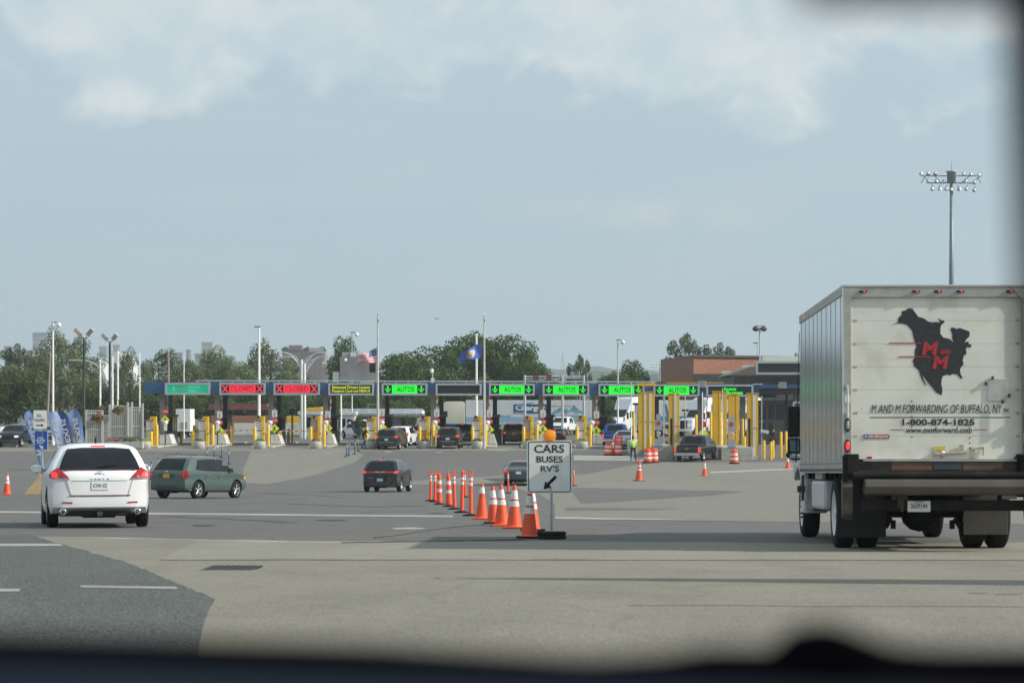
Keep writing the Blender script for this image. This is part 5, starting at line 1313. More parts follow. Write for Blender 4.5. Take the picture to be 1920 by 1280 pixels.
pole('lamp_post', 188, 675, 240, 'white street lamp with a curved arm left of the second dark post', 'lamp post', .16, .12, PWHITE, top=cobra(-1, 2.6))
pole('lamp_post', 211, 668, 244, 'white street lamp with an arm reaching left, behind the second dark post', 'lamp post', .16, .12, PWHITE, top=cobra(-1, 2.6))
pole('lamp_post', 221, 657, 240, 'white street lamp with its arm reaching right, right of the dark posts', 'lamp post', .14, .12, PWHITE, top=cobra(1, 1.2))
pole('mast', 262, 661, 225, 'slim white mast with a forked foot left of the canopy', 'mast', .1, .08, PWHITE)
pole('mast', 316, 660, 232, 'brownish utility pole behind the teal board', 'utility pole', .16, .12, mat('wood_pole', (.23, .19, .16), .8))
pole('mast', 345, 671, 226, 'slim white mast behind the right half of the teal board', 'mast', .08, .06, PWHITE)
pole('utility_pole', 88, 660, 250, 'wooden utility pole leaning before the leftmost big tree', 'utility pole', .16, .1, mat('wood_pole', (.23, .19, .16), .8)).rotation_euler = (0, R(2.5), 0)
for dx, l in ((566, 'left'), (571.5, 'right')):
    Y = 226; z = gz(Y); H_ = PZ(674 if dx < 570 else 681, Y) - z
    T = thing('lamp_post', 'white post with drooping twin lamp arms behind the red boards, %s of the pair' % l, 'lamp post', (PX(dx, Y), Y, z), 0, 'twin arm lamp posts')
    MB().lathe([(.14, 0), (.1, H_), (.001, H_)], 10).build('pole', PWHITE, T)
    for s in (-1, 1):
        MB().tube([(0, 0, H_ - 1.0), (s * .5, 0, H_ - .2), (s * 1.1, 0, H_ + .5), (s * 1.6, 0, H_ + .68)], .055, 7).build('arm', PWHITE, T)
        MB().tube([(0, 0, H_ - .5), (s * .6, 0, H_ + .25), (s * 1.1, 0, H_ + .5)], .035, 6).build('brace', PWHITE, T)
        MB().box((s * 1.95, 0, H_ + .68), (.75, .25, .1)).build('lamp_head', ALU, T, bevel=.02)

# flagpoles and flags
def flagpole(px, Y, label, lab2, kind):
    z = gz(Y); H_ = PZ(592, Y) - z; T = thing('flagpole', label, 'flagpole', (PX(px, Y), Y, z))
    MB().lathe([(.12, 0), (.1, 4), (.06, H_)], 12).build('pole', mat('flagpole_cream', (.55, .55, .5), .45, .1, .08, 2, dirt=(.3, .3, .26), dscale=3), T)
    MB().ball((0, 0, H_ + .12), .09, 10).build('finial', CHROME, T); MB().box((.02, -.08, H_ - .4), (.08, .08, .2)).build('truck', DARK, T)
    if kind == 'us': P = [(706.5, 652), (706.5, 680.5), (669.5, 680), (671, 668)]
    else: P = [(903.5, 641), (903.5, 670), (860, 679.5), (863, 662)]
    A, B, Cc, D_ = [Vector((PX(a, Y) , 0, PZ(b, Y))) for a, b in P]
    nu, nv = 40, 26; V = []; Fc = []; Mi = []
    for j in range(nv + 1):
        for i in range(nu + 1):
            u, v = i / nu, j / nv
            p = (A * (1 - v) + B * v) * (1 - u) + (D_ * (1 - v) + Cc * v) * u
            ph = u * 7 + v * 2.2
            V.append((p.x, .28 * math.sin(ph) * u ** .6, p.z + .09 * math.sin(ph * 1.0 + .6) * u))
    for j in range(nv):
        for i in range(nu):
            Fc.append((j * (nu + 1) + i, j * (nu + 1) + i + 1, (j + 1) * (nu + 1) + i + 1, (j + 1) * (nu + 1) + i))
            if kind == 'us':
                s = j // 2
                if i < 16 and j < 14: k = 2 if not (i % 3 == 1 and j % 3 == 1) else 1
                else: k = 0 if s % 2 == 0 else 1
            else:
                dx, dy = (i - 19) / 7.5, (j - 13) / 8.5; rr = dx * dx + dy * dy
                k = 0
                if rr < 1: k = 1
                if rr < 1 and dx > .35: k = 2
                if rr < .45 and abs(dx) < .4: k = 3 if dy > 0 else 4
                if rr < 1.2 and dy > .75: k = 1
            Mi.append(k)
    m_ = MB(); m_.add(V, Fc, 0, True); m_.m = Mi
    n = len(V); m_.v += [(x, y + .012, z_) for x, y, z_ in V]; m_.f += [tuple(q_ + n for q_ in f)[::-1] for f in Fc]; m_.m += Mi; m_.sm += [True] * len(Fc)
    ms = [mat('flag_red', (.6, .04, .06), .8), mat('flag_white', (.8, .78, .78), .8), mat('flag_canton', (.05, .08, .28), .8)] if kind == 'us' else [mat('flag_blue', (.06, .14, .45), .8), mat('emblem_white', (.6, .58, .55), .8), mat('emblem_orange', (.6, .22, .08), .8), mat('emblem_green', (.25, .35, .3), .8), mat('emblem_sun', (.6, .5, .2), .8)]
    o = m_.build('flag', ms, None, (0, Y - .1, 0), norm=False); tag(o, lab2, 'flag')
flagpole(708.5, 187.5, 'cream flagpole in front of the yellow-lettered board carrying the striped flag', 'red and white striped flag with a blue canton, flying at half height', 'us')
flagpole(908, 187.5, 'cream flagpole just right of the blank board carrying the blue flag', 'plain blue flag with a coloured crest flying at half height', 'ny')

# ------------------------------------------------------------ right-hand lanes: portals, barriers, drums
def portal(label, faces, pt, pb, Y, stripes=(), depth=.5, ties=(), flange=True):
    x0 = PX(faces[0][0], Y); T = thing('radiation_portal', label, 'portal', (x0, Y, gz(Y)), 0, 'yellow radiation portals'); z = lambda p: PZ(p, Y) - gz(Y)
    for a, b in faces:
        q = MB(); q.b2((PX(a, Y) - x0, 0, max(z(pb), 0)), (PX(b, Y) - x0, depth, z(pt))); q.build('column', YEL2, T, bevel=.015)
    for a, b in stripes:
        MB().b2((PX(a, Y) - x0, -.03, max(z(pb), 0) + .05), (PX(b, Y) - x0, -.002, z(pt) - .08)).build('white_panel', mat('portal_white', (.66, .64, .58), .5, 0, .06, 3, dirt=(.4, .38, .33), dscale=3, damt=.3), T)
    q = MB()
    q.b2((PX(faces[0][0], Y) - x0 - .04, -.05, z(pt)), (PX(faces[-1][1], Y) - x0 + .04, depth + .03, z(pt) + .06))
    for p in ties: q.b2((PX(faces[0][1], Y) - x0 - .1, -.05, z(p) - .05), (PX(faces[-1][1], Y) - x0 + .03, -.004, z(p) + .02))
    q.build('cap', YEL2, T)
    return T
portal('tall yellow portal with two white strips, behind the pair of drums', [(1197, 1207.5), (1211, 1217), (1221.5, 1227.5)], 735, 843, 176, [(1207.5, 1211), (1217, 1221.5)], ties=(789,))
portal('yellow portal with one white strip, left of the black pickup', [(1254, 1264), (1269, 1274)], 738, 862, 172, [(1264, 1269)], ties=(797,))
portal('bright yellow portal pair in the lane behind the black pickup', [(1336.5, 1346), (1347, 1352)], 734, 838, 184)
portal('narrow bright yellow portal column just right of the pair behind the pickup', [(1356, 1363)], 735, 836, 182)
portal('broad yellow portal column behind the barrier with the single drum', [(1366.5, 1378), (1379, 1386)], 739, 838, 176)
portal('yellow portal with one white strip, nearest the box truck', [(1401, 1411.5), (1417, 1421.5)], 738, 862, 172, [(1411.5, 1417)], ties=(801,))
def simple(name, label, cat, q, m, X, Y, z=None, bevel=.02, group=None, smooth=None):
    return tag(q.build(name, m, None, (X, Y, gz(Y) if z is None else z), bevel=bevel, smooth=smooth), label, cat, group)
# grey detector boxes on the portals
simple('portal_header', 'yellow header box bridging the tallest portal under the green board', 'portal header', MB().b2((0, 0, 0), (PX(1229, 178) - PX(1194, 178), .5, .22)), YEL2, PX(1194, 178), 178, PZ(723.5, 178))
for px, l in ((1262, 'left'), (1408, 'right')):
    simple('detector_tube', 'tall black detector tube against the %s yellow portal with one strip' % l, 'detector', MB().cyl((0, 0, .3), (0, 0, PZ(784, 171.6) - gz(171.6)), .09, n=12), SBLACK, PX(px - 3, 171.6), 171.6, bevel=0)
def jersey(px0, px1, pt, pb, Y, label, m=CONC, d=3.5, w2=.25):
    x0, x1 = PX(px0, Y), PX(px1, Y); z = gz(Y); h = PZ(pt, Y) - z
    q = MB(); n = 6
    q.prism([(0, -.5), (0, h * .92), (.12, h), (x1 - x0 - .12, h), (x1 - x0, h * .92), (x1 - x0, -.5)], 0, d, 0)
    return simple('concrete_barrier', label, 'barrier', q, m, x0, Y, z, .05)
jersey(1228, 1262, 834, 866, 171, 'pale concrete barrier left of the black pickup, with a sign post', CONC, 9)
jersey(1183, 1208, 826, 858, 177, 'white concrete barrier behind the lone officer in the lime vest', CONCW, 6)
jersey(1352, 1412, 838, 868, 170.5, 'long concrete barrier right of the black pickup, with a drum', CONC, 9)
simple('footing', 'low concrete footing under the portal nearest the box truck', 'footing', MB().b2((0, 0, -.2), (.5, .6, .25)), CONC, PX(1412, 171), 171)
simple('footing', 'low concrete footing under the portal left of the black pickup', 'footing', MB().b2((0, 0, -.2), (.4, .6, .2)), CONC, PX(1265, 171), 171)
def drum(px, py, label):
    p = G(px, py); T = thing('traffic_drum', label, 'drum', p, 0, 'orange and white drums')
    pr = [(.3, .06), (.3, .3), (.28, .33), (.28, .55), (.26, .58), (.26, .8), (.24, .83), (.24, .95), (.18, 1.0)]
    band_lathe('drum_body', pr, [(.3, .45), (.6, .75)], [DELOR, REFL], T, 20)
    MB().lathe([(.36, 0), (.38, .03), (.36, .09), (.3, .1)], 18).build('base', BLACK, T); MB().tube([(-.08, 0, .99), (-.08, 0, 1.07), (.08, 0, 1.07), (.08, 0, .99)], .02, 6).build('handle', DELOR, T)
drum(1140.5, 853.5, 'orange and white drum, left of the two beside the stop-here sign'); drum(1159, 853.5, 'orange and white drum right under the red stop-here sign')
drum(1214.5, 867.5, 'larger-looking orange and white drum before the tall portal, left of a touching pair'); drum(1226.5, 867, 'orange and white drum tucked behind its twin before the tall portal'); drum(1376.5, 869, 'orange and white drum alone before the long concrete barrier')
def red_sign():
    Y = GD(849); T = thing('stop_here_sign', 'red stop-here sign with a white arrow standing behind a drum', 'sign', (PX(1160, Y), Y, gz(Y))); z = lambda p: PZ(p, Y) - gz(Y)
    MB().cyl((0, 0, 0), (0, 0, z(816)), .03, n=6).build('pole', STEEL, T); p = MB().b2((-.29, -.06, z(834)), (.29, -.04, z(814.5))).build('panel', REDS, T)
    letters('lettering', 'STOP', SWHITE, p, 0, -.065, z(818.5), .4, .15, 0, .01, .002); letters('lettering', 'HERE', SWHITE, p, 0, -.065, z(824), .4, .15, 0, .01, .002)
    MB().prism([(-.1, z(827.5)), (-.06, z(826.5)), (.06, z(829.5)), (.1, z(828.2)), (.13, z(832.5)), (.0, z(832)), (.03, z(830.6))], -.068, -.06).build('arrow', SWHITE, p)
red_sign()
yb = [(1305.5, 777, 815, 182, 'between the two right green boards'), (1333, 772, 816, 180, 'left of the bright yellow portal pair'), (1351, 773, 829, 176, 'in front of the bright yellow portal pair'), (1205, 771, 827, 179, 'against the tallest yellow portal'), (1188, 772, 822, 186, 'behind the lone officer in the lime vest'),
      (1392.5, 785, 815, 190, 'beside the broad portal column'), (1396, 818, 838, 176, 'pair left of the portal nearest the truck'), (1432.5, 825, 861, 172, 'just right of the portal nearest the truck'), (1445.5, 828, 866, 170.5, 'nearest of the group by the truck'), (1449.5, 825, 861, 173, 'tucked behind the nearest one of the group'),
      (1464.5, 809, 859, 173.5, 'with a grey box, behind the lone cone'), (1474, 808, 859, 174, 'left of the close three near the truck mirror'), (1477.5, 822, 860, 174.5, 'centre of the close three near the truck mirror'), (1481.5, 830, 862, 173, 'right of the close three near the truck mirror'), (1489, 838, 858, 176, 'short one under the truck mirror'), (1502.5, 784, 833, 185, 'tall one beside the edge of the truck box'), (1218.5, 818, 846, 173, 'between the strips of the tallest portal')]
for px, pt, pb, Y, l in yb: bollard(PX(px, Y), Y, gz(Y), PZ(pt, Y) - gz(Y), 'yellow bollard ' + l, .1, 'yellow bollards of the right lanes')
def rule_post(px, Y, ps, pm, label):
    T = thing('sign_post', label, 'sign', (PX(px, Y), Y, gz(Y))); z = lambda p: PZ(p, Y) - gz(Y); GP = mat('sign_grey', (.33, .34, .38), .5, 0, .1, 5)
    MB().cyl((0, 0, 0), (0, 0, z(ps)), .035, n=6).build('pole', STEEL, T)
    MB().b2((-.16, -.08, z(ps + 10)), (.16, -.06, z(ps))).build('symbol_panel', GP, T)
    p = MB().b2((-.28, -.08, z(ps + 30)), (.28, -.06, z(ps + 11))).build('main_panel', GP, T); MB().prism([(a, z(ps + 17) + b) for a, b in octo(.16)], -.1, -.08).build('stop_symbol', REDS, p)
    q = MB(); q.b2((-.3, -.08, z(ps + 60)), (.3, -.04, z(ps + 46))); q.build('lower_panel', GP, T); MB().b2((-.3, -.085, z(ps + 61.5)), (.3, -.06, z(ps + 60))).build('blue_strip', BLUEP, T)
    q = MB(); q.b2((-.12, -.1, z(ps + 42)), (.12, .1, z(ps + 32))); q.ball((.1, -.1, z(ps + 36)), .08, 8); q.build('camera_box', mat('camera_white', (.55, .54, .5), .5), T)
rule_post(1234.5, 170.6, 776, 0, 'stacked grey rule signs on a post before the pale barrier'); rule_post(1371.5, 170.2, 778, 0, 'stacked grey rule signs on a post before the long barrier, over the drum')
def cctv(px, py, Y, label, pt, s=1):
    T = thing('traffic_camera', label, 'camera', (PX(px, Y), Y, gz(Y))); z = PZ(py, Y) - gz(Y)
    MB().cyl((-.1, 0, 0), (-.1, 0, PZ(pt, Y) - gz(Y)), .045, n=8).build('pole', STEEL, T); q = MB(); q.box((0, 0, 0), (.62 * s, .25, .24 * s)); o = q.build('camera_housing', mat('camera_white', (.55, .54, .5), .5), T, (.1, -.15, z), bevel=.03); o.rotation_euler = (0, R(12), 0)
cctv(1287.5, 807, 172, 'white box camera on a grey pole above the black pickup', 768); cctv(1430.5, 809, 171, 'white box camera on a tall grey pole right of the last portal', 742); cctv(1248, 812, 174, 'small white camera on a pole left of the single-strip portal', 740, .6)
for px, pt, Y, l in ((1183.5, 717, 178, 'slim bright steel pole before the fourth green board'), (1192, 755, 180, 'slim steel post with a sensor left of the tallest portal'), (1244, 742, 178, 'dark slim pole between the two left portals'), (1284.5, 742, 180, 'grey pole with a black sensor head under the right green board'), (1317, 735, 176, 'tall pale pole left of the bright yellow portals'), (1354.5, 727, 178, 'slim steel pole between the bright yellow portal columns')):
    T = pole('steel_pole', px, pt, Y, l, 'pole', .05, .05, STEEL if px != 1317 else PWHITE)
    if px in (1192, 1284.5): MB().box((0, -.1, PZ(757 if px == 1192 else 769, Y) - gz(Y)), (.5, .25, .16)).build('sensor_head', SBLACK, T, bevel=.03)
arm(1323, 1323, 0, 'raised striped barrier arm left of the bright yellow portals', True)
# lone sign of island ten and its booth
T = thing('stop_sign', 'red stop sign over a lime panel half hidden behind the black pickup roof', 'sign', (PX(1318, 188), 188, gz(188)), 0, GRP['stop'])
MB().cyl((0, 0, 0), (0, 0, 2.9), .03, n=6).build('pole', STEEL, T); p_ = MB().prism(octo(.3), -.05, -.04).build('octagon_panel', REDS, T, (0, 0, PZ(795, 188) - gz(188)))
MB().prism([(-.4, 0), (0, -.4), (.4, 0), (0, .4)], -.07, -.06).build('crossing_panel', LIME, T, (0, 0, PZ(812, 188) - gz(188)))

# right canopy, booths and the brick building
def right_canopy():
    Y = 203; T = thing('truck_lane_canopy', 'dark seamed canopy with a thin blue band over the right-hand lanes', 'canopy', (PX(1232, Y), Y, 0)); X = lambda p: PX(p, Y) - PX(1232, Y); Zf = lambda p: PZ(p, Y)
    MB().b2((X(1231.5), -.1, Zf(727.5)), (X(1660), .2, Zf(720.5))).build('blue_band', BLUEF, T)
    MB().b2((X(1232), .04, Zf(741.5)), (X(1424), .2, Zf(727.5))).build('fascia', BLUEF, T)
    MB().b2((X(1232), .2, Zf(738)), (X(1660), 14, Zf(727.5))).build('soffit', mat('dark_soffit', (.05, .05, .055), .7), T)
    q = MB(); bn = mat('canopy_bronze', (.06, .055, .05), .55, .2, .1, 2)
    q.b2((X(1376), .1, Zf(720.4)), (X(1660), 14, Zf(703)))
    for k in range(58): q.b2((X(1376 + k * 5), .04, Zf(720)), (X(1377 + k * 5), .1, Zf(704)))
    q.build('seamed_band', bn, T)
    q = MB(); q.prism([(X(1368), Zf(703)), (X(1660), Zf(703)), (X(1640), Zf(686)), (X(1412), Zf(686))], 1.5, 12); q.build('hip_roof', mat('roof_taupe', (.17, .14, .11), .7, 0, .08, 2), T)
    for px in (1318, 1398, 1500): MB().b2((X(px) - .25, 2.5, 0), (X(px) + .25, 3, Zf(728))).build('column', COLM, T, bevel=.02)
    q = MB()
    q.b2((X(1250), -.2, Zf(718.2)), (X(1357), -.05, Zf(716.6))); q.build('yellow_rail', YEL2, T)
    MB().b2((X(1412), -.3, Zf(721)), (X(1430), -.05, Zf(719))).build('lamp_bar', ALU, T)
    for px, pt in ((1459, 716), (1309, 714)):
        p = MB().b2((X(px), -.3, Zf(pt + 11.5)), (X(px + 15), -.25, Zf(pt))).build('number_plate_sign', mat('plate_grey', (.38, .39, .41), .5), T)
        letters('lettering', 'TRUCKS\nONLY', mat('ink_grey', (.15, .15, .16), .6), p, X(px + 7.5), -.31, Zf(pt + 5.5), .55, .36, 0, 0, .002)
    return T
right_canopy()
display(1417, 1540, 'dark', 'large blank unlit board on top of the right-hand canopy', 677.5, 701.5, 201.5)
def right_booth():
    Y = 208; T = thing('inspection_booth', 'wide pale inspection booth with big windows behind the bollards by the truck', 'booth', (PX(1425, Y), Y, gz(Y))); X = lambda p: PX(p, Y) - PX(1425, Y); z = lambda p: PZ(p, Y) - gz(Y)
    MB().b2((X(1421), 0, 0), (X(1530), 3, z(750))).build('wall', mat('booth_grey', (.22, .22, .2), .7, 0, .08, 3), T, bevel=.02)
    for a, b, c, d in ((1422, 1436, 760, 787), (1422, 1436, 792, 806), (1440, 1453, 759, 787), (1455, 1471, 757, 787), (1496, 1506, 771, 802), (1441, 1449, 792, 832)):
        o = MB().b2((X(a) - .04, -.04, z(d) - .04), (X(b) + .04, -.005, z(c) + .04)).build('window', mat('window_frame_grey', (.3, .3, .29), .5), T); MB().b2((X(a), -.05, z(d)), (X(b), -.04, z(c))).build('pane', mat('pane_slate', (.035, .045, .065), .15, 0, .2, 3), o)
    MB().b2((X(1424), -.2, z(745)), (X(1455), .0, z(729))).build('blue_sign_box', mat('box_blue', (.03, .1, .2), .5), T)
    MB().b2((X(1482), -.25, z(746)), (X(1512), .0, z(738))).build('lamp_box', WHITEP, T)
    MB().b2((X(1473), -.12, 0), (X(1476.5), .0, z(735))).build('corner_post', DARK, T)
right_booth()
def brick_building():
    T = thing('brick_building', 'long flat-roofed brick building behind the right-hand lanes', 'building', (0, 0, 0)); zt = 9.7
    A = (PX(1238.5, 318), 318); B = (PX(1300.5, 290), 290); Cc = (PX(1800, 310), 310); D_ = (PX(1800, 350), 350)
    bk = bpy.data.materials.new('brick_wall'); bk.use_nodes = True; t = bk.node_tree; b = t.nodes['Principled BSDF']; b.inputs['Roughness'].default_value = .85
    tc_ = t.nodes.new('ShaderNodeTexCoord'); mp = t.nodes.new('ShaderNodeMapping'); mp.inputs['Rotation'].default_value = (R(90), 0, 0); br = t.nodes.new('ShaderNodeTexBrick'); br.inputs['Scale'].default_value = 1.6
    br.inputs['Color1'].default_value = (.34, .135, .08, 1); br.inputs['Color2'].default_value = (.25, .1, .06, 1); br.inputs['Mortar'].default_value = (.25, .17, .12, 1); br.inputs['Mortar Size'].default_value = .015
    t.links.new(tc_.outputs['Object'], mp.inputs[0]); t.links.new(mp.outputs[0], br.inputs['Vector']); t.links.new(br.outputs[0], b.inputs['Base Color'])
    MB().prism([A, B, Cc, D_], 0, zt, plane='xy').build('brick_wall', bk, T)
    off = lambda p, k: (p[0] * (1 + k), p[1] * (1 + k))
    MB().prism([off(A, .0), off(B, -.0012), off(Cc, -.001), D_], zt, zt + .25, plane='xy').build('coping', DARK, T)
    MB().prism([(B[0] + .05, B[1] - .25), (B[0] + 33, B[1] + 1.0), (B[0] + 33, B[1] + 2), (B[0] + .05, B[1] + .3)], 0, 7.55, plane='xy').build('green_band', mat('dull_green_panel', (.045, .06, .055), .7, 0, .1, 1), T)
    for px, zz in ((1363, 7.3), (1402, 8.0)):
        q = MB(); q.b2((0, 0, 0), (1.0, 1, .5)); q.b2((-.2, -.1, .5), (1.2, 1.1, .8)); q.build('roof_vent', ALU, T, (PX(px - 7, 282), 282, zz - .3))
    MB().b2((PX(1433, 288), 290, zt - .55), (PX(1640, 288), 292, zt + .1)).build('white_parapet', WHITEP, T)
brick_building()
pole('street_lamp', 1420, 643, 300, 'thin street lamp with a short left arm above the brick building', 'lamp post', .1, .08, top=lambda T, H_: MB().b2((-.55, -.1, H_ - .05), (.05, .1, H_ + .07)).build('lamp_head', DARK, T))
def twin_flood(T, H_):
    for s in (-1, 1): MB().ball((s * .45, 0, H_ - .15), .4, 12, 0, (1, .8, .75)).build('lamp_head', DARK, T)
    MB().b2((-.6, -.05, H_ + .15), (.6, .05, H_ + .22)).build('crossbar', DARK, T)
pole('flood_mast', 1424.5, 614, 262, 'mast with two round dark floodlights above the blank board', 'floodlight mast', .12, .1, top=twin_flood)

# high mast with a crown of floodlights behind the truck
def high_mast():
    Y = 260; z = gz(Y); H_ = PZ(330, Y) - z; T = thing('high_mast_light', 'very tall mast with rows of floodlights rising behind the box truck', 'floodlight mast', (PX(1784, Y), Y, z)); s = Y / F
    MB().lathe([(.45, 0), (.28, H_ * .6), (.17, H_), (.001, H_)], 14).build('pole', mat('mast_grey', (.17, .23, .26), .5, .3), T)
    q = MB(); q.lathe([(.001, -.9), (.5, -.8), (.5, .35), (.62, .4), (.62, .55), (.001, .6)], 12, (0, 0, H_)); q.build('hub', mat('hub_grey', (.3, .32, .33), .5, .4), T); MB().cyl((0, 0, H_ + .5), (0, 0, H_ + 1.6), .02, n=5).build('lightning_rod', DARK, T)
    q = MB()
    for x in (3.4, 2.4): q.cyl((-x, 0, H_ - (0 if x > 3 else .8)), (x, 0, H_ - (0 if x > 3 else .8)), .05, n=6)
    for k in (-1, 1): q.cyl((k * 3.3, -.4, H_), (k * 2.2, .4, H_ - .9), .04, n=5); q.cyl((k * 2.0, -.4, H_), (k * 1.0, .4, H_ - .9), .04, n=5); q.cyl((k * 3.0, .3, H_ - .1), (k * 3.4, .3, H_ - .8), .04, n=5)
    q.build('head_frame', DARK, T)
    lamp = mat('lamp_aluminium', (.5, .53, .54), .25, .8, .1, 5)
    for px, py in [(1726, 326), (1739.5, 326), (1753, 326), (1806, 327), (1819.5, 328), (1834.5, 329), (1740, 341), (1754, 340), (1769, 340), (1810, 341), (1826, 343), (1747, 355), (1761, 355), (1773, 355), (1782, 356), (1797, 355), (1811, 355), (1826, 357)]:
        x = (px - 1784) * s; zz = H_ - (py - 331) * s; r = random.Random(px)
        q = MB(); q.lathe([(.26, -.16), (.2, .02), (.1, .14), (.001, .16)], 12); o = q.build('floodlight', lamp, T, (x, -.2, zz)); o.rotation_euler = (R(r.uniform(20, 50)), R(r.uniform(-30, 30)), 0)
        MB().cyl((0, 0, .1), (0, .15, .42 if py > 350 else -.35), .035, n=5).build('bracket', DARK, o)
high_mast()
# unseen mast added outside the frame, thickened to cast the apron's shadow strip
def side_mast():
    Y = 20.6; T = thing('shadow_mast', 'unseen thick mast right of the apron, added for its shadow strip', 'lamp post', (10.6, Y, gz(Y)))
    MB().lathe([(.7, 0), (.62, 2.4), (.45, 4.5), (.22, 6.2), (.16, 6.4), (.001, 6.42)], 14).build('pole', STEEL, T); MB().b2((-.5, -.1, 6.3), (.2, .1, 6.42)).build('lamp_head', DARK, T)
side_mast()

# silver cabinet above the canopy
def cabinet():
    Y = 205; X = lambda p: PX(p, Y) - PX(670, Y); z = lambda p: PZ(p, Y); T = thing('silver_cabinet', 'big brushed silver equipment cabinet on the canopy roof beside the striped flag', 'equipment cabinet', (PX(670, Y), Y, 0))
    br = mat('brushed_silver', (.33, .31, .29), .3, .9, .2, .9, bump=.15)
    MB().b2((X(637), 0, z(714)), (X(706), 2.5, z(669))).build('case', br, T, bevel=.06)
    MB().b2((X(640.5), .3, z(669)), (X(655), 1.5, z(660))).build('top_box', mat('cab_grey', (.33, .33, .31), .5, .2), T, bevel=.02); MB().b2((X(657), .2, z(668.5)), (X(668), 1.2, z(660))).build('top_unit', ALU, T, bevel=.02); MB().b2((X(670), .2, z(669)), (X(682), 1.6, z(659))).build('top_unit', ALU, T, bevel=.02)
    MB().b2((X(632.5), .2, z(695)), (X(636.8), 1.6, z(680))).build('side_speaker', SBLACK, T); MB().b2((X(693), -.1, z(698)), (X(704), .0, z(680))).build('louvre', SBLACK, T)
    MB().b2((X(624), .1, z(716)), (X(636), 1.5, z(697))).build('grey_box', mat('cab_pale', (.42, .42, .4), .5), T)
    MB().ball((X(648), -.15, z(674.5)), .14, 10).build('camera_dome', WHITEP, T); MB().b2((X(705.5), .2, z(716)), (X(708), 2, z(669))).build('side_column', CONC, T)
cabinet()
def ptz():
    Y = 204; T = thing('dome_camera', 'small dome camera on a bracket above the first green board', 'camera', (PX(811, Y), Y, PZ(715, Y)))
    MB().cyl((0, 0, 0), (0, 0, .9), .05, n=7).build('post', STEEL, T); MB().box((0, 0, .1), (.3, .3, .4)).build('box', ALU, T, bevel=.02); MB().ball((-.05, 0, .95), .16, 10, 0, (1, 1, 1.3)).build('dome', WHITEP, T)
ptz()
def gantry():
    Y = 222; T = thing('sign_gantry', 'pale tubular gantry with two small red signs behind the green boards', 'gantry', (0, Y, 0)); q = MB()
    for px in (984, 1054.5, 1094.5): q.cyl((PX(px, Y), 0, 0), (PX(px, Y), 0, PZ(703, Y)), .12, n=8)
    for a, b, c, d in ((984, 706, 1094, 706), (984, 711, 1050, 711), (1055, 709, 1094, 709), (1055, 715, 1094, 715), (1015, 715, 1025, 706), (1040, 714, 1052, 708)): q.cyl((PX(a, Y), 0, PZ(b, Y)), (PX(c, Y), 0, PZ(d, Y)), .07, n=6)
    q.build('tube_frame', mat('gantry_pale', (.5, .55, .56), .45, .3), T)
    for px in (1004.5, 1029): MB().b2((PX(px - 5, Y), -.2, PZ(714, Y)), (PX(px + 5, Y), -.15, PZ(703, Y))).build('red_sign', mat('dull_red', (.2, .05, .06), .6), T)
gantry()

# ------------------------------------------------------------ traffic at the booths and beyond
def tail_lamps(zl=.95, zh=1.15, x0=.6, x1=.88, on=True):
    return [('red', [(x0, zl), (x1 + .02, zl), (x1 + .02, zh), (x0 + .04, zh)])] + ([('on', [(x0 + .12, zl + .02), (x1 + .015, zl + .02), (x1 + .015, zh - .03), (x0 + .14, zh - .03)])] if on else [])
def generic(label, px, Y, yaw, paint, L_=4.7, W=1.88, H=1.7, tail=.4, on=True, belt=1.02, rw=.66, **k):
    rwin = [[(-rw - .04, 1.14), (rw + .04, 1.14), (rw - .02, H - .3), (rw - .1, H - .13), (-rw + .1, H - .13), (-rw + .02, H - .3)]]
    a = dict(tumble=.23, high=.28 if on else False, plate=(.4, .82)); a.update(k)
    name = a.pop('name', 'crossover_car')
    yo = Y - .95 * math.cos(yaw); xo = PX(px, Y) + .95 * math.sin(yaw) * (1 if abs(yaw) < 1.2 else 0)
    if abs(yaw) > 1.2: yo = Y
    return car(name, label, a.pop('cat', 'car'), xo, yo, yaw, paint, L_, W, H, suvprof(L_, H, tail, 1.04, 1.08), belt, .3, .36, (.97, L_ * .79), suv_side(L_, H, belt, tail), rwin, tail_lamps(on=on), **a)
def lowbar(T, rf, sf, ff, hw, paint):
    poly_patch('lower_bumper', [(-.75, .32), (.75, .32), (.78, .5), (-.78, .5)], rf, DARK, T, 2, .03, .012); poly_patch('bumper_strip', [(-.6, .6), (.6, .6), (.6, .625), (-.6, .625)], rf, ALU, T, 2, .03, .012)
generic('charcoal crossover braking, just right of the walking officer', 729, GD(842), R(-9), P_CHAR, extras=lowbar)
generic('white crossover braking ahead of the charcoal one', 750, 196, R(-9), P_WHITE, 4.6, extras=lowbar)
generic('black sport utility braking in the lane under the blank board', 841, GD(840.5), R(-3), P_BLACK, 4.8, 1.95, 1.76, .3, extras=lowbar)
generic('dark blue-black utility half hidden ahead of the black one', 868, 204, R(-2), P_NAVY, 4.9, 1.98, 1.85, .22, extras=lowbar)
generic('big black utility with high roof lamps in the lane of the second green board', 963, 204, R(0), P_BROWN, 5.1, 2.0, 1.88, .2, high=.8, plate=(.4, .95, mat('plate_gold', (.75, .33, .03), .5)))
SED = lambda L_, H: [(0, .88), (.05, .98), (.12, 1.03), (.7, 1.06), (1.05, 1.15), (1.6, H - .06), (2.1, H), (2.7, H - .03), (3.1, H - .14), (3.75, 1.03), (4.2, .98), (L_ - .15, .84), (L_, .68)]
SEDW = [[(1.35, 1.06), (2.3, 1.04), (2.3, 1.38), (1.75, 1.33)], [(2.38, 1.04), (3.5, 1.03), (2.95, 1.33), (2.38, 1.38)]]
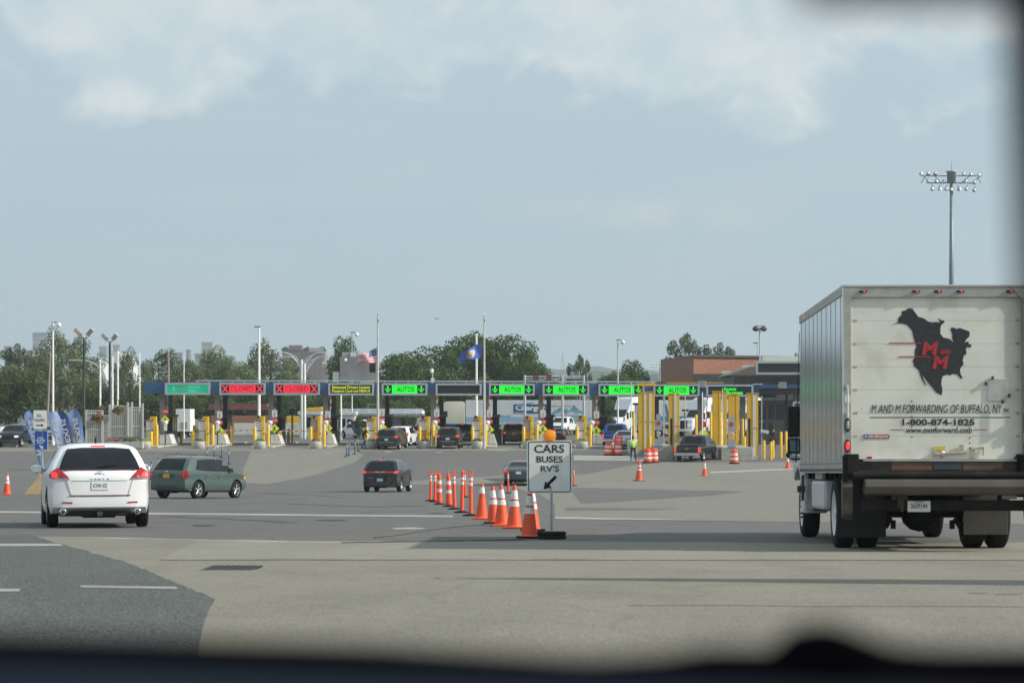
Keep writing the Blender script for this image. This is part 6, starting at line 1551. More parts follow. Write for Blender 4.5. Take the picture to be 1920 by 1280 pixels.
def sedan(label, px, Y, yaw, paint, H=1.46, on=True, **k):
    zs = H - .02
    rwin = [[(-.66, 1.1), (.66, 1.1), (.52, H - .09), (-.52, H - .09)]]
    return car('sedan_car', label, 'car', PX(px, Y), Y - .95, yaw, paint, 4.9, 1.85, H, SED(4.9, H), 1.0, .28, .33, (1.0, 3.85), SEDW, rwin, [('red', [(.5, .82), (.9, .82), (.92, .94), (.55, .96)])] + ([('on', [(.66, .83), (.89, .83), (.9, .93), (.68, .94)])] if on else []), tumble=.24, plate=(.4, .78), high=.2, **k)
sedan('slate grey sedan half hidden behind the lane sign', 972, GD(910), R(-5), P_GREY)
sedan('dark sedan mostly hidden behind the amber lamp of the lane sign', 1040, 205, R(-3), P_CHAR)
sedan('silver sedan ahead of the red stop-here sign', 1168, 187, R(-8), P_SILVER, 1.5)
# pickups
PUP = lambda L_, H: [(0, .98), (.04, 1.12), (.1, 1.16), (1.85, 1.2), (1.95, 1.24), (2.05, 1.35), (2.22, H - .1), (2.4, H - .02), (3.0, H), (3.7, H - .05), (4.0, H - .17), (4.55, 1.32), (4.75, 1.25), (5.5, 1.18), (L_ - .1, 1.08), (L_, .85)]
def pickup(label, X, Y, yaw, paint, L_=5.8, H=1.9, on=True, front=False, badge=False, plate=True):
    sw = [[(2.45, 1.24), (3.05, 1.23), (3.05, H - .16), (2.5, H - .16)], [(3.13, 1.23), (4.25, 1.22), (3.88, H - .24), (3.6, H - .16), (3.13, H - .16)]]
    def ex(T, rf, sf, ff, hw, paint):
        b = MB(); b.box((0, -.06, .56), (1.9, .16, .2)); b.build('rear_bumper', CHROME if not front else DARK, T, bevel=.03)
        MB().b2((-hw + .2, .12, 1.155), (hw - .2, 1.85, 1.2)).build('bed_dark_patch', SBLACK, T)  # flat black patch stands for the shaded inside of the bed
        if badge: P0 = rf(0, .95, .01); q = MB(); q.prism([(-.13, -.03), (.13, -.03), (.13, .03), (-.13, .03)], -.01, 0); q.prism([(-.04, -.055), (.04, -.055), (.04, .055), (-.04, .055)], -.012, 0); q.build('emblem', mat('gold_badge', (.6, .4, .08), .35, .8), T, (0, P0.y, .95))
        MB().box((0, L_ / 2, .5), (1.0, L_ - 1, .2)).build('chassis', SBLACK, T)
        if front: front_bits(T, ff, hw, 1.27, H)
    return car('pickup_truck', label, 'pickup truck', X, Y, yaw, paint, L_, 2.0, H, PUP(L_, H), 1.2, .5, .4, (1.25, 4.85), sw, [[(-.66, 1.32), (.66, 1.32), (.58, H - .16), (-.58, H - .16)]],
               [('on' if on else 'red', [(.82, .72), (.98, .72), (.98, 1.06), (.84, 1.06)])], tumble=.2, plate=(.4, .58) if plate else None, high=.2 if on else False, extras=ex, taper=.05, mirror=4.0, wkind='alloy')
def front_bits(T, ff, hw, zw, H):
    poly_patch('windscreen', [(-hw + .22, zw + .04), (hw - .22, zw + .04), (hw - .36, H - .13), (-hw + .36, H - .13)], ff, GLASS, T, 3, .03, .015)
    poly_patch('grille', [(-.45, .72), (.45, .72), (.5, .95), (-.5, .95)], ff, SBLACK, T, 1, .04, .02)
    for s in (-1, 1): poly_patch('headlight', [(s * .55, .78), (s * .85, .8), (s * .85, .95), (s * .56, .94)], ff, mat('headlamp_clear', (.7, .7, .66), .15, 0, .1, 20, emit=(1, .95, .85), es=.3), T, 1, .04, .03)
    poly_patch('front_bumper', [(-.85, .45), (.85, .45), (.85, .62), (-.85, .62)], ff, DARK, T, 2, .04, .03)
Yp = GD(864.5); Xp = PX(1296, Yp)
pickup('black pickup with red tail lamps at the barrier right of the tall portals', Xp - .4, Yp - 1.1, R(-18), P_BLACK, badge=True)
pickup('bright blue pickup waiting under the fourth green board', PX(1149, 193), 191.5, R(-6), P_BLUE, 5.7, 1.95)
pickup('white pickup facing the camera behind the third green board lane', PX(1070, 244), 247.5, R(165), P_WHITE, 5.8, 1.95, on=False, front=True, plate=False)
pickup('dark pickup coming towards the camera at the left, with headlamps on', PX(58, 196), 196, R(172), P_NAVY, 5.6, 1.9, on=False, front=True, plate=False)
# patrol utility with blue slash, seen from its left side
def patrol(T, rf, sf, ff, hw, paint):
    bl = mat('patrol_blue', (.03, .09, .24), .4)
    for s in (-1, 1): poly_patch('blue_slash', [(1.5, .42), (2.35, .42), (2.75, 1.05), (1.9, 1.05)], sf(s), bl, T, 2, .02, .008)
    front_bits(T, ff, hw, 1.12, 1.88)
generic('white patrol utility with a blue slash, side-on behind the walking officer', 697, 226, R(50), P_WHITE, 5.1, 1.98, 1.88, .3, False, extras=patrol)
generic('silver car coming through the leftmost lane behind the feather flags', 100, 215, R(186), P_SILVER, 4.7, 1.85, 1.6, .4, False, extras=lambda T, rf, sf, ff, hw, p: front_bits(T, ff, hw, 1.08, 1.6))
generic('blue car whose roof shows behind the blue-black utility', 885, 222, R(80), P_BLUE, 4.7, 1.85, 1.6, .4, False)
generic('dark car in the far lane between the charcoal car and the sixth kiosk', 782, 214, R(-10), P_NAVY, 4.6, 1.85, 1.65, .4)
generic('small silver car at the far left edge behind the white barrier', 8, 205, R(-60), P_WHITE, 4.6, 1.85, 1.6, .4, False)

def tractor(name, label, px, Y, yaw, paint, fair=3.9, seed=0):
    T = thing(name, label, 'truck', (PX(px, Y), Y, gz(Y)), yaw)
    q = MB(); q.prism([(0, 1.0), (0, fair - .1), (.25, fair), (1.5, fair), (1.95, fair - .25), (2.22, 2.95), (2.36, 2.65), (2.75, 1.95), (4.0, 1.7), (4.15, 1.3), (4.15, .55), (2.2, .55), (1.9, 1.0)], -1.18, 1.18, plane='yz'); q.build('cab', paint, T, bevel=.12, smooth=True)
    q = MB(); q.prism([(2.2, 2.02), (2.33, 2.58), (2.72, 2.0)], -1.19, 1.19, plane='yz')
    for s in (-1, 1): MB().prism([(1.45, 1.85), (2.15, 1.85), (2.15, 2.5), (1.45, 2.5)], s * 1.17, s * 1.2, plane='yz').build('side_window', GLASS, T)
    MB().prism([(2.3, 2.7), (2.42, 2.68), (2.86, 1.98), (2.72, 1.96)], -1.02, 1.02, plane='yz').build('windscreen', GLASS, T)
    MB().b2((-.5, 4.1, .75), (.5, 4.19, 1.6)).build('grille', SBLACK, T)
    MB().b2((-1.1, 4.05, .45), (1.1, 4.25, .75)).build('front_bumper', CHROME, T, bevel=.04)
    for s in (-1, 1):
        MB().b2((s * .65, 4.1, 1.0), (s * 1.05, 4.17, 1.3)).build('headlight', mat('headlamp_clear', (.7, .7, .66), .15), T)
        MB().b2((s * 1.35, 2.6, 1.7), (s * 1.55, 2.72, 2.4)).build('mirror', SBLACK, T, bevel=.02)
        MB().b2((s * .75, .1, .5), (s * 1.15, 1.8, .98)).build('fuel_tank', ALU, T, bevel=.08)
        for y in (3.4, -.8, -2.1): add_wheel(T, s * 1.05, y, .5, .3, s, 'steel')
    MB().b2((-.45, -3, .75), (.45, .5, 1.0)).build('chassis_frame', SBLACK, T)
    return T
CREAM = paintm('cab_cream', (.52, .5, .42), 0, .35); TRW = mat('trailer_white', (.6, .63, .66), .4, .05, .05, 1, dirt=(.45, .48, .5), dscale=.8, damt=.25)
tractor('semi_tractor', 'cream sleeper tractor facing left, pulling the long logo trailer', 872, 251, R(90), CREAM, 3.55).scale = (1, 1.3, 1.0)
tractor('semi_tractor', 'white tractor facing left, just right of the blue pickup', 1196, 240, R(128), P_WHITE, 4.0)
tractor('semi_tractor', 'white tractor behind the tall pale pole and bright portals', 1338, 236, R(128), P_WHITE, 3.95)
tractor('semi_tractor', 'white tractor showing between the broad portal column and the last portal', 1412, 230, R(128), P_WHITE, 4.0)
def trailer(label, px0, px1, pt, Y, m=TRW, deco=None, zb=1.15):
    x0, x1 = PX(px0, Y), PX(px1, Y); T = thing('semi_trailer', label, 'trailer', (x0, Y, gz(Y))); h = PZ(pt, Y) - gz(Y); w_ = x1 - x0
    q = MB(); q.b2((0, 0, zb), (w_, 2.5, h)); q.build('box_body', m, T, bevel=.04)
    q = MB()
    for k in range(int(w_ / 1.22)): q.b2((k * 1.22 + 1.2, -.008, zb + .1), (k * 1.22 + 1.215, -.001, h - .1))
    q.build('panel_seams', mat('seam_pale', (.45, .48, .5), .5), T)
    q = MB(); q.b2((w_ * .7, .3, .45), (w_ - .5, 2.2, .8)); q.build('undercarriage', SBLACK, T); MB().b2((0, -.01, zb - .02), (w_, .02, zb + .1)).build('bottom_rail', ALU, T)
    for k in (2.4, 1.1):
        for yy, s in ((.2, -1), (2.3, 1)):
            t, qq = wheel_mesh(.5, .28, 'steel'); o = t.build('wheel', BLACK, T, (w_ - k - .5, yy, .5), R(-90) if s < 0 else R(90)); qq.build('rim', [WHITEP, SBLACK], o)
    MB().b2((2.8, .3, .1), (2.95, 2.2, zb)).build('landing_leg', DARK, T)
    if deco: deco(T, lambda p: PX(p, Y) - x0, lambda p: PZ(p, Y) - gz(Y), w_, h)
    return T
def charger(T, X, z, w_, h):
    nb = mat('logo_navy', (.02, .07, .22), .5); sk = mat('logo_sky', (.08, .3, .5), .5)
    B_ = MB().b2((X(963), -.015, z(775)), (X(1026), -.005, z(757.5))).build('logo_panel', nb, T)
    letters('lettering', 'Charger', SWHITE, B_, (X(965) + X(1024)) / 2, -.02, z(765.5), X(1022) - X(966), .75, 0, .04, .003)
    MB().prism([(X(968), z(762)), (X(980), z(756)), (X(999), z(754)), (X(997), z(756)), (X(984), z(758.5)), (X(976), z(764))], -.03, -.022).build('swoosh', sk, B_)
    letters('lettering', 'LOGISTICS INC.', SWHITE, B_, X(977), -.02, z(773.2), X(989) - X(965), .14, 0, 0, .003)
    letters('lettering', '1-888-503-8808', sk, T, X(943), -.01, z(780), X(957) - X(927), .2, 0, .01, .003); letters('lettering', 'www.chargerlogistics.com', nb, T, X(1065), -.01, z(779.5), X(1097) - X(1031), .2, 0, .01, .003)
    letters('lettering', 'Temperature Controlled', REDS, T, X(1051), -.01, z(761), X(1070) - X(1031), .2, 0, 0, .003)
    M1 = [(1033, 776), (1040, 769), (1044, 768), (1050, 763), (1056, 768), (1062, 765), (1068, 768), (1076, 758), (1080, 763), (1084, 767), (1090, 770), (1096, 776), (1088, 774), (1080, 776), (1072, 770), (1062, 776), (1052, 771), (1044, 776)]
    MB().prism([(X(a), z(b)) for a, b in M1], -.012, -.002).build('mountain_graphic', mat('mountain_blue', (.16, .32, .42), .5, 0, .5, 2), T)
    MB().b2((0, -.006, 1.2), (w_, -.0, 1.85)).build('blue_skirt_stripe', mat('stripe_pale_blue', (.25, .4, .58), .5), T)
trailer('long white trailer with a navy logo and blue mountains behind the green boards', 873, 1111, 750, 250, TRW, charger)
trailer('white trailer with blue streaks behind the tall yellow portals', 1204, 1301, 750, 238, mat('trailer_bright', (.72, .73, .72), .4, 0, .03, 1), lambda T, X, z, w_, h: [MB().prism([(X(1246), z(757)), (X(1250), z(757)), (X(1257), z(790)), (X(1252), z(790))], -.02, -.002).build('blue_streak', mat('streak_blue', (.03, .2, .5), .5), T),
    MB().b2((0, -.018, z(790)), (w_, -.001, z(780))).build('teal_stripe', mat('stripe_teal', (.03, .3, .42), .5), T)])
trailer('white trailer behind the bright yellow portals', 1350, 1396, 748, 234, mat('trailer_bright', (.72, .73, .72), .4, 0, .03, 1))
def tanker():
    Y = 262; T = thing('tank_trailer', 'silver tank trailer behind the guard booths and first green lane', 'trailer', (PX(632, Y), Y, gz(Y))); L_ = PX(796, Y) - PX(632, Y); zc = PZ(776, Y) - gz(Y)
    MB().lathe([(.001, 0), (.5, .05), (.62, .4), (.62, L_ - .3), (.4, L_), (.001, L_ + .05)], 20, (0, 1, zc), 'x').build('tank', mat('tank_steel', (.5, .52, .54), .3, .85, .1, 1), T)
    q = MB()
    for k in range(7): q.lathe([(.63, 0), (.65, .03), (.63, .06)], 20, (1 + k * L_ / 7.5, 1, zc), 'x', cap=False)
    q.build('tank_hoop', ALU, T); q = MB(); q.tube([(L_ * .35, .5, zc + .6), (L_ * .35, .5, zc + 1.1), (L_ * .5, .5, zc + 1.1), (L_ * .5, .5, zc + .6)], .04, 5); q.build('walkway_rail', STEEL, T)
    MB().b2((.5, .4, .6), (L_ - .5, 1.6, zc - .55)).build('chassis_frame', DARK, T)
    for x in (L_ - 1, L_ - 2.3, 1.2, 2.5): add_wheel(T, x, .2, .5, .3, -1, 'steel', R(90))
tanker()
def cube():
    Y = 232; X0 = PX(329.5, Y); w_ = PX(356.5, Y) - X0; T = thing('cube_truck', 'white box van body with a rear louvre behind the teal board lane', 'truck', (X0, Y, gz(Y))); z = lambda p: PZ(p, Y) - gz(Y)
    MB().b2((0, 0, .55), (w_, 3.2, z(766.5))).build('box_body', WHITEP, T, bevel=.03); MB().b2((w_ * .35, -.03, z(803)), (w_ * .8, -.005, z(791))).build('louvre', mat('louvre_grey', (.3, .31, .3), .6), T); MB().b2((.1, 3.1, .5), (w_ - .1, 4.4, 1.9)).build('cab', WHITEP, T, bevel=.1)
    for s, x in ((-1, .25), (1, w_ - .25)):
        for y in (.7, 3.7): add_wheel(T, x, y, .36, .24, s, 'steel')
    MB().b2((.3, .1, .3), (w_ - .3, 3, .55)).build('chassis', SBLACK, T)
cube()
Yw = GD(838); q = MB(); Xw = lambda p: PX(p, Yw) - PX(0, Yw); Zw = lambda p: PZ(p, Yw) - gz(Yw)
q.prism([(Xw(-60), -.3), (Xw(-60), Zw(790)), (Xw(-4), Zw(804)), (Xw(16), Zw(816)), (Xw(28), Zw(826)), (Xw(31), Zw(834)), (Xw(26), -.3)], 0, .8)
simple('concrete_barrier', 'white barrier at the far left edge, its top sloping down to the right', 'barrier', q, CONCW, PX(0, Yw), Yw, bevel=.03)

# ------------------------------------------------------------ people
SKIN = mat('skin', (.36, .2, .14), .6, 0, .06, 8)
def skin_mesh(name, J, E, Rr, m, parent, root=0):
    me = bpy.data.meshes.new(name); me.from_pydata(J, E, []); o = bpy.data.objects.new(name, me); C.objects.link(o)
    md = o.modifiers.new('s', 'SKIN'); sd = me.skin_vertices[0].data
    for i, r in enumerate(Rr): sd[i].radius = (r, r) if not isinstance(r, tuple) else r
    sd[root].use_root = True; o.modifiers.new('b', 'SUBSURF').levels = 1
    dg = bpy.context.evaluated_depsgraph_get(); me2 = bpy.data.meshes.new_from_object(o.evaluated_get(dg)); o.modifiers.clear(); o.data = me2; me2.name = name; me2.materials.clear(); me2.materials.append(m)
    for p in me2.polygons: p.use_smooth = True
    o.parent = parent; return o
def person(label, px, py, yaw, pose, shirt, trousers, hair, vest=None, cap=None, hgt=1.78, Y=None):
    p = G(px, py) if Y is None else Vector((PX(px, Y), Y, gz(Y))); T = thing('person', label, 'person', p, yaw); T.scale = (hgt / 1.78,) * 3
    legL, legR, armL, armR, lean = pose
    pel = (0, 0, .95); sp = (0, lean * .3, 1.15); ch = (0, lean * .7, 1.36); nk = (0, lean, 1.5); hd0 = (0, lean + .01, 1.58); hd1 = (0, lean + .02, 1.7)
    def leg(s, l): kx, ky, fx, fy = l; return [(s * .1, 0, .9), (s * .11 + kx, ky, .5), (s * .12 + fx, fy, .09), (s * .13 + fx, fy + .17, .03)]
    def armj(s, a): ex, ey, ez, hx, hy, hz = a; return [(s * .18, lean * .9, 1.42), (s * (.24 + ex), lean + ey, ez), (s * (.24 + hx), lean + hy, hz), (s * (.24 + hx), lean + hy + .06, hz - .07)]
    J = [pel, sp, ch, nk, hd0, hd1]; E = [(0, 1), (1, 2), (2, 3), (3, 4), (4, 5)]; Rr = [(.15, .11), (.14, .1), (.16, .11), .055, .08, .085]
    segs = {}
    for nm, s, l in (('L', -1, legL), ('R', 1, legR)):
        b = len(J); J += leg(s, l); E += [(0, b), (b, b + 1), (b + 1, b + 2), (b + 2, b + 3)]; Rr += [.085, .058, .04, .035]; segs['leg' + nm] = b
    for nm, s, a in (('L', -1, armL), ('R', 1, armR)):
        b = len(J); J += armj(s, a); E += [(2, b), (b, b + 1), (b + 1, b + 2), (b + 2, b + 3)]; Rr += [.055, .042, .028, .032]; segs['arm' + nm] = b
        h = len(J); wx, wy, wz = J[b + 3]
        for k, dx in enumerate((-.028, -.01, .01, .026)): J.append((wx + dx, wy + .03, wz - .05 - (.01 if k in (1, 2) else 0))); E.append((b + 3, h + k)); Rr.append(.009)
        J.append((wx - s * .045, wy + .03, wz - .005)); E.append((b + 3, h + 4)); Rr.append(.01)
    skin_mesh('body', J, E, Rr, SKIN, T)
    # shirt and trousers
    a, b = segs['armL'], segs['armR']
    SJ = [sp, ch, (0, lean * .95, 1.46), pel, J[a], J[a + 1], J[b], J[b + 1]]; skin_mesh('shirt', SJ, [(3, 0), (0, 1), (1, 2), (1, 4), (4, 5), (1, 6), (6, 7)], [(.165, .125), (.18, .13), .075, (.16, .12), .07, .055, .07, .055], vest or shirt, T)
    a, b = segs['legL'], segs['legR']; lo = lambda P, Q, k=.9: tuple(P[i] + (Q[i] - P[i]) * k for i in range(3))
    skin_mesh('trousers', [(0, 0, .97), J[a], J[a + 1], lo(J[a + 1], J[a + 2]), J[b], J[b + 1], lo(J[b + 1], J[b + 2])], [(0, 1), (1, 2), (2, 3), (0, 4), (4, 5), (5, 6)], [(.16, .125), .1, .075, .062, .1, .075, .062], trousers, T)
    for q_ in (a, b): MB().ball((J[q_ + 2][0], J[q_ + 2][1] + .08, .05), .1, 8, 0, (.6, 1.35, .5)).build('shoe', SBLACK, T)
    hx, hy, hz = hd1
    MB().ball((hx, hy - .015, hz + .02), .105, 10, 0, (.95, 1.05, 1)).build('hair' if not cap else 'cap', cap or hair, T)
    q = MB(); q.ball((0, hy + .1, hz - .06), .018, 6)
    for s in (-1, 1): q.ball((s * .1, hy, hz - .05), .02, 6, 0, (.5, 1, 1.4))
    q.build('face_features', SKIN, T)
    for s in (-1, 1): MB().ball((s * .033, hy + .088, hz - .03), .011, 6).build('eye', SBLACK, T)
    return T
NAVYC = mat('uniform_navy', (.015, .02, .035), .8, 0, .1, 10); BLACKC = mat('trouser_black', (.02, .022, .024), .85, 0, .1, 10); HAIR = mat('hair_dark', (.03, .02, .015), .8)
HIVIS = mat('hi_vis_lime', (.35, .75, .08), .7, 0, .08, 9, emit=(.2, .5, .03), es=.05)
person('officer in a lime vest and black trousers standing legs apart by the tall portal', 1187, 863, R(25), ((-.03, .04, -.04, .0), (.08, .03, .17, .05), (.04, -.02, 1.16, -.06, .22, 1.2), (.04, -.02, 1.16, -.08, .24, 1.18), 0), HIVIS, BLACKC, HAIR, cap=BLACKC)
person('officer in dark uniform walking between the blue posts beside the fifth planter', 683.5, 838.5, R(-60), ((0, .14, 0, .3), (0, -.04, 0, -.34), (.05, -.1, 1.16, .02, .1, 1.05), (.05, .14, 1.2, .02, .36, 1.16), .06), NAVYC, NAVYC, HAIR, hgt=1.85, Y=189)
person('officer in dark uniform standing behind the charcoal car near the sixth kiosk', 776, 0, R(80), ((0, .02, 0, .0), (0, -.02, 0, -.06), (.03, 0, 1.15, .0, .05, .95), (.03, 0, 1.15, .0, .1, 1.0), 0), NAVYC, NAVYC, HAIR, Y=200)
person('person in black standing with back turned in front of the wide pale booth', 1450, 0, R(0), ((0, .0, 0, .0), (0, .0, 0, .0), (.06, 0, 1.14, .0, .1, 1.05), (.06, 0, 1.14, .0, .1, 1.05), 0), NAVYC, BLACKC, HAIR, Y=186, hgt=1.75)

# ------------------------------------------------------------ trees
def leafmat(name, a, b, c):
    m = bpy.data.materials.new(name); m.use_nodes = True; t = m.node_tree; bs = t.nodes['Principled BSDF']; bs.inputs['Roughness'].default_value = .65; bs.inputs['Specular IOR Level'].default_value = .25
    tcn = t.nodes.new('ShaderNodeTexCoord'); n = t.nodes.new('ShaderNodeTexNoise'); n.inputs['Scale'].default_value = 9; n.inputs['Detail'].default_value = 3; t.links.new(tcn.outputs['Object'], n.inputs['Vector'])
    g_ = t.nodes.new('ShaderNodeNewGeometry'); oi = t.nodes.new('ShaderNodeObjectInfo')
    r = t.nodes.new('ShaderNodeMapRange'); r.inputs[1].default_value = .35; r.inputs[2].default_value = .65; t.links.new(n.outputs[0], r.inputs[0])
    def mix(f_, x, y):
        k = t.nodes.new('ShaderNodeMix'); k.data_type = 'RGBA'
        for s, v in ((k.inputs[0], f_), (k.inputs[6], x), (k.inputs[7], y)):
            if isinstance(v, tuple): s.default_value = (*v, 1)
            elif isinstance(v, (int, float)): s.default_value = v
            else: t.links.new(v, s)
        return k.outputs[2]
    col = mix(r.outputs[0], a, b); mr = t.nodes.new('ShaderNodeMath'); mr.operation = 'MULTIPLY'; mr.inputs[1].default_value = .55; t.links.new(g_.outputs['Random Per Island'], mr.inputs[0])
    col = mix(mr.outputs[0], col, c)
    hs = t.nodes.new('ShaderNodeHueSaturation'); mv = t.nodes.new('ShaderNodeMapRange'); mv.inputs[3].default_value = .85; mv.inputs[4].default_value = 1.2; t.links.new(oi.outputs['Random'], mv.inputs[0]); t.links.new(mv.outputs[0], hs.inputs['Value']); t.links.new(col, hs.inputs['Color'])
    t.links.new(hs.outputs[0], bs.inputs['Base Color'])
    tr = t.nodes.new('ShaderNodeBsdfTranslucent'); t.links.new(hs.outputs[0], tr.inputs[0]); mx = t.nodes.new('ShaderNodeMixShader'); mx.inputs[0].default_value = .28
    t.links.new(bs.outputs[0], mx.inputs[1]); t.links.new(tr.outputs[0], mx.inputs[2]); t.links.new(mx.outputs[0], t.nodes['Material Output'].inputs[0])
    return m
LF_DARK = leafmat('leaves_dark_green', (.034, .07, .014), (.06, .108, .022), (.1, .15, .038))
LF_PALE = leafmat('leaves_pale_willow', (.08, .115, .048), (.125, .16, .072), (.18, .21, .115))
LF_MID = leafmat('leaves_mid_green', (.045, .075, .022), (.075, .11, .034), (.11, .145, .055))
BARK = mat('bark', (.07, .055, .04), .9, 0, .25, 3)
def make_tree(seed, lobes, n_leaf, leaf, lowest=.12, crown=(.5, .5), lobe_r=(.1, .2), gap=.0, droop=0.0, trunk_r=.022):
    """unit tree: 1 tall, crown about 1 wide; returns (trunk builder, crown builder)"""
    r = random.Random(seed); L_ = []
    zc = (1 + lowest) / 2; rz_ = (1 - lowest) / 2
    for k in range(lobes):
        for _ in range(50):
            p = Vector((r.uniform(-1, 1), r.uniform(-1, 1), r.uniform(-1, 1)))
            if .35 < p.length < 1: break
        rad = r.uniform(*lobe_r)
        env = 1.04 - .1 * max(0, p.z) - .08 * max(0, -p.z)
        c = Vector((p.x * (crown[0] - rad * .75) * env, p.y * (crown[1] - rad * .75) * env, zc + p.z * (rz_ - rad * .7)))
        L_.append((c, rad))
    q = MB(); V = []; Fc = []
    tot = sum(x[1] ** 2 for x in L_)
    for c, rad in L_:
        for _ in range(int(n_leaf * rad ** 2 / tot)):
            d = Vector((r.gauss(0, 1), r.gauss(0, 1), r.gauss(0, 1))).normalized()
            k = r.uniform(.45, 1.08) ** .6
            p = c + Vector((d.x, d.y, d.z * .8)) * rad * k
            if droop: p.z -= droop * rad * (abs(d.x) + abs(d.y)) * r.random()
            if p.z < .02: continue
            nrm = (d + Vector((r.uniform(-1, 1), r.uniform(-1, 1), r.uniform(-.6, 1))) * .8).normalized()
            u = nrm.orthogonal().normalized(); w_ = nrm.cross(u); a = r.uniform(0, 6.28); s = leaf * r.uniform(.55, 1.25)
            u2 = (u * math.cos(a) + w_ * math.sin(a)) * s; w2 = (w_ * math.cos(a) - u * math.sin(a)) * s * r.uniform(.5, .9)
            o = len(V); V += [p - u2, p - w2 * .9 + u2 * .1, p + u2, p + w2 + u2 * .15]; Fc.append((o, o + 1, o + 2, o + 3))
    q.add(V, Fc)
    t = MB(); P = [Vector((0, 0, 0)), Vector((r.uniform(-.02, .02), 0, .25)), Vector((r.uniform(-.04, .04), r.uniform(-.03, .03), .5)), Vector((r.uniform(-.06, .06), r.uniform(-.05, .05), .78))]
    rr = [trunk_r * 1.3, trunk_r, trunk_r * .7, trunk_r * .3]
    for a, b, x, y in zip(P[:-1], P[1:], rr[:-1], rr[1:]): t.cyl(a, b, x, y, 8)
    for c, rad in L_[:16]:
        k = r.choice((0, 1, 1, 2)); a = P[k] * .5 + P[k + 1] * .5; mid = (a + c) / 2 + Vector((0, 0, .02)); t.cyl(a, mid, trunk_r * .45, trunk_r * .3, 5); t.cyl(mid, c, trunk_r * .3, trunk_r * .1, 5)
    return t, q
PROTO = {}
def tree(px, pt, wpx, Y, kind, label, group='trees beyond the booths', base=None, name='tree', rz=None):
    z = gz(Y) if base is None else base; H_ = PZ(pt, Y) - z; W_ = wpx * 1.32 * Y / F
    spec = {'dense': (11, 46, 11000, .017, .06, (.5, .5), (.1, .19), LF_DARK), 'dense2': (12, 50, 11000, .017, .1, (.5, .48), (.09, .17), LF_DARK), 'pale': (13, 55, 11000, .015, .08, (.5, .5), (.07, .15), LF_PALE),
            'pale2': (14, 60, 10000, .015, .05, (.48, .5), (.06, .14), LF_PALE), 'sparse': (15, 34, 4500, .016, .4, (.5, .5), (.05, .1), LF_MID), 'mid': (16, 40, 8000, .019, .05, (.5, .5), (.09, .17), LF_MID), 'small': (17, 18, 2600, .028, .1, (.45, .45), (.12, .2), LF_MID), 'column': (18, 30, 3500, .026, .04, (.5, .5), (.1, .16), LF_DARK)}[kind]
    if kind not in PROTO:
        t, q = make_tree(*spec[:7])
        T = thing(name, label, 'tree', (0, 0, 0), 0, group); t.build('trunk', BARK, T); q.build('crown', spec[7], T, norm=False); PROTO[kind] = T
    else: T = dup(PROTO[kind], (0, 0, 0), 0, label, group); T.name = name
    rz = rnd.uniform(0, 6.28) if rz is None else rz
    T.location = (PX(px, Y), Y, z); T.rotation_euler = (0, 0, rz); T.scale = (W_, W_, H_)
    return T
for a in [(112, 608, 88, 282, 'pale', 'biggest tree at the left, rising behind the camera mast'), (74, 662, 90, 268, 'pale2', 'pale tree low at the left edge of the biggest left tree'),
          (150, 622, 78, 300, 'pale2', 'tall pale tree directly behind the first dark lamp post'), (22, 668, 95, 262, 'mid', 'green tree filling the left edge behind the salmon wall'), (30, 642, 70, 300, 'sparse', 'airy spreading tree before the pale stone block at the far left'), (60, 655, 60, 290, 'pale', 'pale tree left of the camera mast, under the blue-grey tower'), (-30, 650, 110, 290, 'pale', 'tree cut by the left edge of the picture'),
          (185, 690, 70, 275, 'mid', 'lower tree between the two dark lamp posts'), (246, 648, 66, 292, 'pale', 'pale tree left of the teal board'), (300, 646, 84, 300, 'pale2', 'pale tree above the left end of the teal board'),
          (220, 705, 80, 262, 'mid', 'low green tree behind the slatted fence'), (352, 668, 80, 296, 'pale2', 'low pale tree above the right end of the teal board'), (405, 646, 110, 305, 'pale', 'wide pale tree above the first red board'),
          (440, 660, 90, 290, 'pale2', 'pale tree just left of the tall white lamp post'), (508, 632, 96, 300, 'pale', 'tall pale tree behind the tall white lamp post'), (545, 672, 80, 286, 'pale2', 'pale tree under the left drooping lamp arms'),
          (590, 708, 90, 300, 'mid', 'low tree behind the second red board'), (648, 622, 66, 330, 'dense2', 'dark tree rising behind the silver cabinet and camera mast'), (618, 694, 70, 320, 'mid', 'small hazy tree left of the silver cabinet'),
          (765, 652, 110, 292, 'dense', 'left shoulder of the big dark trees behind the first green board'), (815, 640, 130, 300, 'dense2', 'wide dark tree between the two flagpoles'), (893, 612, 120, 305, 'dense', 'tallest dark tree behind the blue flag'),
          (955, 618, 110, 300, 'dense2', 'tall dark tree just right of the state flagpole'), (860, 668, 120, 280, 'mid', 'mid green tree in front of the dark ones at the blank board'), (985, 668, 90, 285, 'dense', 'dark tree behind the second green board'),
          (1035, 682, 80, 285, 'mid', 'low green tree behind the gantry'), (1085, 662, 44, 300, 'sparse', 'thin airy tree alone above the third green board'), (1150, 690, 70, 290, 'dense', 'dark tree left of the grey camera mast'),
          (1187, 668, 66, 300, 'dense2', 'dark tree just right of the grey camera mast'), (1222, 692, 60, 296, 'mid', 'mid green tree touching the dark corner of the brick building'), (1150, 735, 60, 262, 'mid', 'low tree behind the fourth green lane')]:
    tree(*a)
for a in [(1292, 622, 82, 380, 'sparse', 'airy tree above the left of the brick roof'), (1352, 640, 66, 370, 'sparse', 'second airy tree above the brick roof'), (1495, 660, 40, 400, 'sparse', 'small treetop left of the truck box above the roof')]:
    tree(*a, group='treetops above the brick building')
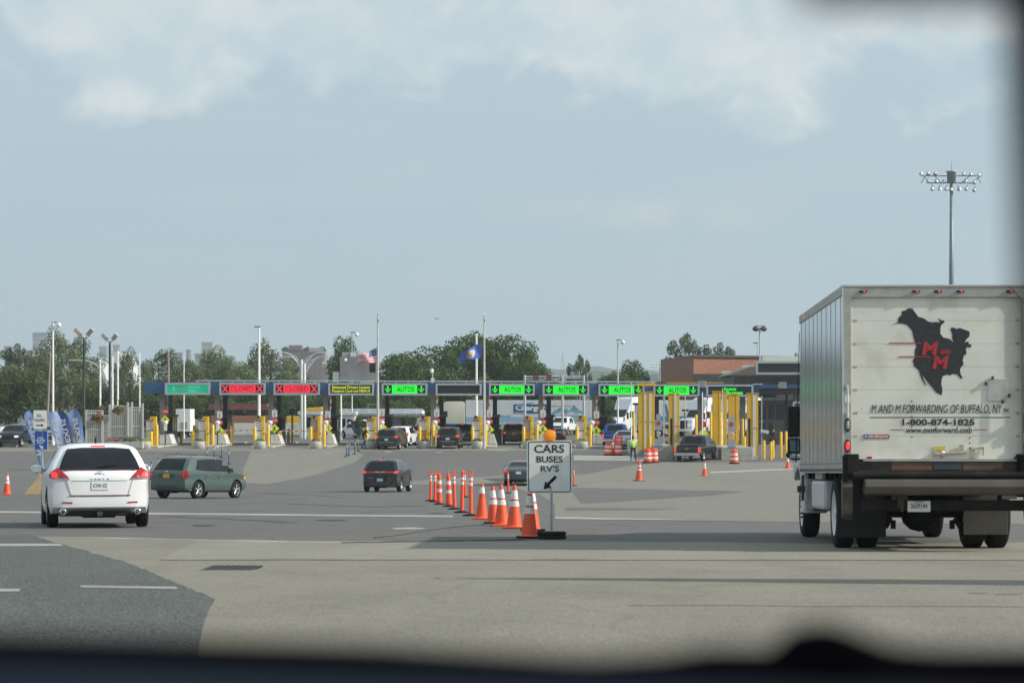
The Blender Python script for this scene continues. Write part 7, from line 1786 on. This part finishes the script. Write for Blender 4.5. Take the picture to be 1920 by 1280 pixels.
for k, px in enumerate([285, 330, 385, 440, 500, 548, 600, 655, 700, 745, 800, 850]):
    tree(px, 722 + (k * 7) % 13, 84, 268 + (k % 3) * 6, ('mid', 'dense', 'dense2')[k % 3], ['low leafy tree seen under the canopy left of the first column', 'low tree seen under the teal board', 'low dark tree between the teal and first red lanes', 'low tree seen under the first red board', 'low dark tree seen under the tall white lamp post', 'low tree behind the no-entry sign', 'low tree behind the yellow bus',
          'low dark tree behind the wide-window guard booth', 'low tree behind the striped flagpole', 'low dark tree seen under the first green board', 'low dark tree seen under the blank board', 'low tree behind the cream tractor'][k], 'low trees behind the canopy')
for px, pt, w_, Y, l in ((630, 735, 22, 228, 'slim evergreen bush by the guard booth'), (674, 774, 14, 222, 'small dark bush beside the patrol utility'), (761, 772, 16, 216, 'small conifer bush under the first green board, left of two'), (776, 775, 12, 217, 'small conifer bush under the first green board, right of two'), (1143, 772, 22, 222, 'small leafy sapling behind the fourth green lane')):
    tree(px, pt, w_, Y, 'column', l, 'small bushes on the far kerb', name='bush')

# ------------------------------------------------------------ far hills, city and bridge
def ridge(name, pts, Y, depth, m, seed):
    r = random.Random(seed); V = []; Fc = []; nx_ = 160; ny = 9
    X0, X1 = PX(pts[0][0], Y), PX(pts[-1][0], Y)
    for j in range(ny + 1):
        for i in range(nx_ + 1):
            x = X0 + (X1 - X0) * i / nx_; px = 960 + x * F / Y; h = PZ(float(np.interp(px, [p[0] for p in pts], [p[1] for p in pts])), Y)
            t = j / ny; prof = math.sin(math.pi * min(1, t * 1.0)) ** .7
            bump = (math.sin(x * .11 + seed) * 1.1 + math.sin(x * .31 + j) * .9 + r.uniform(-.9, .9)) * (1 if 0 < j < ny else 0)
            V.append((x, Y + depth * t, max(-2, (h * prof if t < .5 else h * prof) + bump) if 0 < j < ny else -2))
    for j in range(ny):
        for i in range(nx_): Fc.append((j * (nx_ + 1) + i, j * (nx_ + 1) + i + 1, (j + 1) * (nx_ + 1) + i + 1, (j + 1) * (nx_ + 1) + i))
    q = MB(); q.add(V, Fc, 0, False); return struct(q.build(name, m, None))
HILLM = mat('far_woods', (.035, .055, .035), .9, 0, .35, .08, dirt=(.055, .075, .05), dscale=.05, damt=.6)
ridge('hills', [(-1200, 712), (-200, 705), (0, 702), (300, 706), (700, 704), (900, 700), (1000, 676), (1060, 688), (1110, 680), (1180, 682), (1260, 690), (1400, 690), (2200, 700), (3200, 706)], 2600, 500, HILLM, 3)
ridge('hills', [(600, 712), (980, 700), (1005, 690), (1040, 700), (1120, 692), (1230, 700), (1600, 706), (2300, 712)], 1700, 260, HILLM, 7)
TB = mat('tower_bluegrey', (.28, .31, .34), .6, 0, .06, .2); TBR = mat('block_brown', (.24, .17, .14), .7, 0, .12, .3); TBE = mat('block_beige', (.34, .3, .27), .7, 0, .08, .3); CG = mat('copper_green', (.2, .34, .27), .7, 0, .1, .3)
def block(px0, px1, pt, Y, label, m, rows=6, cols=5, roof=None, name='office_building', win=True):
    x0, x1 = PX(px0, Y), PX(px1, Y); h = PZ(pt, Y); w_ = x1 - x0; d = w_ * .6
    T = thing(name, label, 'building', (x0, Y, 0))
    MB().b2((0, 0, -1), (w_, d, h)).build('wall', m, T)
    MB().b2((-.5, -.5, h), (w_ + .5, d + .5, h + 1.0)).build('parapet', mat('parapet_grey', (.25, .26, .27), .7), T)
    if win:
        q = MB(); z0 = PZ(745, Y)
        for r_ in range(rows):
            zz = z0 + (h - z0) * (r_ + .35) / rows
            for c in range(cols): xx = w_ * (c + .25) / cols; q.b2((xx, -.12, zz), (xx + w_ / cols * .5, -.02, zz + (h - z0) / rows * .45))
        q.build('windows', mat('far_glass', (.15, .17, .19), .4), T)  # glass tone lifted near the walls to stand for distance haze
    if roof: roof(T, w_, d, h, Y)
    return T
block(61, 87, 625, 2300, 'blue-grey tower rising left of the biggest left tree', TB, 14, 6)
block(10, 60, 659, 2000, 'wide pale stone block behind the left edge trees', mat('stone_pale', (.3, .29, .3), .7), 6, 12); block(8, 24, 651, 2020, 'pinkish block with a stepped top at the far left', mat('stone_pink', (.34, .22, .19), .7), 7, 4)
block(44, 62, 662, 1800, 'white-topped low block between the pale stone block and the tower', WHITEP, 5, 4)
block(378, 398, 643, 2400, 'tall beige block above the first red board', TBE, 12, 5); block(365, 382, 664, 2380, 'lower grey block beside the tall beige one', mat('stone_grey', (.24, .23, .24), .7), 6, 4)
block(330, 341, 662, 2300, 'narrow brown block left of the brick chimney', TBR, 5, 3)
block(186, 199, 651, 2400, 'small flat block above the first curved street lamp', TB, 3, 3); block(212, 224, 648, 2400, 'small flat block right of the second dark lamp post', TB, 3, 3)
T = thing('chimney', 'slim brick chimney above the teal board', 'chimney', (PX(354, 2300), 2300, 0)); MB().lathe([(3.4, 0), (2.6, PZ(656, 2300)), (2.9, PZ(655, 2300)), (2.3, PZ(655, 2300))], 12).build('stack', TBR, T)
def gables(T, w_, d, h, Y):
    k = Y / F
    for a, b in ((-.02, .1), (.5, .64), (.8, 1.0)): MB().prism([(w_ * a, h), (w_ * (a * .4 + b * .6), h + 7 * k), (w_ * b, h + 7 * k), (w_ * b + 1, h)], -.5, d * .6).build('green_roof', CG, T)
    MB().b2((w_ * .16, -.8, h), (w_ * .46, d * .5, h + 9 * k)).build('tower_block', mat('brick_dark', (.14, .1, .11), .8), T); MB().b2((w_ * .64, -.9, h - 1), (w_ * .99, d * .4, h + 4 * k)).build('stone_crown', TBE, T)  # tower block in a darker brick colour
block(529, 608, 656, 1150, 'large brick building with green gabled roofs behind the drooping lamps', mat('brick_muted', (.2, .11, .1), .8, 0, .15, .3), 7, 9, gables, 'brick_building')  # walls in a muted brick colour
block(606, 622, 688, 1100, 'small red-roofed house right of the large gabled building', TBR, 3, 3)
T = thing('bell_tower', 'white stepped tower top above the tall pale tree', 'tower', (PX(494, 2400), 2400, 0)); MB().b2((-6, 0, 0), (6, 9, PZ(643, 2400))).build('shaft', WHITEP, T); MB().b2((-3, 1, 0), (3, 7, PZ(636, 2400))).build('spire', WHITEP, T)
T = thing('viaduct', 'pale concrete viaduct running behind the silver cabinet', 'viaduct', (0, 520, 0)); q = MB(); q.b2((PX(604, 520), 0, PZ(683, 520)), (PX(735, 520), 6, PZ(677, 520))); q.build('deck', CONCW, T)
for px in (612, 634, 700, 722): MB().b2((PX(px, 520), 1, 0), (PX(px + 4, 520), 5, PZ(682, 520))).build('pier', CONCW, T)
def arena():
    Y = 560; T = thing('arched_hall', 'white arched hall roof seen between the dark lamp posts', 'building', (PX(190, Y), Y, 0)); X = lambda p: PX(p, Y) - PX(190, Y)
    for a, b, t_ in ((145, 200, 671), (168, 232, 657)):
        P = [(X(a), 0)] + [(X(a + (b - a) * k / 12), PZ(712, Y) + (PZ(t_, Y) - PZ(712, Y)) * math.sin(math.pi * (k / 12)) ** .8) for k in range(13)] + [(X(b), 0)]
        MB().prism(P, 0 if a < 150 else 12, 30).build('arched_roof', mat('hall_white', (.5, .53, .53), .5, 0, .05, .2), T)
arena()
T = thing('radio_mast', 'faint lattice mast on the far hill beyond the dark trees', 'mast', (PX(1055, 2500), 2500, 0)); q = MB()
for s in (-2, 2): q.cyl((s, 0, PZ(705, 2500)), (0, 0, PZ(660, 2500)), .3, .15, 5)
for k in range(6): q.cyl((-1.8 + k * .3, 0, PZ(696 - k * 6, 2500)), (1.8 - k * .3, 0, PZ(693 - k * 6, 2500)), .15, n=4)
q.build('lattice', mat('mast_red', (.3, .12, .1), .6), T)
def banklight():
    Y = 420; T = thing('stadium_light', 'white bank of stadium lamps left of the brick building', 'floodlight', (PX(1229, Y), Y, 0)); MB().cyl((.8, 0, 0), (.8, 0, PZ(680, Y)), .15, n=7).build('pole', STEEL, T)
    for r_ in range(2):
        for c in range(4): MB().ball((PX(1223.5 + c * 4.5, Y) - PX(1229, Y), 0, PZ(682 + r_ * 5.5, Y)), .2, 8).build('lamp', WHITEP, T)
banklight()

# grass verge behind the plaza
q = MB(); V = []
sheet('verge', [(-120, 236), (-5, 236), (60, 236), (60, 330), (-120, 330)], M_LAND, .02, px=False); struct(bpy.data.objects['verge'])
# a few gulls over the flags
def gull():
    T = thing('gull', 'tiny gull gliding in the sky between the two flagpoles', 'bird', (PX(819, 150), 150, PZ(598, 150)), R(40)); q = MB(); q.ball((0, 0, 0), .04, 8, 0, (1, 2.4, 1)); q.prism([(0, 0), (-.12, .08), (-.24, .02), (-.12, .05)], -.04, .04); q.prism([(0, 0), (.12, .08), (.24, .02), (.12, .05)], -.04, .04); q.build('body', mat('gull_grey', (.3, .3, .3), .8), T)
gull()

# ------------------------------------------------------------ the photographer's own car, out of focus in front
def own_car():
    T = thing('car_dashboard', 'blurred dark dashboard top of the car the view is taken from', 'dashboard', (0, 0, EYE))
    pad = mat('dash_pad', (.03, .032, .036), .55, 0, .1, 20, bump=.2); cowl = mat('cowl_black', (.003, .003, .004), .9, 0, .2, 10, spec=0); hood = mat('dash_sheen', (.02, .028, .042), .9, 0, .1, 3, spec=0)  # bluish dash and near-black cowl: sky sheen and cabin shade put into colour
    # near dashboard slab, farther black cowl with a wiper mount bump at the right
    V = []; Fc = []; n = 40
    for i in range(n + 1):
        x = -.75 + 1.5 * i / n
        for y, z in ((.30, -.085), (.45, -.082 - .02 * (x + .1)), (.62, -.0712 - .03 * (x + .13)), (.68, -.0712 - .03 * (x + .13) - .012), (.68, -.2), (.3, -.2)): V.append((x, y, z))
    for i in range(n):
        for k in range(6): Fc.append((i * 6 + k, i * 6 + (k + 1) % 6, (i + 1) * 6 + (k + 1) % 6, (i + 1) * 6 + k))
    V0 = len(V); Fc += [tuple(range(6)), tuple(n * 6 + k for k in range(6))[::-1]]
    q = MB(); q.add(V, Fc, 0, True); q.build('dash_top', hood, T)
    V = []; Fc = []; n = 240
    for i in range(n + 1):
        x = -.95 + 1.9 * i / n; px = 960 + x * F / .85
        yt = float(np.interp(px, [-2000, 0, 700, 1100, 1250, 1330, 1440, 1490, 1570, 1670, 1760, 4000], [1176, 1180, 1200, 1226, 1218, 1204, 1206, 1160, 1160, 1202, 1208, 1204])) + 6
        zt_ = -(yt - 763) * .85 / F
        for y, z in ((.72, zt_ + .005), (.8, zt_ - .0), (.85, zt_), (.9, zt_ - .03), (.9, -.35), (.72, -.35)): V.append((x, y, z))
    for i in range(n):
        for k in range(6): Fc.append((i * 6 + k, i * 6 + (k + 1) % 6, (i + 1) * 6 + (k + 1) % 6, (i + 1) * 6 + k))
    Fc += [tuple(range(6)), tuple(n * 6 + k for k in range(6))[::-1]]
    q = MB(); q.add(V, Fc, 0, True); q.build('cowl', cowl, T)
own_car()
def mirror_():
    T = thing('rear_view_mirror', 'blurred dark corner of the rear-view mirror at the top right', 'mirror', (0, 0, EYE))
    X = lambda p, y: (p - 960) * y / F; Zf = lambda p, y: -(p - 763) * y / F
    q = MB(); y = .5; q.b2((X(1500, y), y, Zf(-22, y)), (X(2500, y), y + .03, Zf(-500, y))); q.build('housing', MATS['cowl_black'], T, bevel=.008, smooth=True)
    q = MB(); q.cyl((X(1960, .62), .62, Zf(-400, .62)), (X(1998, .62), .62, Zf(900, .62)), .014, .01, 14); q.build('stalk', MATS['cowl_black'], T)
mirror_()

# ------------------------------------------------------------ air
hz = MB().b2((-2400, -70, -3.2), (2400, 3400, 110)); 
hm = bpy.data.materials.new('haze_air'); hm.use_nodes = True; t = hm.node_tree; t.nodes.clear(); o_ = t.nodes.new('ShaderNodeOutputMaterial'); v_ = t.nodes.new('ShaderNodeVolumePrincipled')
v_.inputs['Density'].default_value = .0002; v_.inputs['Color'].default_value = (.78, .88, .95, 1); v_.inputs['Anisotropy'].default_value = .3; t.links.new(v_.outputs[0], o_.inputs['Volume'])
ho = hz.build('haze', hm); ho['kind'] = 'stuff'
